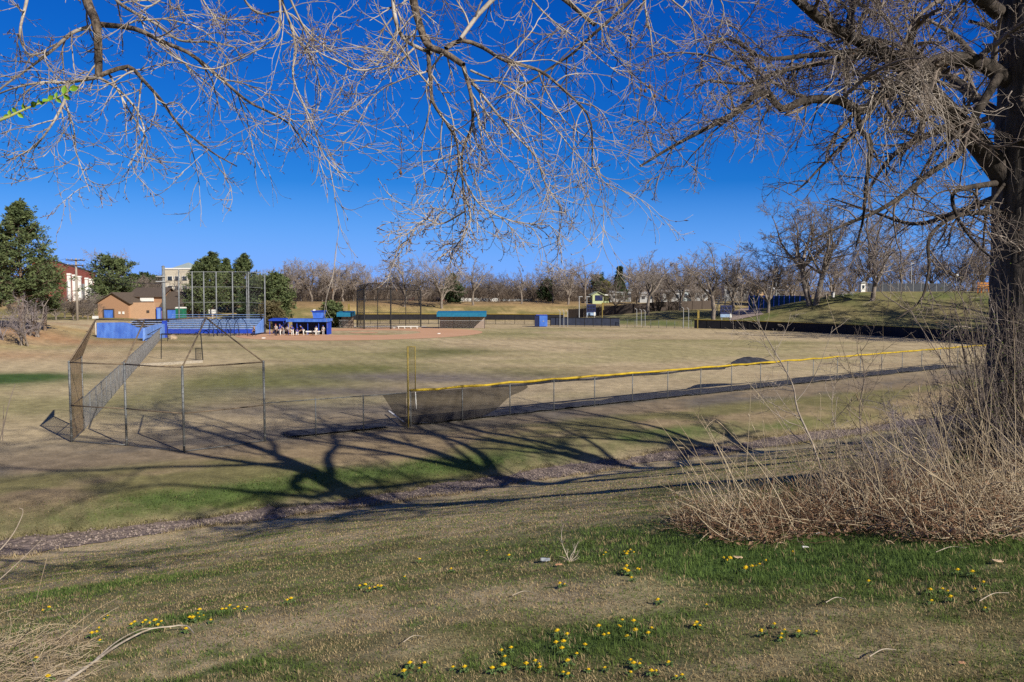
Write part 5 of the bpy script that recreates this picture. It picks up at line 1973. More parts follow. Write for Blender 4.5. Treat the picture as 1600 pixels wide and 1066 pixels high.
def buildings():
    # red brick block on the left, running away from the viewer
    Ya, Yb = 215.0, 262.0
    xa, xb = px2(84, Ya), px2(150.5, Yb)
    za, zb_ = hz(409, 84, Ya), hz(428, 150, Yb)
    zt = (za + zb_) / 2
    zg = float(Z(xa, Ya)) - .5
    d = np.array([xb - xa, Yb - Ya, 0])
    d /= np.linalg.norm(d)
    n = np.array([-d[1], d[0], 0])
    t = thing("brick_building", "long red brick building with white pilasters, half hidden behind the pine", "building", [xa, Ya, zg])
    A, B = np.array([xa, Ya, 0]), np.array([xb, Yb, 0])
    MB().prism([[*A[:2], zg], [*B[:2], zg], [*B[:2], zb_], [*A[:2], za]], n * 5).build("wall", M_REDB, t)
    MB().prism([[*(A - d * .4)[:2], za], [*(B + d * .4)[:2], zb_], [*(B + d * .4)[:2], zb_ + .5], [*(A - d * .4)[:2], za + .5]], n * 5.4 - np.array([0, 0, 0])).build("roof", M_WOODD, t)
    A0 = np.array([px2(84, Ya), Ya, 0])
    for px in (106, 114, 122.5, 133.5, 140, 147):
        # intersect the pixel's ray with the front wall plane
        r = ray(px, HOR)
        k = np.dot(A - np.array([0, 0, 0]), n) / (r[0] * n[0] + r[1] * n[1])
        q = np.array([r[0] * k, r[1] * k, 0])
        f = np.dot(q - A, d) / np.linalg.norm(B - A)
        ztop = za + (zb_ - za) * f - 2.2
        m = MB()
        m.box([*(q - n * .35)[:2], (zg + ztop) / 2], [.95, .9, ztop - zg], math.atan2(d[1], d[0]))
        m.box([*(q - n * .4)[:2], ztop - .2], [1.4, 1.1, .5], math.atan2(d[1], d[0]))
        m.build("pilaster", M_WHITE, t)
    for f0 in (.30, .47, .64, .80, .93):
        c = A + (B - A) * f0 - n * .1
        z = za + (zb_ - za) * f0 - 5.2
        MB().box([*c[:2], z - 1.5], [3.2, .25, 5.0], math.atan2(d[1], d[0])).build("window", mat("pale_window_%d" % int(f0 * 100), (.35, .36, .38), (.22, .23, .25), 2, .3), t)
    # cream office block
    Y = 292.0
    x0, x1 = px2(256, Y), px2(300, Y)
    zb = float(Z(x0, Y)) - .5
    zt = hz(421, 270, Y)
    t = thing("office_building", "cream office block with rows of dark windows behind the pines", "building", [(x0 + x1) / 2, Y, zb])
    MB().box([(x0 + x1) / 2, Y + 8, (zb + zt) / 2], [x1 - x0, 16, zt - zb]).build("wall", M_CREAM, t)
    MB().box([(x0 + x1) / 2, Y + 8, zt + .25], [x1 - x0 + .6, 16.6, .5]).build("parapet", M_WHITE, t)
    pk = at(281, 413.5, Y + 8)
    rx0, rx1 = px2(267, Y), px2(297, Y)
    mb = MB()
    mb.add([[rx0, Y + 1, zt + .5], [rx1, Y + 1, zt + .5], [rx1, Y + 15, zt + .5], [rx0, Y + 15, zt + .5], [(rx0 + rx1) / 2, Y + 8, pk[2] + .8]], [(0, 1, 4), (1, 2, 4), (2, 3, 4), (3, 0, 4), (3, 2, 1, 0)])
    mb.build("roof", mat("grey_green_roof", (.30, .36, .36), (.24, .29, .29), 3), t)
    for py in (432, 447, 462):
        for px in (262, 273.5, 285):
            panel(t, "window", M_GLASS, px, px + 7, py, py + 6.5, Y - .15, .2, M_WHITE)
    # pale green house and white trailers behind the plank fence
    Y = 222.0
    x0, x1 = px2(926, Y), px2(943, Y)
    zb = float(Z(x0, Y)) - .3
    t = thing("house", "small pale green gabled house behind the dark plank fence", "house", [(x0 + x1) / 2, Y, zb])
    gable(t, x0, x1, Y, Y + 9, zb, hz(461, 930, Y), hz(456.5, 934, Y), 'y', mat("pale_green_siding", (.46, .52, .30), (.40, .46, .26), 3), mat("pale_green_roof", (.42, .47, .33)), .4, .15)
    panel(t, "garage_opening", M_NAVY, 930, 942, 461.5, 470, Y - .1, .15)
    MB().box([px2(953, Y + 3), Y + 3, hz(461, 950, Y)], [px2(962, Y) - px2(943, Y), 5, .3]).build("porch_roof", M_WHITE, t)
    MB().box([px2(947, Y + 4), Y + 4, (zb + hz(462, 950, Y)) / 2], [1.2, 3, hz(462, 950, Y) - zb]).build("porch_wall", bpy.data.materials["pale_green_siding"], t)
    # trailers and vehicles in the lots beyond
    lots = [("white_trailer", 954, 976, 457.5, 465, 230, "long white mobile home next to the pale green house", M_TRAIL), ("grey_trailer", 977, 986, 454.5, 464, 234, "grey-sided mobile home behind the bare trees", M_GREY),
            ("white_trailer", 1000, 1022, 459.5, 464, 226, "low white mobile home above the middle of the plank fence", M_TRAIL), ("white_trailer", 1036, 1066, 456.5, 464, 228, "white mobile home with a stepped roof behind the row of bare trees", M_TRAIL),
            ("pale_trailer", 1068, 1082, 455.5, 463, 232, "pale blue-roofed mobile home right of the stepped one", mat("pale_blue_siding", (.5, .58, .62))), ("white_trailer", 1086, 1106, 456, 463, 230, "white mobile home nearest the aluminium bleachers", M_TRAIL),
            ("flat_roofed_shed", 1132, 1178, 446.5, 456, 245, "long flat white-roofed shed behind the bare trees on the right", M_GREY)]
    for nm, p0, p1, y0, y1, Y, lab, m in lots:
        x0, x1 = px2(p0, Y), px2(p1, Y)
        zb = float(Z(x0, Y)) - .2
        zt = hz(y0, p0, Y)
        t = thing(nm, lab, "trailer" if "trailer" in nm else "shed", [(x0 + x1) / 2, Y, zb])
        MB().box([(x0 + x1) / 2, Y + 2, (zb + zt) / 2], [x1 - x0, 4, zt - zb]).build("wall", m, t)
        MB().prism([[x0 - .3, Y - .3, zt + .02], [x1 + .3, Y - .3, zt + .02], [x1 + .3, Y + 2, zt + .5], [x0 - .3, Y + 2, zt + .5]], [0, 0, .15]).prism(
            [[x0 - .3, Y + 2, zt + .5], [x1 + .3, Y + 2, zt + .5], [x1 + .3, Y + 4.3, zt + .02], [x0 - .3, Y + 4.3, zt + .02]], [0, 0, .15]).build("roof", M_TRAIL, t)
        nw = max(2, int((x1 - x0) / 2.2))
        for i in range(nw):
            c = x0 + (x1 - x0) * (i + .5) / nw
            MB().box([c, Y - .03, zb + (zt - zb) * .62], [.8, .1, (zt - zb) * .3]).build("window", M_GLASS, t)
    Y = 215.0
    x0, x1 = px2(1183, Y), px2(1199, Y)
    zb = float(Z(x0, Y)) - .3
    t = thing("house", "small tan house with a shallow roof above the blue court fence", "house", [(x0 + x1) / 2, Y, zb])
    gable(t, x0, x1, Y, Y + 8, zb, hz(453.5, 1190, Y), hz(449.5, 1190, Y), 'y', mat("tan_siding", (.50, .34, .20)), M_ROOF, .4, .15)
    panel(t, "window", M_GLASS, 1187, 1190, 456, 459, Y - .1, .15, M_WHITE)
    Y = 235.0
    x0, x1 = px2(1203, Y), px2(1226, Y)
    zb = float(Z(x0, Y)) - .3
    t = thing("house", "grey-white house with a wide gable right of the tan house", "house", [(x0 + x1) / 2, Y, zb])
    gable(t, x0, x1, Y, Y + 8, zb, hz(455, 1215, Y), hz(449, 1215, Y), 'x', M_GREY, M_WHITE, .4, .15)
    panel(t, "window", M_GLASS, 1210, 1214, 457, 460, Y - .1, .15, M_WHITE)
    # far low brick and white strips seen under the trees in the middle
    for p0, p1, y0, y1, Y, lab, wm in ((630, 643, 466, 473, 250, "small red brick house under the trees behind the black backstop", M_REDB), (676, 692, 469, 476, 246, "low red brick shed between the trunks of the middle trees", M_REDB),
                                       (440, 470, 476, 480, 235, "low white garage at the top of the tan bank", M_WHITE), (484, 512, 475, 480, 236, "pale garage block behind the bare trees above the press box", M_CREAM)):
        x0, x1 = px2(p0, Y), px2(p1, Y)
        zb, zt = float(Z(x0, Y)) - .3, hz(y0, p0, Y)
        t = thing("small_building", lab, "building", [(x0 + x1) / 2, Y, zb])
        gable(t, x0, x1, Y, Y + 7, zb, zt, zt + .9, 'x', wm, M_ROOF, .3, .15)
        panel(t, "door", M_WOODD, (p0 + p1) / 2 - 2, (p0 + p1) / 2 + 2, y0 + 1, y1, Y - .1, .15)
    # white picket/board fence behind the middle trees
    for p0, p1, y0, y1, Y, lab in ((717, 780, 466, 474, 240, "long white board fence behind the middle trees"), (782, 832, 467.5, 473, 244, "grey-white board fence farther right behind the middle trees")):
        t = thing("board_fence", lab, "fence", on(px2(p0, Y), Y))
        n = 9
        for i in range(n):
            xa, xb = px2(p0 + (p1 - p0) * i / n, Y), px2(p0 + (p1 - p0) * (i + .88) / n, Y)
            z = float(Z(xa, Y))
            MB().box([(xa + xb) / 2, Y, (z + hz(y0, p0, Y)) / 2], [xb - xa, .1, hz(y0, p0, Y) - z]).build("board_panel", M_WHITE if p0 < 750 else M_GREY, t)
            MB().box([xb + .1, Y, (z + hz(y0, p0, Y)) / 2 + .1], [.15, .15, hz(y0, p0, Y) - z + .2]).build("post", M_GREY, t)


buildings()


def utility():
    Y = 148.0
    b = gp(121, 501)
    Y = b[1]
    t = thing("utility_pole", "wooden utility pole with two crossarms in front of the red brick building", "utility pole", b)
    a = at(118.5, 404, Y)
    MB().tube([b - [0, 0, .3], a], [.27, .17], 10).build("pole", M_WOODP, t, smooth=True)
    ends = []
    for py, w in ((406.5, 15), (414.5, 13)):
        c = at(118.5, py, Y)
        l, r = at(118.5 - w, py, Y), at(118.5 + w, py + .6, Y)
        MB().beam(l - [0, .2, 0], r - [0, .2, 0], .16, .2).build("crossarm", M_WOODD, t)
        for f in (.05, .3, .7, .95):
            q = l + (r - l) * f
            MB().lathe(q + [0, -.2, .1], [(.06, 0), (.09, .08), (.05, .2), (.01, .24)], 8).build("insulator", M_GREY, t)
            ends.append(q + [0, -.2, .3])
    for i, e in enumerate(ends):
        q = at(262 + i * 2, 440 + (i // 4) * 7, 205)
        pts = [e + (q - e) * f + np.array([0, 0, -2.2 * 4 * f * (1 - f)]) for f in np.linspace(0, 1, 14)]
        MB().tube(pts, .022, 4).build("power_line", M_BLACKS, t)
        q = at(-60, 408 + (i // 4) * 8, 120)
        pts = [e + (q - e) * f + np.array([0, 0, -1.0 * 4 * f * (1 - f)]) for f in np.linspace(0, 1, 10)]
        if i in (0, 3, 5):
            MB().tube(pts, .022, 4).build("power_line", M_BLACKS, t)


utility()


def crest():
    """Things along the crest of the right-hand hill."""
    Y = 152.0
    # tall screened court fence
    t = thing("court_fence", "tall dark screened court fence along the crest of the hill", "fence", on(px2(1360, Y), Y + 12))
    y = Y + 12
    for px in range(1355, 1500, 12):
        b = on(px2(px, y), y)
        MB().tube([b - [0, 0, .2], [b[0], b[1], hz(439, px, y)]], .04, 6).build("post", M_GREY, t)
        if px < 1486:
            c = on(px2(px + 12, y), y)
            MB().prism([b, c, [c[0], c[1], hz(443, px, y)], [b[0], b[1], hz(443, px, y)]], [0, .05, 0]).build("screen_panel", mat("slate_screen", (.055, .065, .085), (.035, .04, .055), 2) if px == 1355 else bpy.data.materials["slate_screen"], t)
    # white booth, bench, round-headed sign
    y = Y + 8
    b = on(px2(1347, y), y)
    t = thing("booth", "small white booth beside the twin-trunked tree on the crest", "booth", b)
    s = y / F
    MB().box(b + [0, 0, 7 * s], [7 * s, 1.0, 14 * s]).build("cabin", M_WHITE, t)
    MB().prism([b + [-4.5 * s, -.7, 14 * s], b + [4.5 * s, -.7, 14 * s], b + [0, -.7, 17.5 * s]], [0, 1.4, 0]).build("roof", M_GREY, t)
    MB().box(b + [0, -.52, 8 * s], [3 * s, .06, 5 * s]).build("window", M_GLASS, t)
    y = Y + 4
    b = on(px2(1323, y), y)
    t = thing("picnic_table", "pale picnic table on the crest of the hill", "picnic table", b)
    MB().box(b + [0, 0, .78], [2.6, .8, .08]).build("tabletop", M_ALU, t)
    for sy in (-.75, .75):
        MB().box(b + [0, sy, .46], [2.6, .28, .06]).build("seat", M_ALU, t)
    for sx in (-.9, .9):
        MB().beam(b + [sx, -.7, 0], b + [sx, .3, .74], .08, .08).beam(b + [sx, .7, 0], b + [sx, -.3, .74], .08, .08).beam(b + [sx, -.75, .42], b + [sx, .75, .42], .07, .07).build("leg", M_GREY, t)
    b = on(px2(1494, y), y)
    t = thing("round_sign", "white round-headed sign post on the crest near the big trunk", "sign", b)
    h = hz(431, 1494, y) - b[2]
    MB().tube([b - [0, 0, .2], b + [0, 0, h]], .05, 6).build("post", M_GREY, t)
    MB().lathe(b + [0, 0, h], [(.01, -.3), (.26, -.2), (.32, 0), (.26, .2), (.01, .3)], 12).build("head", M_WHITE, t, smooth=True)
    # orange barrier board with dark uprights
    b = gp(1541, 457)
    y = b[1]
    t = thing("orange_barrier", "orange plastic barrier board on the crest next to the big trunk", "barrier", b)
    s = y / F
    x0, x1 = -14 * s, 16 * s
    z0, z1 = hz(451.5, 1541, y) - b[2], hz(441, 1541, y) - b[2]
    for k in range(3):
        z = z0 + (z1 - z0) * (k + .5) / 3
        MB().box(b + [(x0 + x1) / 2, 0, z], [x1 - x0, .1, (z1 - z0) / 3 * .72]).build("board", M_ORANGE, t)
    for f in np.linspace(.04, .96, 6):
        MB().box(b + [x0 + (x1 - x0) * f, .09, z1 / 2 - .1], [.14, .08, z1 + .3]).build("upright", mat("dark_orange", (.35, .10, .01)) if f < .05 else bpy.data.materials["dark_orange"], t)
    y = 144.0
    # litter bins / low posts on the crest
    for px, c, lab in ((1291, M_BLACKS, "small black bin on the crest by the twin trunk"), (1302, M_WHITE, "small white bin on the crest by the twin trunk")):
        b = on(px2(px, y + 14), y + 14)
        t = thing("litter_bin", lab, "bin", b)
        MB().lathe(b, [(.25, -.05), (.3, .85), (.31, .9)], 12).build("drum", c, t)
        MB().lathe(b + [0, 0, .9], [(.33, 0), (.3, .1), (.05, .18), (.01, .18)], 12).build("lid", M_GREY, t)


crest()

# ------------------------------------------------------------------ people by the dugout
M_SKIN = mat("skin", (.46, .27, .19), (.40, .23, .16), 12, .6)
M_HAIR = mat("dark_hair", (.03, .02, .015))


def skin_mesh(name, verts, edges, rad, m, root=0, sub=1):
    me = bpy.data.meshes.new(name)
    me.from_pydata([tuple(v) for v in verts], edges, [])
    me.materials.append(m)
    o = bpy.data.objects.new(name, me)
    COL.objects.link(o)
    md = o.modifiers.new("skin", 'SKIN')
    if not me.skin_vertices:
        return o
    for i, r in enumerate(rad):
        rr = r if hasattr(r, '__len__') else (r, r)
        me.skin_vertices[0].data[i].radius = rr
        me.skin_vertices[0].data[i].use_root = i == root
    md.use_smooth_shade = True
    s = o.modifiers.new("sub", 'SUBSURF')
    s.levels = s.render_levels = sub
    return o


def person(label, px, py, Y, H, facing, pose, shirt, pants, cap=None):
    q = at(px, py, Y)
    base = on(q[0], q[1])
    s = H / 1.75
    J = {'pel': (0, 0, .93), 'chest': (0, 0, 1.30), 'neck': (0, .0, 1.47), 'head': (0, .02, 1.60), 'crown': (0, .01, 1.70)}
    for sd, x in (('l', -1), ('r', 1)):
        J['hip' + sd] = (x * .09, 0, .88)
        J['kn' + sd] = (x * .11, .03, .49)
        J['an' + sd] = (x * .12, -.02, .08)
        J['to' + sd] = (x * .14, .17, .03)
        J['sh' + sd] = (x * .19, 0, 1.40)
        J['el' + sd] = (x * .27, -.02, 1.12)
        J['wr' + sd] = (x * .28, .10, .88)
    if pose == 'sit':
        for sd, x in (('l', -1), ('r', 1)):
            J['hip' + sd] = (x * .1, 0, .50)
            J['kn' + sd] = (x * .14, .42, .50)
            J['an' + sd] = (x * .14, .40, .08)
            J['to' + sd] = (x * .15, .60, .03)
            J['el' + sd] = (x * .26, .08, .75)
            J['wr' + sd] = (x * .16, .33, .58)
        for k in ('pel', 'chest', 'neck', 'head', 'crown', 'shl', 'shr'):
            a = J[k]
            J[k] = (a[0], a[1] + (a[2] - .93) * .15, a[2] - .41)
    if pose == 'lean':
        for k in ('chest', 'neck', 'head', 'crown', 'shl', 'shr', 'ell', 'elr', 'wrl', 'wrr'):
            a = J[k]
            J[k] = (a[0], a[1] + max(0, a[2] - .8) * .55, a[2] - max(0, a[2] - .93) * .18)
        J['wrl'], J['wrr'] = (-.18, .5, .80), (.18, .5, .80)
    if pose == 'stride':
        J['knl'], J['anl'], J['tol'] = (-.1, .20, .50), (-.11, .26, .08), (-.12, .44, .03)
        J['knr'], J['anr'], J['tor'] = (.1, -.06, .49), (.11, -.30, .12), (.12, -.16, .04)
    keys = list(J)
    ix = {k: i for i, k in enumerate(keys)}
    E = [('pel', 'chest'), ('chest', 'neck'), ('neck', 'head'), ('head', 'crown')]
    rad = {'pel': (.15, .11), 'chest': (.16, .11), 'neck': .055, 'head': (.085, .10), 'crown': (.06, .07)}
    for sd in 'lr':
        E += [('pel', 'hip' + sd), ('hip' + sd, 'kn' + sd), ('kn' + sd, 'an' + sd), ('an' + sd, 'to' + sd), ('chest', 'sh' + sd), ('sh' + sd, 'el' + sd), ('el' + sd, 'wr' + sd)]
        rad.update({'hip' + sd: .088, 'kn' + sd: .06, 'an' + sd: .042, 'to' + sd: .03, 'sh' + sd: .06, 'el' + sd: .043, 'wr' + sd: .03})
    V = [np.array(J[k]) for k in keys]
    R = [rad[k] for k in keys]
    EE = [(ix[a], ix[b]) for a, b in E]
    # hands: palm, four fingers and a thumb on each
    for sd, x in (('l', -1), ('r', 1)):
        w = np.array(J['wr' + sd])
        d = w - np.array(J['el' + sd])
        d /= np.linalg.norm(d)
        side = np.array([0, 1.0, 0]) - d * d[1]
        side /= np.linalg.norm(side)
        V.append(w + d * .08)
        R.append((.036, .018))
        EE.append((ix['wr' + sd], len(V) - 1))
        p = len(V) - 1
        for f, (o_, L) in enumerate(((-.03, .062), (-.01, .075), (.01, .078), (.03, .068))):
            V.append(V[p] + side * o_ + d * .03)
            R.append(.010)
            EE.append((p, len(V) - 1))
            V.append(V[-1] + d * L * .8 + np.array([-x * .02, 0, 0]))
            R.append(.008)
            EE.append((len(V) - 2, len(V) - 1))
        V.append(V[p] + side * .055 - d * .01)
        R.append(.011)
        EE.append((p, len(V) - 1))
    c, s_ = math.cos(facing), math.sin(facing)
    V = [np.array([v[0] * c - v[1] * s_, v[0] * s_ + v[1] * c, v[2]]) * s for v in V]
    R = [tuple(np.array(r) * s) if hasattr(r, '__len__') else r * s for r in R]
    body = skin_mesh("person", V, EE, R, M_SKIN, ix['pel'])
    body.location = tuple(base)
    tag(body, label, "person", "people around the blue dugout")

    def cloth_part(name, ks, es, grow, m, ends={}):
        kk = {k: i for i, k in enumerate(ks)}
        v = []
        for k in ks:
            p = V[ix[k]]
            if k in ends:
                o, f = ends[k]
                p = p * f + V[ix[o]] * (1 - f)
            v.append(p)
        r = [tuple((np.array(rad[k]) if hasattr(rad[k], '__len__') else np.array([rad[k]] * 2)) * s + grow) for k in ks]
        o = skin_mesh(name, v, [(kk[a], kk[b]) for a, b in es], r, m, 0)
        o.parent = body
    cloth_part("jersey", ['pel', 'chest', 'neck', 'shl', 'ell', 'shr', 'elr'], [('pel', 'chest'), ('chest', 'neck'), ('chest', 'shl'), ('shl', 'ell'), ('chest', 'shr'), ('shr', 'elr')], .022, shirt,
               {'neck': ('chest', .55)})
    cloth_part("trousers", ['pel', 'hipl', 'knl', 'anl', 'hipr', 'knr', 'anr'], [('pel', 'hipl'), ('hipl', 'knl'), ('knl', 'anl'), ('pel', 'hipr'), ('hipr', 'knr'), ('knr', 'anr')], .026, pants)
    h = V[ix['head']]
    f = np.array([-s_, c, 0])
    top = (h + np.array([0, 0, .085 * s]))
    mb = MB()
    mb.lathe(top + base, [(.112 * s, -.03), (.112 * s, .02), (.085 * s, .075), (.01, .10)], 12)
    if cap is not None:
        mb.prism([top + base + f * .10 + np.array([c, s_, 0]) * e * .07 for e in (-1, 1)] + [top + base + f * .21 + np.array([c, s_, 0]) * e * .05 for e in (1, -1)], [0, 0, .02])
    mb.build("cap" if cap is not None else "hair", cap or M_HAIR, body, smooth=True)
    # face: eyes, nose, mouth, ears
    mb = MB()
    for e in (-1, 1):
        mb.lathe(h + base + f * .092 * s + np.array([c, s_, 0]) * e * .035 * s + [0, 0, .005], [(.001, -.01), (.012, 0), (.001, .01)], 6)
    mb.build("eyes", M_HAIR, body)
    mb = MB()
    mb.lathe(h + base + f * .105 * s - [0, 0, .02], [(.004, -.025), (.017, -.012), (.008, .03)], 6)
    for e in (-1, 1):
        mb.lathe(h + base + np.array([c, s_, 0]) * e * .095 * s - [0, 0, .01], [(.004, -.035), (.018, 0), (.004, .035)], 6)
    mb.build("nose_and_ears", M_SKIN, body)
    MB().box(h + base + f * .094 * s - [0, 0, .055 * s], [.045, .014, .01], facing).build("mouth", mat("lip", (.3, .12, .1)) if "lip" not in bpy.data.materials else bpy.data.materials["lip"], body)


M_ROY = mat("royal_jersey", (.02, .06, .42), (.015, .045, .32), 3)
M_PWHT = mat("white_trousers", (.68, .68, .66), (.55, .55, .53), 3)
M_GRYS = mat("grey_shirt", (.42, .41, .42), (.33, .32, .33), 3)
M_DRK = mat("dark_clothes", (.035, .035, .045), (.025, .02, .03), 3)
M_MAR = mat("maroon_cap", (.16, .02, .03))
people = [
    ("person in dark clothes standing beside the right end of the blue bleachers", 397, 519, 124, 1.70, 1.3, 'stride', M_DRK, M_DRK, None),
    ("person in a grey shirt and maroon cap standing at the head of the team", 431, 519, 124, 1.95, 2.8, 'stand', M_GRYS, M_DRK, M_MAR),
    ("person in a blue jersey and white trousers standing behind the grey-shirted one", 437.5, 517, 126, 1.85, 2.4, 'stand', M_ROY, M_PWHT, M_ROY),
    ("person in pale grey kit leaning forward between the shelter and the dugout", 443, 516, 127, 1.70, 2.6, 'lean', M_GRYS, M_GRYS, M_ROY),
    ("person in a pale shirt crouching at the left post of the dugout", 449, 516, 127, 1.6, 3.3, 'lean', M_GRYS, M_DRK, None),
    ("person in a blue jersey with arms forward at the dugout front", 457, 517, 126, 1.8, 3.1, 'lean', M_ROY, M_PWHT, M_ROY),
    ("person in blue and white sitting low at the dugout step", 465, 517, 126.5, 1.75, 3.2, 'sit', M_ROY, M_PWHT, M_ROY),
    ("person in a blue jersey bending over at the left end of the white bench", 474, 517, 126, 1.8, 2.2, 'lean', M_ROY, M_PWHT, M_ROY),
    ("person all in white standing at the right part of the white bench", 494, 516.5, 126, 1.5, 3.0, 'stand', M_PWHT, M_PWHT, M_ROY),
    ("person in pale grey kit at the right end of the dugout", 505, 516.5, 127, 1.55, 3.0, 'stand', M_GRYS, M_GRYS, M_ROY),
]
for p in people:
    person(*p)
# ------------------------------------------------------------------ far bare trees
M_FTRUNK = mat("grey_tree_bark", (.26, .22, .19), (.12, .10, .085), 1.5, .95, .3)
M_FTWIGA = mat("fawn_twigs", (.37, .315, .28), (.22, .18, .155), .6, .95)
M_FTWIGB = mat("grey_twigs", (.33, .29, .265), (.19, .16, .145), .6, .95)
M_FTWIGC = mat("dark_brown_twigs", (.20, .165, .14), (.115, .093, .08), .6, .95)


def bare_tree(name, seed, H, spread, trunk_h, mt, mw, nl=6, dens=1.0, rmin=.02, up=.06, lean=(0, 0), twin=False):
    """A leafless tree of height about H at the origin: trunk with limbs, and a crown of fine twigs."""
    rg = np.random.default_rng(seed)
    t = thing(name, "bare tree", "tree", (0, 0, 0))
    V, Q = [], []
    forks = []
    n0 = 0
    for k in range(2 if twin else 1):
        off = np.array([(.45 if k else -.35) * (1 if twin else 0), 0, 0])
        top = np.array([lean[0] + off[0] * 3, lean[1], trunk_h * (1 + .15 * k)])
        mid = top * .5 + off + rg.normal(0, .12, 3) * [1, 1, 0]
        v, q = tubes(curve([off + [0, 0, -.5], off + [0, 0, .3], mid, top], 14)[None], np.linspace(.036 * H * .75, .02 * H, 14)[None], 10)
        V.append(v)
        Q.append(q + n0)
        n0 += len(v)
        forks.append(fork_limbs(top, rg, nl, (H - trunk_h) * .8, .0165 * H, spread, up))
    fork = join(*forks)
    sec = sprout(fork, 5, rg, (.15, 1), (42, 14), .5, .15, n=9, rr=.6, rmin=.04, wig=.13, g0=.05, g1=.03)
    for b, k in ((fork, 7), (sec, 5)):
        v, q = tubes(b['p'], b['r'], k)
        V.append(v)
        Q.append(q + n0)
        n0 += len(v)
    link("trunk", mesh_np("trunk", np.vstack(V), np.vstack(Q), mt, True), t)
    b1 = sprout(join(fork, sec), int(6 * dens), rg, (.2, 1), (42, 15), .42, .12, n=7, rr=.5, rmin=rmin * 1.2, wig=.12, g0=.05, g1=.03)
    b2 = sprout(b1, int(7 * dens), rg, (.15, 1), (42, 16), .5, .15, n=5, rr=.6, rmin=rmin * .85, wig=.13, g0=.04)
    b3 = sprout(b2, 6, rg, (.3, 1), (40, 15), .5, .2, n=3, rr=.7, rmin=rmin * .72, wig=.15)
    link("crown", branch_mesh("crown", [(b1, 4), (b2, 3), (b3, 3)], mw), t)
    return t


PROTO = {
    'a': bare_tree("bare_tree", 1, 13.5, 27, 2.4, M_FTRUNK, M_FTWIGA, 7, up=.10),
    'b': bare_tree("bare_tree", 2, 14.5, 32, 2.8, M_FTRUNK, M_FTWIGB, 7, lean=(.4, 0), up=.09),
    'c': bare_tree("bare_tree", 3, 12.0, 24, 2.2, M_FTRUNK, M_FTWIGA, 6, lean=(-.4, 0), up=.11),
    'd': bare_tree("bare_tree", 4, 13.0, 40, 2.4, M_FTRUNK, M_FTWIGC, 8, up=.07),
    'e': bare_tree("bare_tree", 5, 12.5, 36, 4.0, M_FTRUNK, M_FTWIGB, 5, lean=(.3, .2), up=.08),
    't': bare_tree("bare_tree", 6, 13.5, 42, 4.2, M_FTRUNK, M_FTWIGC, 5, twin=True, up=.05),
}
# true heights, measured on the built crowns
PH_H = {k: max(max(v.co.z for v in ch.data.vertices) for ch in p.children) * .87 for k, p in PROTO.items()}
USED = set()
RGT = np.random.default_rng(77)


def plant(kind, px, ptop, Y, label, group=None, pbase=None, wide=1.0):
    """Put a bare tree of a kind at photo column px and distance Y, tall enough to reach ptop."""
    x = px2(px, Y)
    z = float(Z(x, Y))
    H = hz(ptop, px, Y) - z
    s = H / PH_H[kind]
    sc = (s * wide, s * wide, s)
    rz = RGT.uniform(0, 6.28)
    p = PROTO[kind]
    if kind not in USED:
        USED.add(kind)
        p.location = (x, Y, z)
        p.rotation_euler = (0, 0, rz)
        p.scale = sc
        p['label'] = label
        if group:
            p['group'] = group
        return p
    r = dup(p, (x, Y, z), rz, sc, label)
    if group:
        r['group'] = group
    elif 'group' in r:
        del r['group']
    return r


# the row on the right-hand hill, one by one
plant('e', 1013, 402, 178, "slender bare tree, first of the row on the green slope, before the plank fence", None, None, .95)
plant('a', 1064, 394, 182, "bare round-crowned tree standing alone on the green slope, second of the row")
plant('e', 1115, 392, 162, "bare tree standing just left of the navy scoreboard, leaning slightly")
plant('b', 1147, 398, 176, "bare tree behind the aluminium bleachers on the slope", None, None, .9)
plant('d', 1201, 380, 160, "spreading bare tree in front of the blue court fence")
plant('t', 1271, 330, 156, "dark twin-trunked bare tree at the left end of the hill crest", None, None, 1.1)
plant('b', 1364, 335, 150, "tall bare tree with forked grey limbs on the crest of the hill")
plant('d', 1352, 365, 163, "shorter bare tree right behind the forked one on the crest")
plant('d', 1238, 395, 195, "bare tree behind the blue court fence")
plant('a', 1300, 385, 200, "bare tree beyond the crest behind the picnic table")
plant('c', 1410, 390, 190, "bare tree beyond the court fence on the crest, nearest the grey light pole")
plant('d', 1455, 385, 196, "dark bare tree beyond the court fence, left of the round-headed sign")
plant('d', 1500, 372, 188, "dark bare tree beyond the crest behind the round-headed sign")
plant('a', 1535, 365, 182, "bare tree beyond the crest above the orange barrier")
plant('d', 1580, 370, 180, "bare tree beyond the crest hidden behind the big trunk")
for px, pt, Y, k in ((1180, 408, 215, 'a'), (1160, 414, 235, 'd'), (1100, 424, 250, 'd'), (1085, 418, 262, 'c'), (1045, 424, 258, 'd'), (1225, 405, 240, 'd'), (1262, 400, 230, 'a'), (1330, 395, 235, 'd'),
                     (1385, 400, 240, 'd'), (1430, 402, 240, 'a'), (1475, 396, 240, 'd'), (1520, 392, 236, 'd'), (1560, 390, 232, 'a'), (1595, 385, 230, 'd')):
    plant(k, px, pt, Y, "brown bare tree in the background wood beyond the right-hand hill", "background trees beyond the right-hand hill")

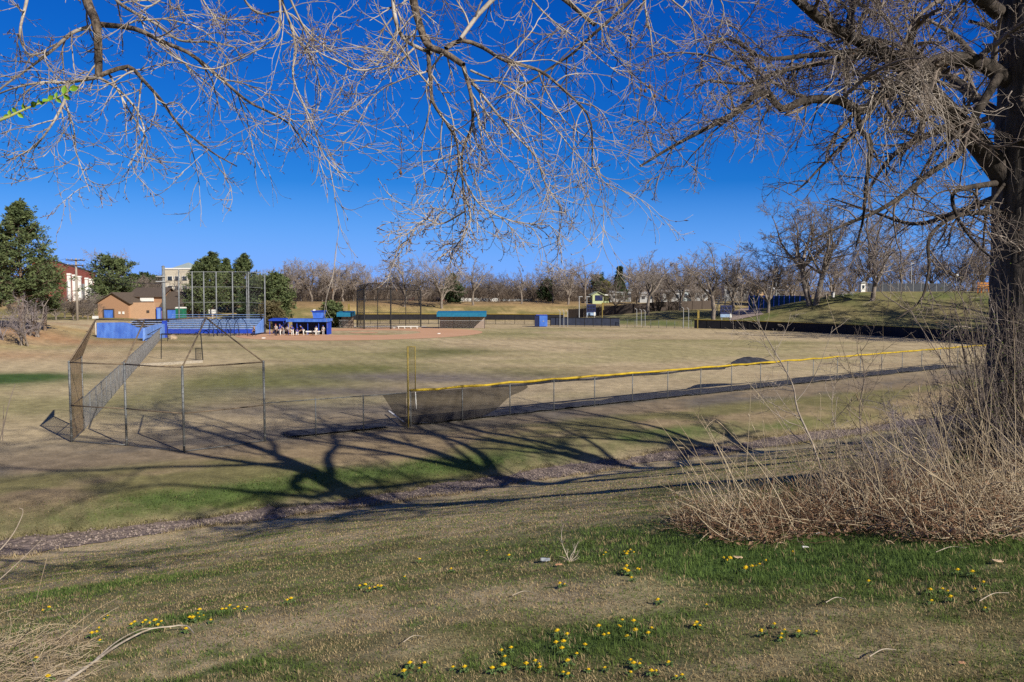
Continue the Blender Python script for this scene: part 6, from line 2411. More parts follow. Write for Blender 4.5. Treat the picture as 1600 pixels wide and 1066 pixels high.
# the far row left of centre, tall pale cottonwoods above the tan bank
G1 = "pale cottonwoods above the tan bank"
for i, (px, pt, Y, k, w) in enumerate(((452, 414, 225, 'b', .9), (470, 412, 232, 'a', .9), (487, 410, 226, 'c', 1.0), (503, 412, 230, 'b', .85), (520, 411, 224, 'a', .95), (536, 414, 228, 'c', .95), (552, 416, 232, 'a', .9),
                                       (464, 420, 245, 'd', 1.1), (511, 420, 246, 'b', 1.1), (545, 424, 246, 'd', 1.1), (571, 415, 226, 'c', .8), (585, 424, 240, 'a', .95))):
    plant(k, px, pt, Y, "tall pale bare cottonwood in the close row between the pines and the black backstop", G1, None, w)
plant('e', 443, 416, 220, "twisted bare cottonwood at the left end of the pale row, next to the dark pines")
plant('b', 632, 403, 214, "bare tree with a full round crown seen just above the middle of the black backstop")
plant('a', 655, 412, 222, "narrow bare tree between the two big round crowns behind the black backstop", None, None, .7)
plant('a', 690, 401, 212, "large pale bare tree leaning left behind the right post of the black backstop", None, None, 1.05)
plant('e', 739, 410, 218, "bare tree with an open top right of the dark green conifer", None, None, .9)
plant('c', 712, 425, 240, "small bare tree behind the dark green conifer")
for px, pt, Y, k, w in ((605, 428, 242, 'd', 1), (620, 426, 250, 'c', 1), (648, 428, 252, 'd', 1.1), (672, 430, 252, 'd', 1), (725, 430, 250, 'd', 1.1), (752, 432, 246, 'd', 1.1), (764, 430, 238, 'b', 1.0), (780, 428, 236, 'd', 1.1)):
    plant(k, px, pt, Y, "brown bare tree in the background behind the black backstop and the board fence", "background trees behind the black backstop", None, w)
plant('e', 815, 424, 222, "bare tree with a slim pale trunk above the middle of the far fence", None, None, .9)
plant('b', 864, 412, 226, "pale bare tree left of the bushy crown behind the blue equipment box", None, None, .9)
plant('a', 888, 408, 220, "broad bare tree with a full crown above the start of the plank fence", None, None, 1.05)
plant('e', 914, 407, 224, "scraggy bare tree with a lopped crown left of the green house", None, None, .7)
for px, pt, Y, k, w in ((798, 434, 240, 'd', 1.1), (830, 432, 246, 'd', 1.2), (846, 430, 240, 'c', 1.0), (875, 424, 240, 'b', 1), (902, 430, 250, 'd', 1.1), (926, 432, 250, 'd', 1.1), (940, 436, 256, 'c', 1.2), (955, 430, 258, 'd', 1)):
    plant(k, px, pt, Y, "brown bare tree in the background between the far fence and the houses", "background trees between the far fence and the houses", None, w)
plant('e', 984, 412, 236, "bare tree behind the dark spruce by the mobile homes", None, None, 1.0)
plant('a', 1020, 405, 215, "bare tree with a fine fan-shaped crown behind the first tree of the slope row", None, None, .9)
for px, pt, Y, k in ((998, 420, 250, 'd'), (1034, 424, 252, 'a'), (1060, 426, 262, 'd')):
    plant(k, px, pt, Y, "brown bare tree behind the white mobile homes", "background trees behind the mobile homes")
for px, pt, Y, k, w in ((962, 430, 205, 'd', .9), (994, 426, 208, 'c', .9), (1046, 430, 206, 'd', 1.0), (1082, 428, 205, 'a', .9), (1098, 424, 208, 'd', .9), (1030, 432, 210, 'b', .9)):
    plant(k, px, pt, Y, "small bare tree in front of the mobile homes, behind the plank fence", "small bare trees in front of the mobile homes", None, w)
# behind the buildings on the left
plant('c', 182, 398, 235, "bare pale treetop showing above the round pine", None, None, .8)
for px, pt, Y, k in ((218, 432, 250, 'd'), (232, 430, 262, 'd'), (246, 431, 255, 'd'), (205, 436, 246, 'c')):
    plant(k, px, pt, Y, "dark bare tree on the rise between the round pine and the cream office block", "trees on the rise before the office block")
for px, pt, Y, k in ((352, 432, 195, 'a'), (376, 424, 200, 'e'), (398, 428, 198, 'c'), (408, 424, 200, 'a')):
    plant(k, px, pt, Y, "bare brownish tree among the dark pines behind the net poles", "bare trees among the pines")
for px, pt, Y, k, w in ((100, 456, 170, 'd', 1.3), (128, 460, 172, 'd', 1.4), (146, 462, 178, 'c', 1.4), (70, 460, 165, 'd', 1.3), (113, 466, 160, 'd', 1.6), (86, 466, 158, 'd', 1.5), (136, 470, 162, 'd', 1.5), (50, 466, 158, 'd', 1.5), (20, 462, 165, 'd', 1.4)):
    plant(k, px, pt, Y, "low bare thicket tree in front of the red brick building", "bare thicket before the brick building", None, w)


# trees just outside the right edge, whose shadows streak the hill
for px, pt, Y, k in ((1650, 235, 108, 't'), (1730, 250, 104, 'd'), (1790, 220, 112, 't')):
    plant(k, px, pt, Y, "bare tree of the row that shades the right-hand hill", "row of trees shading the right-hand hill")


# thicket under the far rows
def understory():
    rg = np.random.default_rng(15)
    n = 3000
    px = rg.uniform(430, 1180, n)
    Y = rg.uniform(232, 275, n)
    x = (px - CX) / F * Y
    dens = fbm(x, Y, .06, 19, 3)
    keep = dens > .36
    x, Y, dens = x[keep], Y[keep], dens[keep]
    n = len(x)
    h = rg.uniform(1.0, 4.2, n) * (.4 + 1.2 * dens)
    d = rg.normal(0, .35, (n, 3)) + [0, 0, 1]
    P = np.stack([x, Y, Z(x, Y) - .2], 1)[:, None] + d[:, None] * (h[:, None] * np.linspace(0, 1, 5))[:, :, None] + np.cumsum(rg.normal(0, .07, (n, 5, 3)), 1)
    b = {'p': P, 'r': np.linspace(.05, .02, 5)[None] * np.ones((n, 1))}
    b2 = sprout(b, 7, rg, (.1, 1), (45, 18), .5, .15, n=4, rr=.7, rmin=.025, wig=.15, g0=.06)
    b3 = sprout(b2, 3, rg, (.1, 1), (45, 18), .5, .15, n=3, rr=.7, rmin=.02, wig=.15)
    o = link("far_undergrowth", branch_mesh("far_undergrowth", [(b, 3), (b2, 3), (b3, 3)], mat("undergrowth_brown", (.17, .13, .10), (.08, .06, .05), .3, .95)))
    tag(o, "brown leafless undergrowth beneath the far rows of trees", "undergrowth", None, "stuff")


understory()


# a band of far wood that closes the view behind everything
def far_wood():
    rg = np.random.default_rng(5)
    n = 5200
    a = np.radians(rg.uniform(-44, 46, n))
    d = rg.uniform(285, 420, n)
    x, y = np.sin(a) * d, np.cos(a) * d
    z = Z(x, y)
    h = rg.uniform(2.0, 5.6, n) * (.6 + .8 * fbm(x, y, .03, 9, 3))
    ln = np.zeros((n, 5, 3))
    dirs = rg.normal(0, .22, (n, 3)) + [0, 0, 1]
    for q in range(5):
        ln[:, q] = np.stack([x, y, z - .3], 1) + dirs * (h * q / 4)[:, None] + rg.normal(0, .12, (n, 3)) * q
    b = {'p': ln, 'r': np.linspace(.14, .03, 5)[None] * np.ones((n, 1))}
    b2 = sprout(b, 9, rg, (.2, 1), (45, 18), .42, .15, n=4, rr=.6, rmin=.055, wig=.15, g0=.06)
    o = link("far_wood", branch_mesh("far_wood", [(b, 3), (b2, 3)], mat("far_wood_brown", (.19, .165, .15), (.10, .085, .078), .06, .95)))
    tag(o, "brown leafless wood closing the view on the horizon", "wood", None, "stuff")


far_wood()


# ------------------------------------------------------------------ conifers
M_PINE = mat("pine_needles", (.125, .155, .060), (.045, .068, .028), .7, .8, lo=.38, hi=.62)
M_PINE2 = mat("pine_needles_dark", (.065, .10, .042), (.028, .046, .02), .7, .85)
M_PBARK = mat("pine_bark", (.20, .145, .105), (.10, .07, .05), 4, .95, .5)


def needle_faces(C, rg, size, per):
    """Sprays of narrow needle faces round centres C (n,3) with radii."""
    n = len(C) * per
    c = np.repeat(C, per, 0)
    d = rg.normal(0, 1, (n, 3))
    d /= np.linalg.norm(d, axis=1, keepdims=True)
    d[:, 2] = d[:, 2] * .75 + .12
    w = np.cross(d, rg.normal(0, 1, (n, 3)))
    w /= np.linalg.norm(w, axis=1, keepdims=True)
    L = size * rg.uniform(.6, 1.3, (n, 1))
    W = L * rg.uniform(.13, .24, (n, 1))
    s = c + d * L * rg.uniform(.0, .35, (n, 1))
    P = np.stack([s - w * W * .4, s + d * L * .6 - w * W, s + d * L * 1.1, s + d * L * .6 + w * W], 1)
    return P.reshape(-1, 3), np.arange(n * 4).reshape(n, 4)


def conifer(name, label, px, ptop, pbase, Y, width, seed, shape='pine', crown0=.12, m=None, group=None, nb=150, dens=1.0, cat="tree", size=.55):
    """Conifer with whorled limbs carrying clumps of needles. width = crown width in photo pixels."""
    rg = np.random.default_rng(seed)
    b = on(px2(px, Y), Y)
    if pbase is not None:
        b[2] = min(b[2], hz(pbase, px, Y) + .3)
    H = hz(ptop, px, Y) - b[2]
    Wd = width * Y / F / 2
    t = thing(name, label, cat, b, group)
    tr = curve([b - [0, 0, .4], b + [.1, 0, H * .35], b + [-.05, .1, H * .7], b + [0, 0, H * .98]], 20)
    V, Q = tubes(tr[None], np.linspace(.020 * H + .05, .02, 20)[None], 10)
    h = rg.uniform(crown0, 1, nb)**.9
    h = crown0 + (1 - crown0) * rg.random(nb)**1.15
    f = (h - crown0) / (1 - crown0)
    if shape == 'pine':
        rr = np.interp(f, [0, .1, .3, .55, .8, .93, 1], [.55, .95, 1, .74, .42, .2, .04])
    elif shape == 'round':
        rr = np.sqrt(np.clip(1 - ((f - .42) / .62)**2, .02, 1))
    else:
        rr = np.interp(f, [0, .1, 1], [.9, 1, .04])
    lump = .42 + .75 * rg.random(nb)**.8
    a = rg.uniform(0, 2 * math.pi, nb)
    if shape == 'pine':
        h = crown0 + (1 - crown0) * (np.round(f * 15 + rg.normal(0, .22, nb)) / 15).clip(0, 1)
        f = (h - crown0) / (1 - crown0)
    Lb = Wd * rr * lump
    st = np.stack([np.interp(h, np.linspace(0, 1, 20), tr[:, k]) for k in range(3)], 1)
    st[:, 2] = b[2] + h * H
    P = np.zeros((nb, 7, 3))
    d = np.stack([np.cos(a), np.sin(a), .15 + .35 * f + rg.normal(0, .12, nb)], 1)
    if shape == 'spruce':
        d[:, 2] = -.1 + .5 * f
    for q in range(7):
        P[:, q] = st
        if q:
            d = d + rg.normal(0, .10, (nb, 3)) + np.array([0, 0, .05 if shape != 'spruce' else .03])
            dn = d / np.linalg.norm(d, axis=1, keepdims=True)
            P[:, q] = P[:, q - 1] + dn * (Lb / 6)[:, None]
    bb = {'p': P, 'r': (np.linspace(.06, .015, 7)[None] * (Lb / Wd + .2)[:, None])}
    sb = sprout(bb, 5, rg, (.35, 1), (48, 14), .38, .1, n=5, rr=.6, rmin=.012, wig=.12, g0=.05)
    V2, Q2 = tubes(P, bb['r'], 4)
    V3, Q3 = tubes(sb['p'], sb['r'], 3)
    link("trunk", mesh_np("trunk", np.vstack([V, V2, V3]) - b, np.vstack([Q, Q2 + len(V), Q3 + len(V) + len(V2)]), M_PBARK, True), t)
    C = np.concatenate([P[:, 5:].reshape(-1, 3), sb['p'][:, 2:].reshape(-1, 3)])
    C = C + rg.normal(0, .08, C.shape)
    keep = rg.random(len(C)) < (.62 if shape == 'pine' else .8)
    NV, NQ = needle_faces(C[keep], rg, size * (.8 if shape == 'pine' else 1), int((11 if shape == 'pine' else 9) * dens))
    link("crown", mesh_np("crown", NV - b, NQ, m or M_PINE), t)
    return t


conifer("pine_tree", "tall dense pine at the left edge with a ragged pointed top", 32, 322, 520, 108, 118, 3, 'pine', .24, nb=210, size=.5)
conifer("pine_tree", "second pine close behind the tall one, cut by the left edge", -12, 345, 520, 112, 86, 4, 'pine', .22, nb=150, size=.5)
conifer("pine_tree", "lower bushy pine filling the right side of the tall left pine", 68, 408, 505, 116, 66, 14, 'pine', .30, nb=110, size=.5)
conifer("pine_tree", "round-headed pine between the brick building and the concession roofs", 176, 410, 500, 196, 74, 5, 'round', .08, nb=170, size=.6)
conifer("pine_tree", "tall pine behind the net poles, tallest of the dark cluster", 331, 398, 500, 178, 66, 6, 'pine', .16, nb=190, size=.6)
conifer("pine_tree", "broad pine at the left side of the dark cluster, overlapping the office block", 310, 412, 500, 176, 46, 7, 'pine', .14, nb=150, size=.6)
conifer("pine_tree", "pointed pine at the right side of the dark cluster behind the nets", 382, 400, 500, 182, 56, 8, 'pine', .2, nb=150, size=.6)
conifer("pine_tree", "pine standing in the middle of the dark cluster behind the nets", 354, 408, 500, 188, 52, 18, 'pine', .2, nb=130, size=.6)
conifer("juniper_tree", "low dark green bushy juniper right of the net poles", 428, 437, 500, 168, 62, 9, 'round', .03, nb=170, size=.55)
conifer("juniper_tree", "darker low juniper tucked under the right pine of the cluster", 398, 446, 500, 170, 50, 10, 'round', .03, nb=110, m=M_PINE2, size=.55)
conifer("shrub", "olive evergreen shrub between the blue dugout and the small teal one", 519, 477, 512, 156, 34, 11, 'round', .02, nb=80, size=.5, cat="shrub")
conifer("shrub", "brownish shrub at the foot of the juniper behind the lean-to", 422, 478, 505, 148, 36, 12, 'round', .02, nb=80, m=mat("olive_brown_shrub", (.13, .11, .05), (.07, .06, .03), .8), size=.5, cat="shrub")
conifer("conifer", "dark green conifer among the bare trees behind the right post of the black backstop", 707, 430, 478, 228, 36, 13, 'pine', .05, nb=120, m=M_PINE2, size=.6)
conifer("conifer", "dark blue-green conifer between bare trees behind the far fence's middle", 855, 437, 475, 234, 28, 15, 'pine', .05, nb=90, m=M_PINE2, size=.6)
conifer("spruce_tree", "dark pointed spruce behind the white mobile homes", 968, 418, 462, 232, 20, 16, 'spruce', .10, nb=130, m=M_PINE2, size=.6)
conifer("conifer", "low dark conifer behind the plank fence near the green house", 935, 432, 465, 250, 26, 17, 'round', .05, nb=70, m=M_PINE2, size=.6)
conifer("shrub", "yellow-green shrub between the green house and the dark spruce", 948, 443, 464, 240, 18, 19, 'round', .05, nb=60, m=mat("yellow_green_shrub", (.22, .21, .06), (.13, .13, .04), .8), size=.5, cat="shrub")
conifer("conifer", "small dark conifer behind the second tree of the slope row", 1042, 436, 464, 262, 18, 20, 'pine', .05, nb=60, m=M_PINE2, size=.6)
for px, pt, Y in ((210, 433, 300), (226, 431, 310), (240, 434, 305), (252, 436, 300)):
    conifer("pine_tree", "far dark pine on the rise left of the office block", px, pt, None, Y, 20, int(px), 'round', .05, m=M_PINE2, group="far pines left of the office block", nb=46, size=.9)


# grey bare shrubs on the left bank
def bare_shrub(name, label, b, H, W, seed, m, n=16, group=None, r0=.03, rmin=.008, per=(7, 5, 3), trunkm=None, stems=None, fan=.45):
    rg = np.random.default_rng(seed)
    t = thing(name, label, "shrub", b, group)
    P = np.zeros((n, 9, 3))
    d = np.stack([rg.normal(0, fan, n) * W / H, rg.normal(0, fan, n) * W / H, np.ones(n)], 1)
    P[:, 0] = b + np.stack([rg.normal(0, .12 * W, n), rg.normal(0, .12 * W, n), np.full(n, -.1)], 1)
    step = H * rg.uniform(.6, 1.0, (n, 1)) / 8
    for q in range(1, 9):
        d = d + rg.normal(0, .13, (n, 3))
        d /= np.linalg.norm(d, axis=1, keepdims=True)
        P[:, q] = P[:, q - 1] + d * step
    bt = {'p': P, 'r': np.linspace(r0, r0 * .3, 9)[None] * rg.uniform(.6, 1.2, (n, 1))}
    b1 = sprout(bt, per[0], rg, (.15, 1), (42, 15), .42, .12, n=7, rr=.6, rmin=rmin * 1.4, wig=.13, g0=.03)
    b2 = sprout(b1, per[1], rg, (.15, 1), (42, 15), .5, .15, n=5, rr=.65, rmin=rmin, wig=.14)
    link("stems", branch_mesh("stems", [(bt, 6)], trunkm or m, b), t)
    bl = [(b1, 4), (b2, 3)]
    if per[2]:
        bl.append((sprout(b2, per[2], rg, (.2, 1), (42, 15), .5, .2, n=4, rr=.7, rmin=rmin * .75, wig=.15), 3))
    link("twigs", branch_mesh("twigs", bl, m, b), t)
    return t


M_GSHRUB = mat("grey_lilac_twigs", (.30, .26, .27), (.16, .135, .135), 1.0, .9)
bare_shrub("bare_shrub", "grey bare shrub with a pale leaning stem in front of the tall left pine", gp(34, 540), 5.8, 3.6, 41, M_GSHRUB, 7, r0=.11, rmin=.016, per=(8, 6, 3), trunkm=M_FTRUNK, fan=.28)
bare_shrub("bare_shrub", "grey bare shrub on a thick pale stem under the right side of the tall pine", gp(54, 526), 6.0, 4.2, 42, M_GSHRUB, 6, r0=.14, rmin=.018, per=(8, 6, 3), trunkm=M_FTRUNK, fan=.30)
bare_shrub("bare_shrub", "low grey bare shrub at the very left edge of the bank", gp(4, 530), 4.5, 4.0, 43, M_GSHRUB, 9, r0=.06, rmin=.016, per=(7, 5, 3), fan=.4)
# rail on the left bank
t = thing("rail_fence", "single weathered grey rail fence on the left bank behind the shrubs", "fence", gp(2, 506))
Yr = gp(30, 506)[1] + 3
MB().beam(at(-40, 503.5, Yr), at(66, 504.5, Yr), .12, .16).build("rail", M_WOODP, t)
for px in (-30, 8, 48):
    q = at(px, 504, Yr)
    MB().box([q[0], q[1] + .1, (q[2] + float(Z(q[0], q[1]))) / 2 - .05], [.16, .16, q[2] - float(Z(q[0], q[1])) + .5]).build("post", M_WOODP, t)
# ------------------------------------------------------------------ dry brush on the right, shoots, sapling
M_STALK = mat("dry_stalk", (.45, .37, .255), (.18, .13, .08), .9, .85)
M_STALKR = mat("rusty_dead_stems", (.26, .15, .085), (.11, .06, .036), 2.2, .9)
M_STRAW = mat("bleached_straw", (.56, .46, .32), (.34, .26, .17), 2.0, .9)
M_SAP = mat("pale_sapling_bark", (.44, .38, .32), (.24, .19, .15), 6, .8, .3)


def brush_pts(n, rg, front=0.0):
    """Places under the brush, in world coordinates, from photo columns 1050.. on."""
    px = 1052 + rg.random(n)**.8 * 640
    k = rg.random(n)
    py = 842 - 8 * np.sin(px * .02) - np.where(px < 1150, (1150 - px) * .12, 0) - k * np.interp(px, [1050, 1150, 1300, 1500, 1700], [22, 50, 80, 95, 110]) + front
    return gpv(px, py), px, k


def stalks():
    rg = np.random.default_rng(8)
    n = 560
    B, px, k = brush_pts(n, rg)
    H = rg.gamma(3.2, .17, n) * np.interp(px, [1050, 1150, 1300, 1500, 1700], [.80, 1.0, 1.2, 1.6, 1.9]) + .15
    P = np.zeros((n, 9, 3))
    d = np.stack([rg.normal(-.26, .36, n), rg.normal(.05, .28, n), np.ones(n)], 1)
    bent = rg.random(n) < .22
    d[bent] += np.stack([rg.normal(-.5, .9, bent.sum()), rg.normal(0, .5, bent.sum()), -.3 * np.ones(bent.sum())], 1)
    P[:, 0] = B - [0, 0, .05]
    cv = rg.normal(0, .035, (n, 3))
    for q in range(1, 9):
        d = d + cv + rg.normal(0, .035, (n, 3)) + np.array([-.012, 0, -.012])
        d /= np.linalg.norm(d, axis=1, keepdims=True)
        P[:, q] = P[:, q - 1] + d * (H / 8)[:, None]
    r0 = rg.uniform(.0030, .0078, n)
    bt = {'p': P, 'r': np.linspace(1, .3, 9)[None] * r0[:, None]}
    side = sprout(bt, 2, rg, (.45, 1), (35, 14), .28, .12, n=5, rr=.6, rmin=.0016, wig=.12)
    side = sub(side, rg.random(len(side['p'])) < .28)
    heads = buds(sub(bt, rg.random(n) < .4), None, "", rg, 1.0, .045, .006, (1.0, .9))
    cane = rg.random(n) < .10
    bt['r'][cane] *= 1.9
    o = link("dry_stalks", branch_mesh("dry_stalks", [(bt, 5), (side, 3), (heads, 4)], M_STALK))
    tag(o, "tall dry tan stalks standing in the brush at the right", "dry stalks", None, "stuff")
    # low tangle of rusty stems and leaves
    n = 5600
    B, px, k = brush_pts(n, rg, 4)
    L = rg.uniform(.08, .55, n)
    P = np.zeros((n, 5, 3))
    d = rg.normal(0, 1, (n, 3))
    d[:, 2] = np.abs(d[:, 2]) * .35
    P[:, 0] = B + np.stack([rg.normal(0, .05, n), rg.normal(0, .05, n), rg.gamma(1.3, .065, n) * np.interp(px, [1050, 1200, 1700], [.8, 1, 1.5]) - .03], 1)
    for q in range(1, 5):
        d = d + rg.normal(0, .28, (n, 3))
        d[:, 2] -= .06
        d /= np.linalg.norm(d, axis=1, keepdims=True)
        P[:, q] = P[:, q - 1] + d * (L / 4)[:, None]
    bt = {'p': P, 'r': np.ones((1, 5)) * rg.uniform(.0015, .004, n)[:, None]}
    red = rg.random(n) < np.interp(px, [1050, 1350, 1500, 1560], [.72, .85, .72, .3])
    o = link("brush_tangle", branch_mesh("brush_tangle", [(sub(bt, red), 3)], M_STALKR))
    tag(o, "low rusty brown tangle of dead stems under the dry stalks", "brush", None, "stuff")
    o = link("straw_tangle", branch_mesh("straw_tangle", [(sub(bt, ~red), 3)], M_STRAW))
    tag(o, "bleached straw mixed into the foot of the brush", "straw", None, "stuff")
    # dead leaves
    n = 5200
    B, px, k = brush_pts(n, rg, 7)
    s = rg.uniform(.012, .034, n)
    a = rg.uniform(0, 6.28, n)
    u_ = np.stack([np.cos(a), np.sin(a), rg.normal(0, .45, n)], 1)
    v_ = np.stack([-np.sin(a), np.cos(a), rg.normal(0, .45, n)], 1)
    c = B + np.stack([rg.normal(0, .06, n), rg.normal(0, .09, n), rg.gamma(1.1, .04, n)], 1)
    V = np.stack([c - u_ * s[:, None], c - v_ * s[:, None] * .6 + [0, 0, .006], c + u_ * s[:, None], c + v_ * s[:, None] * .6 + [0, 0, .006]], 1)
    o = link("dead_leaves", mesh_np("dead_leaves", V.reshape(-1, 3), np.arange(n * 4).reshape(n, 4), mat("dead_leaf", (.30, .19, .115), (.12, .072, .046), 7, .9)))
    tag(o, "brown dead leaves lying in and before the brush", "dead leaves", None, "stuff")


stalks()


def sapling(name, label, lst, r0, r1, seed, m, per=(9, 5, 3), rmin=.004, ln=.28, crook=.1):
    rg = np.random.default_rng(seed)
    P = [at(*p) for p in lst]
    P[0] = on(P[0][0], P[0][1], -.1)
    t = thing(name, label, "sapling", P[0])
    bt = batch([P], [(r0, r1)], 24)
    V, Q = tubes(bt['p'], bt['r'], 8)
    link("stem", mesh_np("stem", V - P[0], Q, m, True), t)
    b1 = sprout(bt, per[0], rg, (.25, 1), (50, 14), ln, .08, n=8, rr=.5, rmin=rmin * 1.6, wig=.12, g0=.04, g1=.04)
    b2 = sprout(b1, per[1], rg, (.15, 1), (45, 15), .45, .15, n=6, rr=.6, rmin=rmin, wig=.13)
    bl = [(b1, 5), (b2, 4)]
    if per[2]:
        bl.append((sprout(b2, per[2], rg, (.2, 1), (42, 15), .5, .2, n=5, rr=.7, rmin=rmin * .8, wig=.14), 3))
    link("twigs", branch_mesh("twigs", bl, m, P[0]), t)
    return t


Ys = gp(1290, 770)[1]
sapling("sapling", "pale bare sapling leaning left out of the brush, crossing the yellow rail", [(1296, 790, Ys), (1272, 700, Ys), (1246, 640, Ys + .1), (1238, 600, Ys + .1), (1208, 545, Ys + .2), (1186, 505, Ys + .2), (1174, 468, Ys + .3)],
        .022, .005, 91, M_SAP, (16, 5, 2), .0032, .34)
sapling("sapling", "dark thin upright sapling in the middle of the brush", [(1346, 800, Ys + .4), (1347, 700, Ys + .4), (1343, 640, Ys + .4), (1350, 590, Ys + .4), (1344, 540, Ys + .4)], .016, .004, 92, M_TWIGD, (18, 6, 2), .003, .38)
sapling("sapling", "slim pale bare sapling just right of the leaning one", [(1318, 800, Ys + .2), (1312, 700, Ys + .2), (1300, 640, Ys + .2), (1306, 590, Ys + .2)], .010, .003, 93, M_SAP, (10, 4, 0), .003, .3)
sapling("sapling", "thin bare sapling at the left end of the brush", [(1150, 830, Ys - .5), (1136, 740, Ys - .5), (1108, 680, Ys - .5), (1082, 640, Ys - .4)], .008, .003, 94, M_STALK, (6, 3, 0), .003, .22)
Yb = 12.2
bare_shrub("bare_shrub", "lilac-grey bare shrub thick with fine twigs, left of the big trunk's foot", on(at(1500, 700, Yb + .6)[0], Yb + .6), 1.75, 2.3, 95, M_GSHRUB, 26, r0=.011, rmin=.0032, per=(9, 6, 3), fan=.42)
bare_shrub("bare_shrub", "finer grey bare shrub between the dark sapling and the lilac-grey shrub", on(at(1425, 700, Yb)[0], Yb), 1.35, 1.9, 96, M_GSHRUB, 18, r0=.010, rmin=.003, per=(9, 6, 3), fan=.45)
bare_shrub("bare_shrub", "brown bare shrub low in the brush under the dark sapling", on(at(1370, 760, 10.4)[0], 10.4), 1.0, 1.4, 97, M_TWIGD, 14, r0=.008, rmin=.0028, per=(9, 6, 2), fan=.5)


def suckers():
    """Upright shoots round the foot of the big trunk, some just breaking into leaf."""
    rg = np.random.default_rng(17)
    b = on(8.0, 12.2)
    t = thing("sucker_shoots", "dense dark upright shoots with small green buds in front of the big trunk's foot", "shrub", b)
    n = 130
    x = at(1, 1, 1)[0] * 0 + rg.uniform(px2(1535, 12), px2(1690, 12), n)
    y = rg.uniform(11.4, 12.7, n)
    P = np.zeros((n, 12, 3))
    P[:, 0] = np.stack([x, y, Z(x, y) - .1], 1)
    d = np.stack([rg.normal(-.03, .13, n), rg.normal(0, .10, n), np.ones(n)], 1)
    H = rg.uniform(1.3, 3.1, n)
    for q in range(1, 12):
        d = d + rg.normal(0, .055, (n, 3))
        d /= np.linalg.norm(d, axis=1, keepdims=True)
        P[:, q] = P[:, q - 1] + d * (H / 11)[:, None]
    bt = {'p': P, 'r': np.linspace(1, .35, 12)[None] * rg.uniform(.006, .014, (n, 1))}
    b1 = sprout(bt, 8, rg, (.15, 1), (35, 12), .22, .1, n=6, rr=.6, rmin=.003, wig=.1, g0=.08)
    b2 = sprout(b1, 3, rg, (.2, 1), (40, 14), .45, .15, n=5, rr=.7, rmin=.0026, wig=.13)
    link("stems", branch_mesh("stems", [(bt, 5)], M_TWIGD, b), t)
    link("twigs", branch_mesh("twigs", [(b1, 4), (b2, 3)], M_TWIGD, b), t)
    tips = np.concatenate([b1['p'][:, -1], b1['p'][:, 3], b2['p'][:, -1]])
    tips = tips[rg.random(len(tips)) < .30]
    c = np.repeat(tips, 3, 0)
    m = len(c)
    dd = rg.normal(0, 1, (m, 3))
    dd[:, 2] = np.abs(dd[:, 2])
    dd /= np.linalg.norm(dd, axis=1, keepdims=True)
    w = np.cross(dd, rg.normal(0, 1, (m, 3)))
    w /= np.linalg.norm(w, axis=1, keepdims=True)
    L = rg.uniform(.010, .024, (m, 1))
    V = np.stack([c, c + dd * L * .5 - w * L * .3, c + dd * L, c + dd * L * .5 + w * L * .3], 1)
    link("leaf_buds", mesh_np("leaf_buds", V.reshape(-1, 3) - b, np.arange(m * 4).reshape(m, 4), mat("bud_green", (.16, .22, .04), (.09, .13, .02), 9, .6)), t)


suckers()

# ------------------------------------------------------------------ lower left: straw, fallen branch, weed stems
def straw_left():
    rg = np.random.default_rng(23)
    n = 1000
    px = -160 + rg.random(n)**1.2 * 290
    py = 1000 + rg.normal(0, 26, n) + np.clip(px, 0, 200) * .08 + rg.random(n) * 60
    B = gpv(px, py)
    L = rg.uniform(.05, .30, n)
    d = rg.normal(0, 1, (n, 3)) + [.5, .35, 0]
    d[:, 2] = np.abs(d[:, 2]) * .30
    P = np.zeros((n, 5, 3))
    P[:, 0] = B + np.stack([np.zeros(n), np.zeros(n), rg.gamma(1.2, .025, n)], 1)
    for q in range(1, 5):
        d = d + rg.normal(0, .2, (n, 3))
        d[:, 2] -= .07
        d /= np.linalg.norm(d, axis=1, keepdims=True)
        P[:, q] = P[:, q - 1] + d * (L / 4)[:, None]
    o = link("dry_straw", branch_mesh("dry_straw", [({'p': P, 'r': np.ones((1, 5)) * rg.uniform(.0009, .0024, n)[:, None]}, 3)], M_STRAW))
    tag(o, "matted bleached straw in the lower left corner", "straw", None, "stuff")


straw_left()


def stem_thing(name, label, cat, lst, r0, r1, m, seed=0, per=0, lift=0.0):
    """A stem or branch through photo points; the third value is metres above the ground, or (None) a distance."""
    rg = np.random.default_rng(seed)
    P = []
    for px, py, h in lst:
        if h is None or h < 50:
            q = gp(px, py)
            P.append(q + [0, 0, (h or 0) + lift])
        else:
            P.append(at(px, py, h - 100))
    t = thing(name, label, cat, P[0])
    bt = batch([P], [(r0, r1)], 26)
    bt['r'] = bt['r'] * (1 + .18 * rg.normal(0, 1, bt['r'].shape) * .5)
    V, Q = tubes(bt['p'], bt['r'], 8)
    link("stem", mesh_np("stem", V - P[0], Q, m, True), t)
    if per:
        b1 = sprout(bt, per, rg, (.3, 1), (40, 12), .30, .1, n=7, rr=.55, rmin=r1 * .7, wig=.12, g0=.02)
        link("twigs", branch_mesh("twigs", [(b1, 5)], m, P[0]), t)
    return t


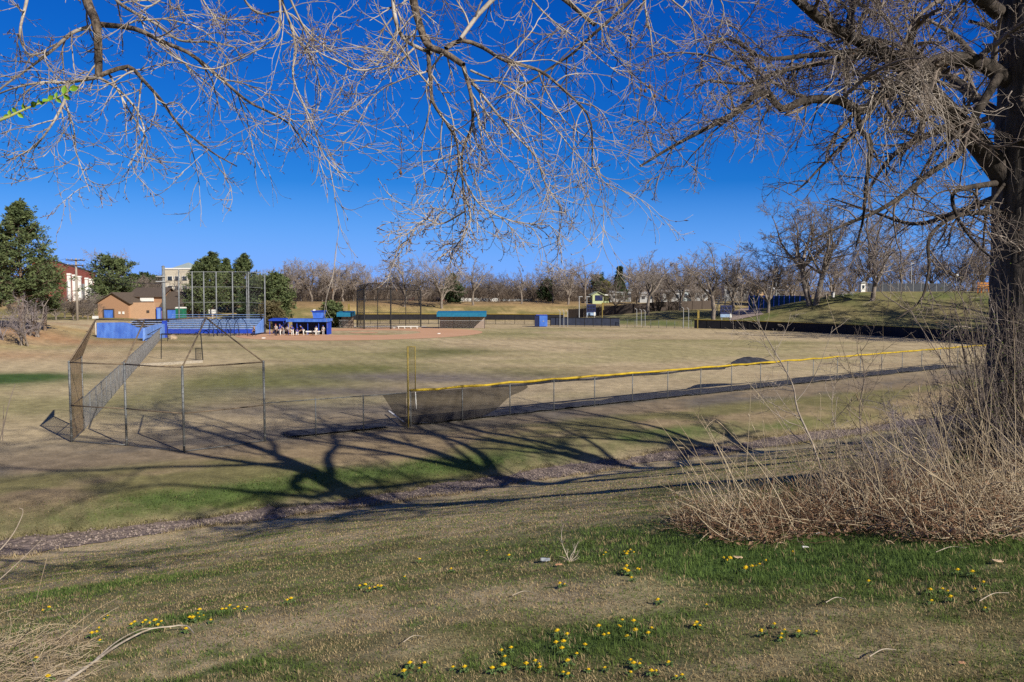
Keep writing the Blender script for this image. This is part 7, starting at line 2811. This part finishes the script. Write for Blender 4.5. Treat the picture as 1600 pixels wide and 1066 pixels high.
M_DEADW = mat("bleached_deadwood", (.50, .44, .36), (.28, .23, .18), 8, .85, .4)
stem_thing("fallen_branch", "bleached crooked fallen branch lying in the grass at the lower left", "branch", [(95, 1075, .02), (140, 1048, .04), (178, 1022, .05), (212, 1002, .05), (238, 993, .06), (268, 990, .06), (290, 986, .05), (303, 993, .02)], .013, .005, M_DEADW, 1)
stem_thing("fallen_branch", "thinner bleached stick beside the crooked fallen branch", "branch", [(150, 1040, .05), (186, 1014, .07), (222, 994, .06), (250, 991, .05)], .006, .003, M_DEADW, 2)
stem_thing("weed_stem", "single rusty dry weed stem standing at the lower left", "weed", [(46, 985, 0), (52, 960, 104.6), (60, 925, 104.6), (70, 880, 104.65), (76, 862, 104.65)], .004, .0016, M_STALK, 3)
D0 = gp(95, 1000)[1]
stem_thing("weed_stem", "long dry grass stem slanting right above the straw", "weed", [(88, 1004, 0), (120, 975, 100 + D0 + .05), (150, 953, 100 + D0 + .1), (192, 930, 100 + D0 + .2)], .003, .001, M_STRAW, 4)
stem_thing("weed_stem", "second dry grass stem slanting right just below the first", "weed", [(100, 1010, 0), (130, 985, 100 + D0), (160, 963, 100 + D0 + .08), (186, 948, 100 + D0 + .15)], .003, .001, M_STRAW, 5)
stem_thing("weed_stem", "pale curved stalk arching in from the left edge", "weed", [(-60, 900, 103.2), (-10, 868, 103.2), (18, 838, 103.25), (33, 810, 103.3), (36, 797, 103.3), (30, 794, 103.3)], .0035, .0014, M_SAP, 6)
stem_thing("weed_stem", "straight pale stalk slanting in from the left edge below the curved one", "weed", [(-60, 955, 103.2), (0, 905, 103.2), (40, 868, 103.3), (66, 843, 103.35)], .0035, .0012, M_SAP, 7)
stem_thing("weed_stem", "thin dark twig rising at the left edge beside the green strip", "weed", [(-4, 700, 105), (6, 665, 105), (14, 630, 105), (24, 600, 105.1)], .004, .0016, M_TWIGD, 8)
stem_thing("weed_stem", "hair-thin straight twig at the left edge behind the dark one", "weed", [(4, 690, 105.2), (5, 660, 105.2), (6, 632, 105.2)], .003, .0014, M_TWIGD, 9)
for i, (a, b, lab) in enumerate((((-20, 975), (60, 968), "pale stalk lying across the straw at the left edge"), ((20, 1010), (130, 985), "pale bent stalk lying on the straw"), ((60, 1070), (30, 1020), "short pale stalk standing out of the straw in the corner"))):
    m_ = ((a[0] + b[0]) / 2, (a[1] + b[1]) / 2 - 6)
    stem_thing("straw_stalk", lab, "stalk", [(*a, .04), (*m_, .09), (*b, .03)], .0035, .0015, M_STRAW, 20 + i)


def dead_plant():
    q = gp(890, 878)
    rg = np.random.default_rng(31)
    t = thing("dead_plant", "small grey dead plant with one tall curved twig standing in the green turf", "plant", q)
    s = q[1] / F
    L = [[(0, 0, 0), (-6, 0, 14), (-12, 0, 30), (-13, 0, 48), (-9, 0, 62)], [(0, 0, 0), (6, 0, 12), (10, 0, 24), (14, 0, 34)], [(0, 0, 0), (2, 0, 10), (8, 0, 20), (8, 0, 30)], [(0, 0, 0), (10, 2, 8), (16, 2, 18)],
         [(0, 0, 0), (-8, 2, 6), (-16, 3, 8)], [(0, 0, 0), (8, -3, 4), (14, -4, 8)], [(-2, 1, 0), (-4, 3, 10), (-2, 4, 20)]]
    bt = batch([[q + np.array(p) * s for p in l] for l in L], [(.006, .002)] * len(L), 12)
    link("stems", branch_mesh("stems", [(bt, 6)], M_DEADW, q), t)
    tw = sprout(bt, 4, rg, (.3, 1), (40, 12), .3, .1, n=6, rr=.6, rmin=.0015, wig=.12)
    link("twigs", branch_mesh("twigs", [(tw, 4)], M_DEADW, q), t)


dead_plant()

# litter
def scrap(name, label, px, py, s, m, seed):
    s = s * .72
    rg = np.random.default_rng(seed)
    q = gp(px, py)
    n = 7
    G = np.zeros((n, n, 3))
    for i in range(n):
        for j in range(n):
            G[i, j] = q + np.array([(i / (n - 1) - .5) * s, (j / (n - 1) - .5) * s * .7, .02 + .25 * s * vnoise(np.array(i * .8 + seed), np.array(j * .9), seed)])
    return cloth(name, G, m, label, "litter", None, .003)


M_PAPER = mat("crumpled_paper", (.72, .70, .68), (.5, .48, .46), 14, .8)
scrap("paper_scrap", "crumpled white paper scrap at the lower edge of the brush", 1279, 837, .11, M_PAPER, 1)
scrap("paper_scrap", "crumpled dark blue wrapper beside the white scrap under the brush", 1298, 836, .11, mat("navy_wrapper", (.03, .05, .09)), 2)
scrap("paper_scrap", "small white paper scrap in the green grass below the brush", 1258, 859, .08, M_PAPER, 3)
scrap("dead_leaf", "pale tan curled leaf lying in the green grass left of centre-right dandelions", 1153, 875, .11, mat("tan_leaf", (.55, .42, .28), (.40, .28, .18), 12), 4)
scrap("dead_leaf", "orange-brown curled leaf beside the small dead plant", 873, 886, .10, mat("orange_leaf", (.50, .30, .17), (.34, .18, .10), 12), 5)
scrap("paper_scrap", "pale grey plastic scrap left of the small dead plant", 852, 879, .14, mat("grey_plastic", (.33, .36, .38), (.24, .26, .28), 10, .5), 6)
scrap("dead_leaf", "brown curled leaf in the grass under the right part of the brush", 1558, 882, .10, bpy.data.materials["tan_leaf"], 7)
scrap("dead_leaf", "tan leaf lying in the grass near the lower right corner", 1502, 1042, .045, bpy.data.materials["orange_leaf"], 8)
for i, (a, b, lab) in enumerate((((1530, 946), (1576, 932), "short bleached stick in the grass near the right edge"), ((1290, 948), (1322, 942), "bent bleached twig in the grass right of centre"), ((1358, 1034), (1400, 1022), "small bleached stick near the bottom right of the lawn"),
                                 ((1462, 868), (1510, 861), "thin curved straw in the green grass below the brush"), ((800, 936), (838, 932), "dry straw lying in the tan patch of lawn"), ((630, 1010), (662, 1000), "dry forked straw low in the lawn"), ((1480, 822), (1600, 820), "long dry stem lying along the front of the brush at the right edge"))):
    m_ = ((a[0] + b[0]) / 2, (a[1] + b[1]) / 2 - 4)
    stem_thing("stick", lab, "stick", [(*a, .03), (*m_, .035), (*b, .025)], .0038, .002, M_DEADW, 40 + i)


# ------------------------------------------------------------------ dandelions
def dandelion():
    M_DLEAF = mat("dandelion_leaf", (.10, .155, .05), (.06, .10, .028), 30, .6)
    M_DFL = mat("dandelion_yellow", (.72, .52, .010), (.55, .34, .008), 60, .7)
    rg = np.random.default_rng(2)
    t = thing("dandelion", "dandelion", "dandelion", (0, 0, 0))
    mb = MB()
    for k in range(7):
        a = 6.28 * k / 7 + rg.normal(0, .25)
        d = np.array([math.cos(a), math.sin(a), 0])
        w = np.array([-d[1], d[0], 0])
        L = rg.uniform(.026, .046)
        rows = []
        for q in range(8):
            f = q / 7
            c = d * L * f + np.array([0, 0, .018 * math.sin(f * 2.4)])
            ww = (.004 + .011 * f * (1.15 - f) * 2.4) * (1 if q % 2 else .6)
            rows += [c - w * ww + [0, 0, .004], c, c + w * ww + [0, 0, .004]]
        mb.add(rows, [(r * 3 + e, r * 3 + e + 1, r * 3 + e + 4, r * 3 + e + 3) for r in range(7) for e in range(2)])
    mb.build("leaf_rosette", M_DLEAF, t, smooth=True)
    MB().tube(curve([[0, 0, 0], [.004, 0, .02], [.002, .003, .036]], 6), .0022, 6).build("stem", mat("dandelion_stem", (.20, .26, .09)), t, smooth=True)
    mb = MB()
    c = np.array([.002, .003, .036])
    for ring, (m, r, z) in enumerate(((20, .0175, .004), (16, .0125, .008), (11, .007, .011))):
        for k in range(m):
            a = 6.28 * k / m + ring * .2
            d = np.array([math.cos(a), math.sin(a), 0])
            w = np.array([-d[1], d[0], 0]) * .0022
            mb.add([c + w * .6 + [0, 0, z * .5], c + d * r * .6 + w + [0, 0, z], c + d * r + [0, 0, z - .001], c + d * r * .6 - w + [0, 0, z], ], [(0, 1, 2, 3)])
    mb.lathe(c, [(.001, -.008), (.006, -.004), (.008, .004), (.006, .010), (.001, .012)], 10)
    mb.build("flower_head", M_DFL, t)
    return t


DAND = dandelion()


def dandelions():
    rg = np.random.default_rng(6)
    cl = [
        ("in the large clump at the bottom centre", [(798, 1020), (790, 1033), (768, 1053), (787, 1050), (822, 1048), (837, 1041), (843, 1044), (870, 1014), (880, 1012), (879, 1023), (886, 1000), (872, 995), (900, 1028), (913, 1016), (935, 988), (943, 1000),
                                                         (949, 996), (966, 982), (969, 985), (972, 974), (990, 980), (993, 992), (981, 1002), (1015, 989), (1013, 998), (888, 1041), (918, 1051), (946, 1050), (986, 1039), (991, 1046), (1000, 1044), (983, 1056),
                                                         (1016, 1058), (1024, 1056), (1055, 1063), (1066, 1062), (880, 1057), (889, 1060), (846, 1051), (785, 1025), (708, 1048), (726, 1051)], .0),
        ("in the small clump right of the bottom-centre one", [(1046, 1041), (1085, 982), (1093, 983), (1090, 981), (1030, 945), (1103, 950)], 0),
        ("in the clump left of the crooked branch's tip", [(300, 967), (308, 964), (305, 972), (312, 969), (318, 966), (296, 972), (329, 975), (311, 960)], 0),
        ("in the row of yellow heads above the crooked branch", [(347, 957), (353, 955), (360, 953), (366, 955), (372, 954), (382, 956), (385, 953)], 0),
        ("in the scattered clump over the straw", [(207, 982), (211, 978), (222, 979), (228, 974), (236, 980), (243, 977), (252, 976), (247, 984), (289, 990)], 0),
        ("among the straw at the lower left", [(142, 998), (150, 995), (157, 1005), (155, 987), (162, 972), (168, 966), (70, 958), (76, 955), (55, 1036), (76, 1064)], 0),
        ("in the clump below the small dead plant", [(975, 866), (981, 868), (985, 864), (990, 867), (978, 873), (946, 868), (943, 871)], 0),
        ("in the pair of clumps below the dead plant", [(975, 897), (980, 893), (981, 900), (996, 893), (999, 896), (988, 909), (883, 917), (877, 919)], 0),
        ("on the green patch below the brush's left end", [(1131, 878), (1137, 882), (1140, 879), (1165, 894), (1174, 892), (1181, 889), (1186, 887), (1164, 897), (1198, 882), (1239, 868)], 0),
        ("in the clump right of the bottom centre", [(1209, 983), (1193, 996), (1221, 997), (1226, 990), (1220, 1003), (1248, 996), (1276, 993)], 0),
        ("on the lawn at the lower right", [(1452, 930), (1455, 945), (1471, 926), (1482, 929), (1486, 942), (1523, 926), (1537, 917), (1540, 956), (1357, 915), (1519, 902), (1496, 899)], 0),
        ("thinly spread over the middle of the slope", [(562, 922), (570, 919), (585, 922), (592, 920), (596, 923), (576, 926), (760, 864), (795, 874), (705, 895), (632, 905), (448, 944), (455, 941), (655, 880)], 0),
        ("near the bottom edge left of the centre clump", [(640, 1045), (655, 1050), (664, 1042), (634, 1058)], 0),
    ]
    first = True
    for lab, pts, _ in cl:
        for px, py in pts:
            q = gp(px, py)
            s = rg.uniform(.6, 1.2) * (1.0 if q[1] < 6 else 1.15)
            L = "yellow dandelion " + lab
            if first:
                first = False
                DAND.location = tuple(q)
                DAND.scale = (s, s, s)
                DAND['label'], DAND['group'] = L, "dandelions " + lab
                continue
            r = dup(DAND, q, rg.uniform(0, 6.28), s, L, "dandelions " + lab)
            r.rotation_euler = (rg.normal(0, .12), rg.normal(0, .12), rg.uniform(0, 6.28))


dandelions()
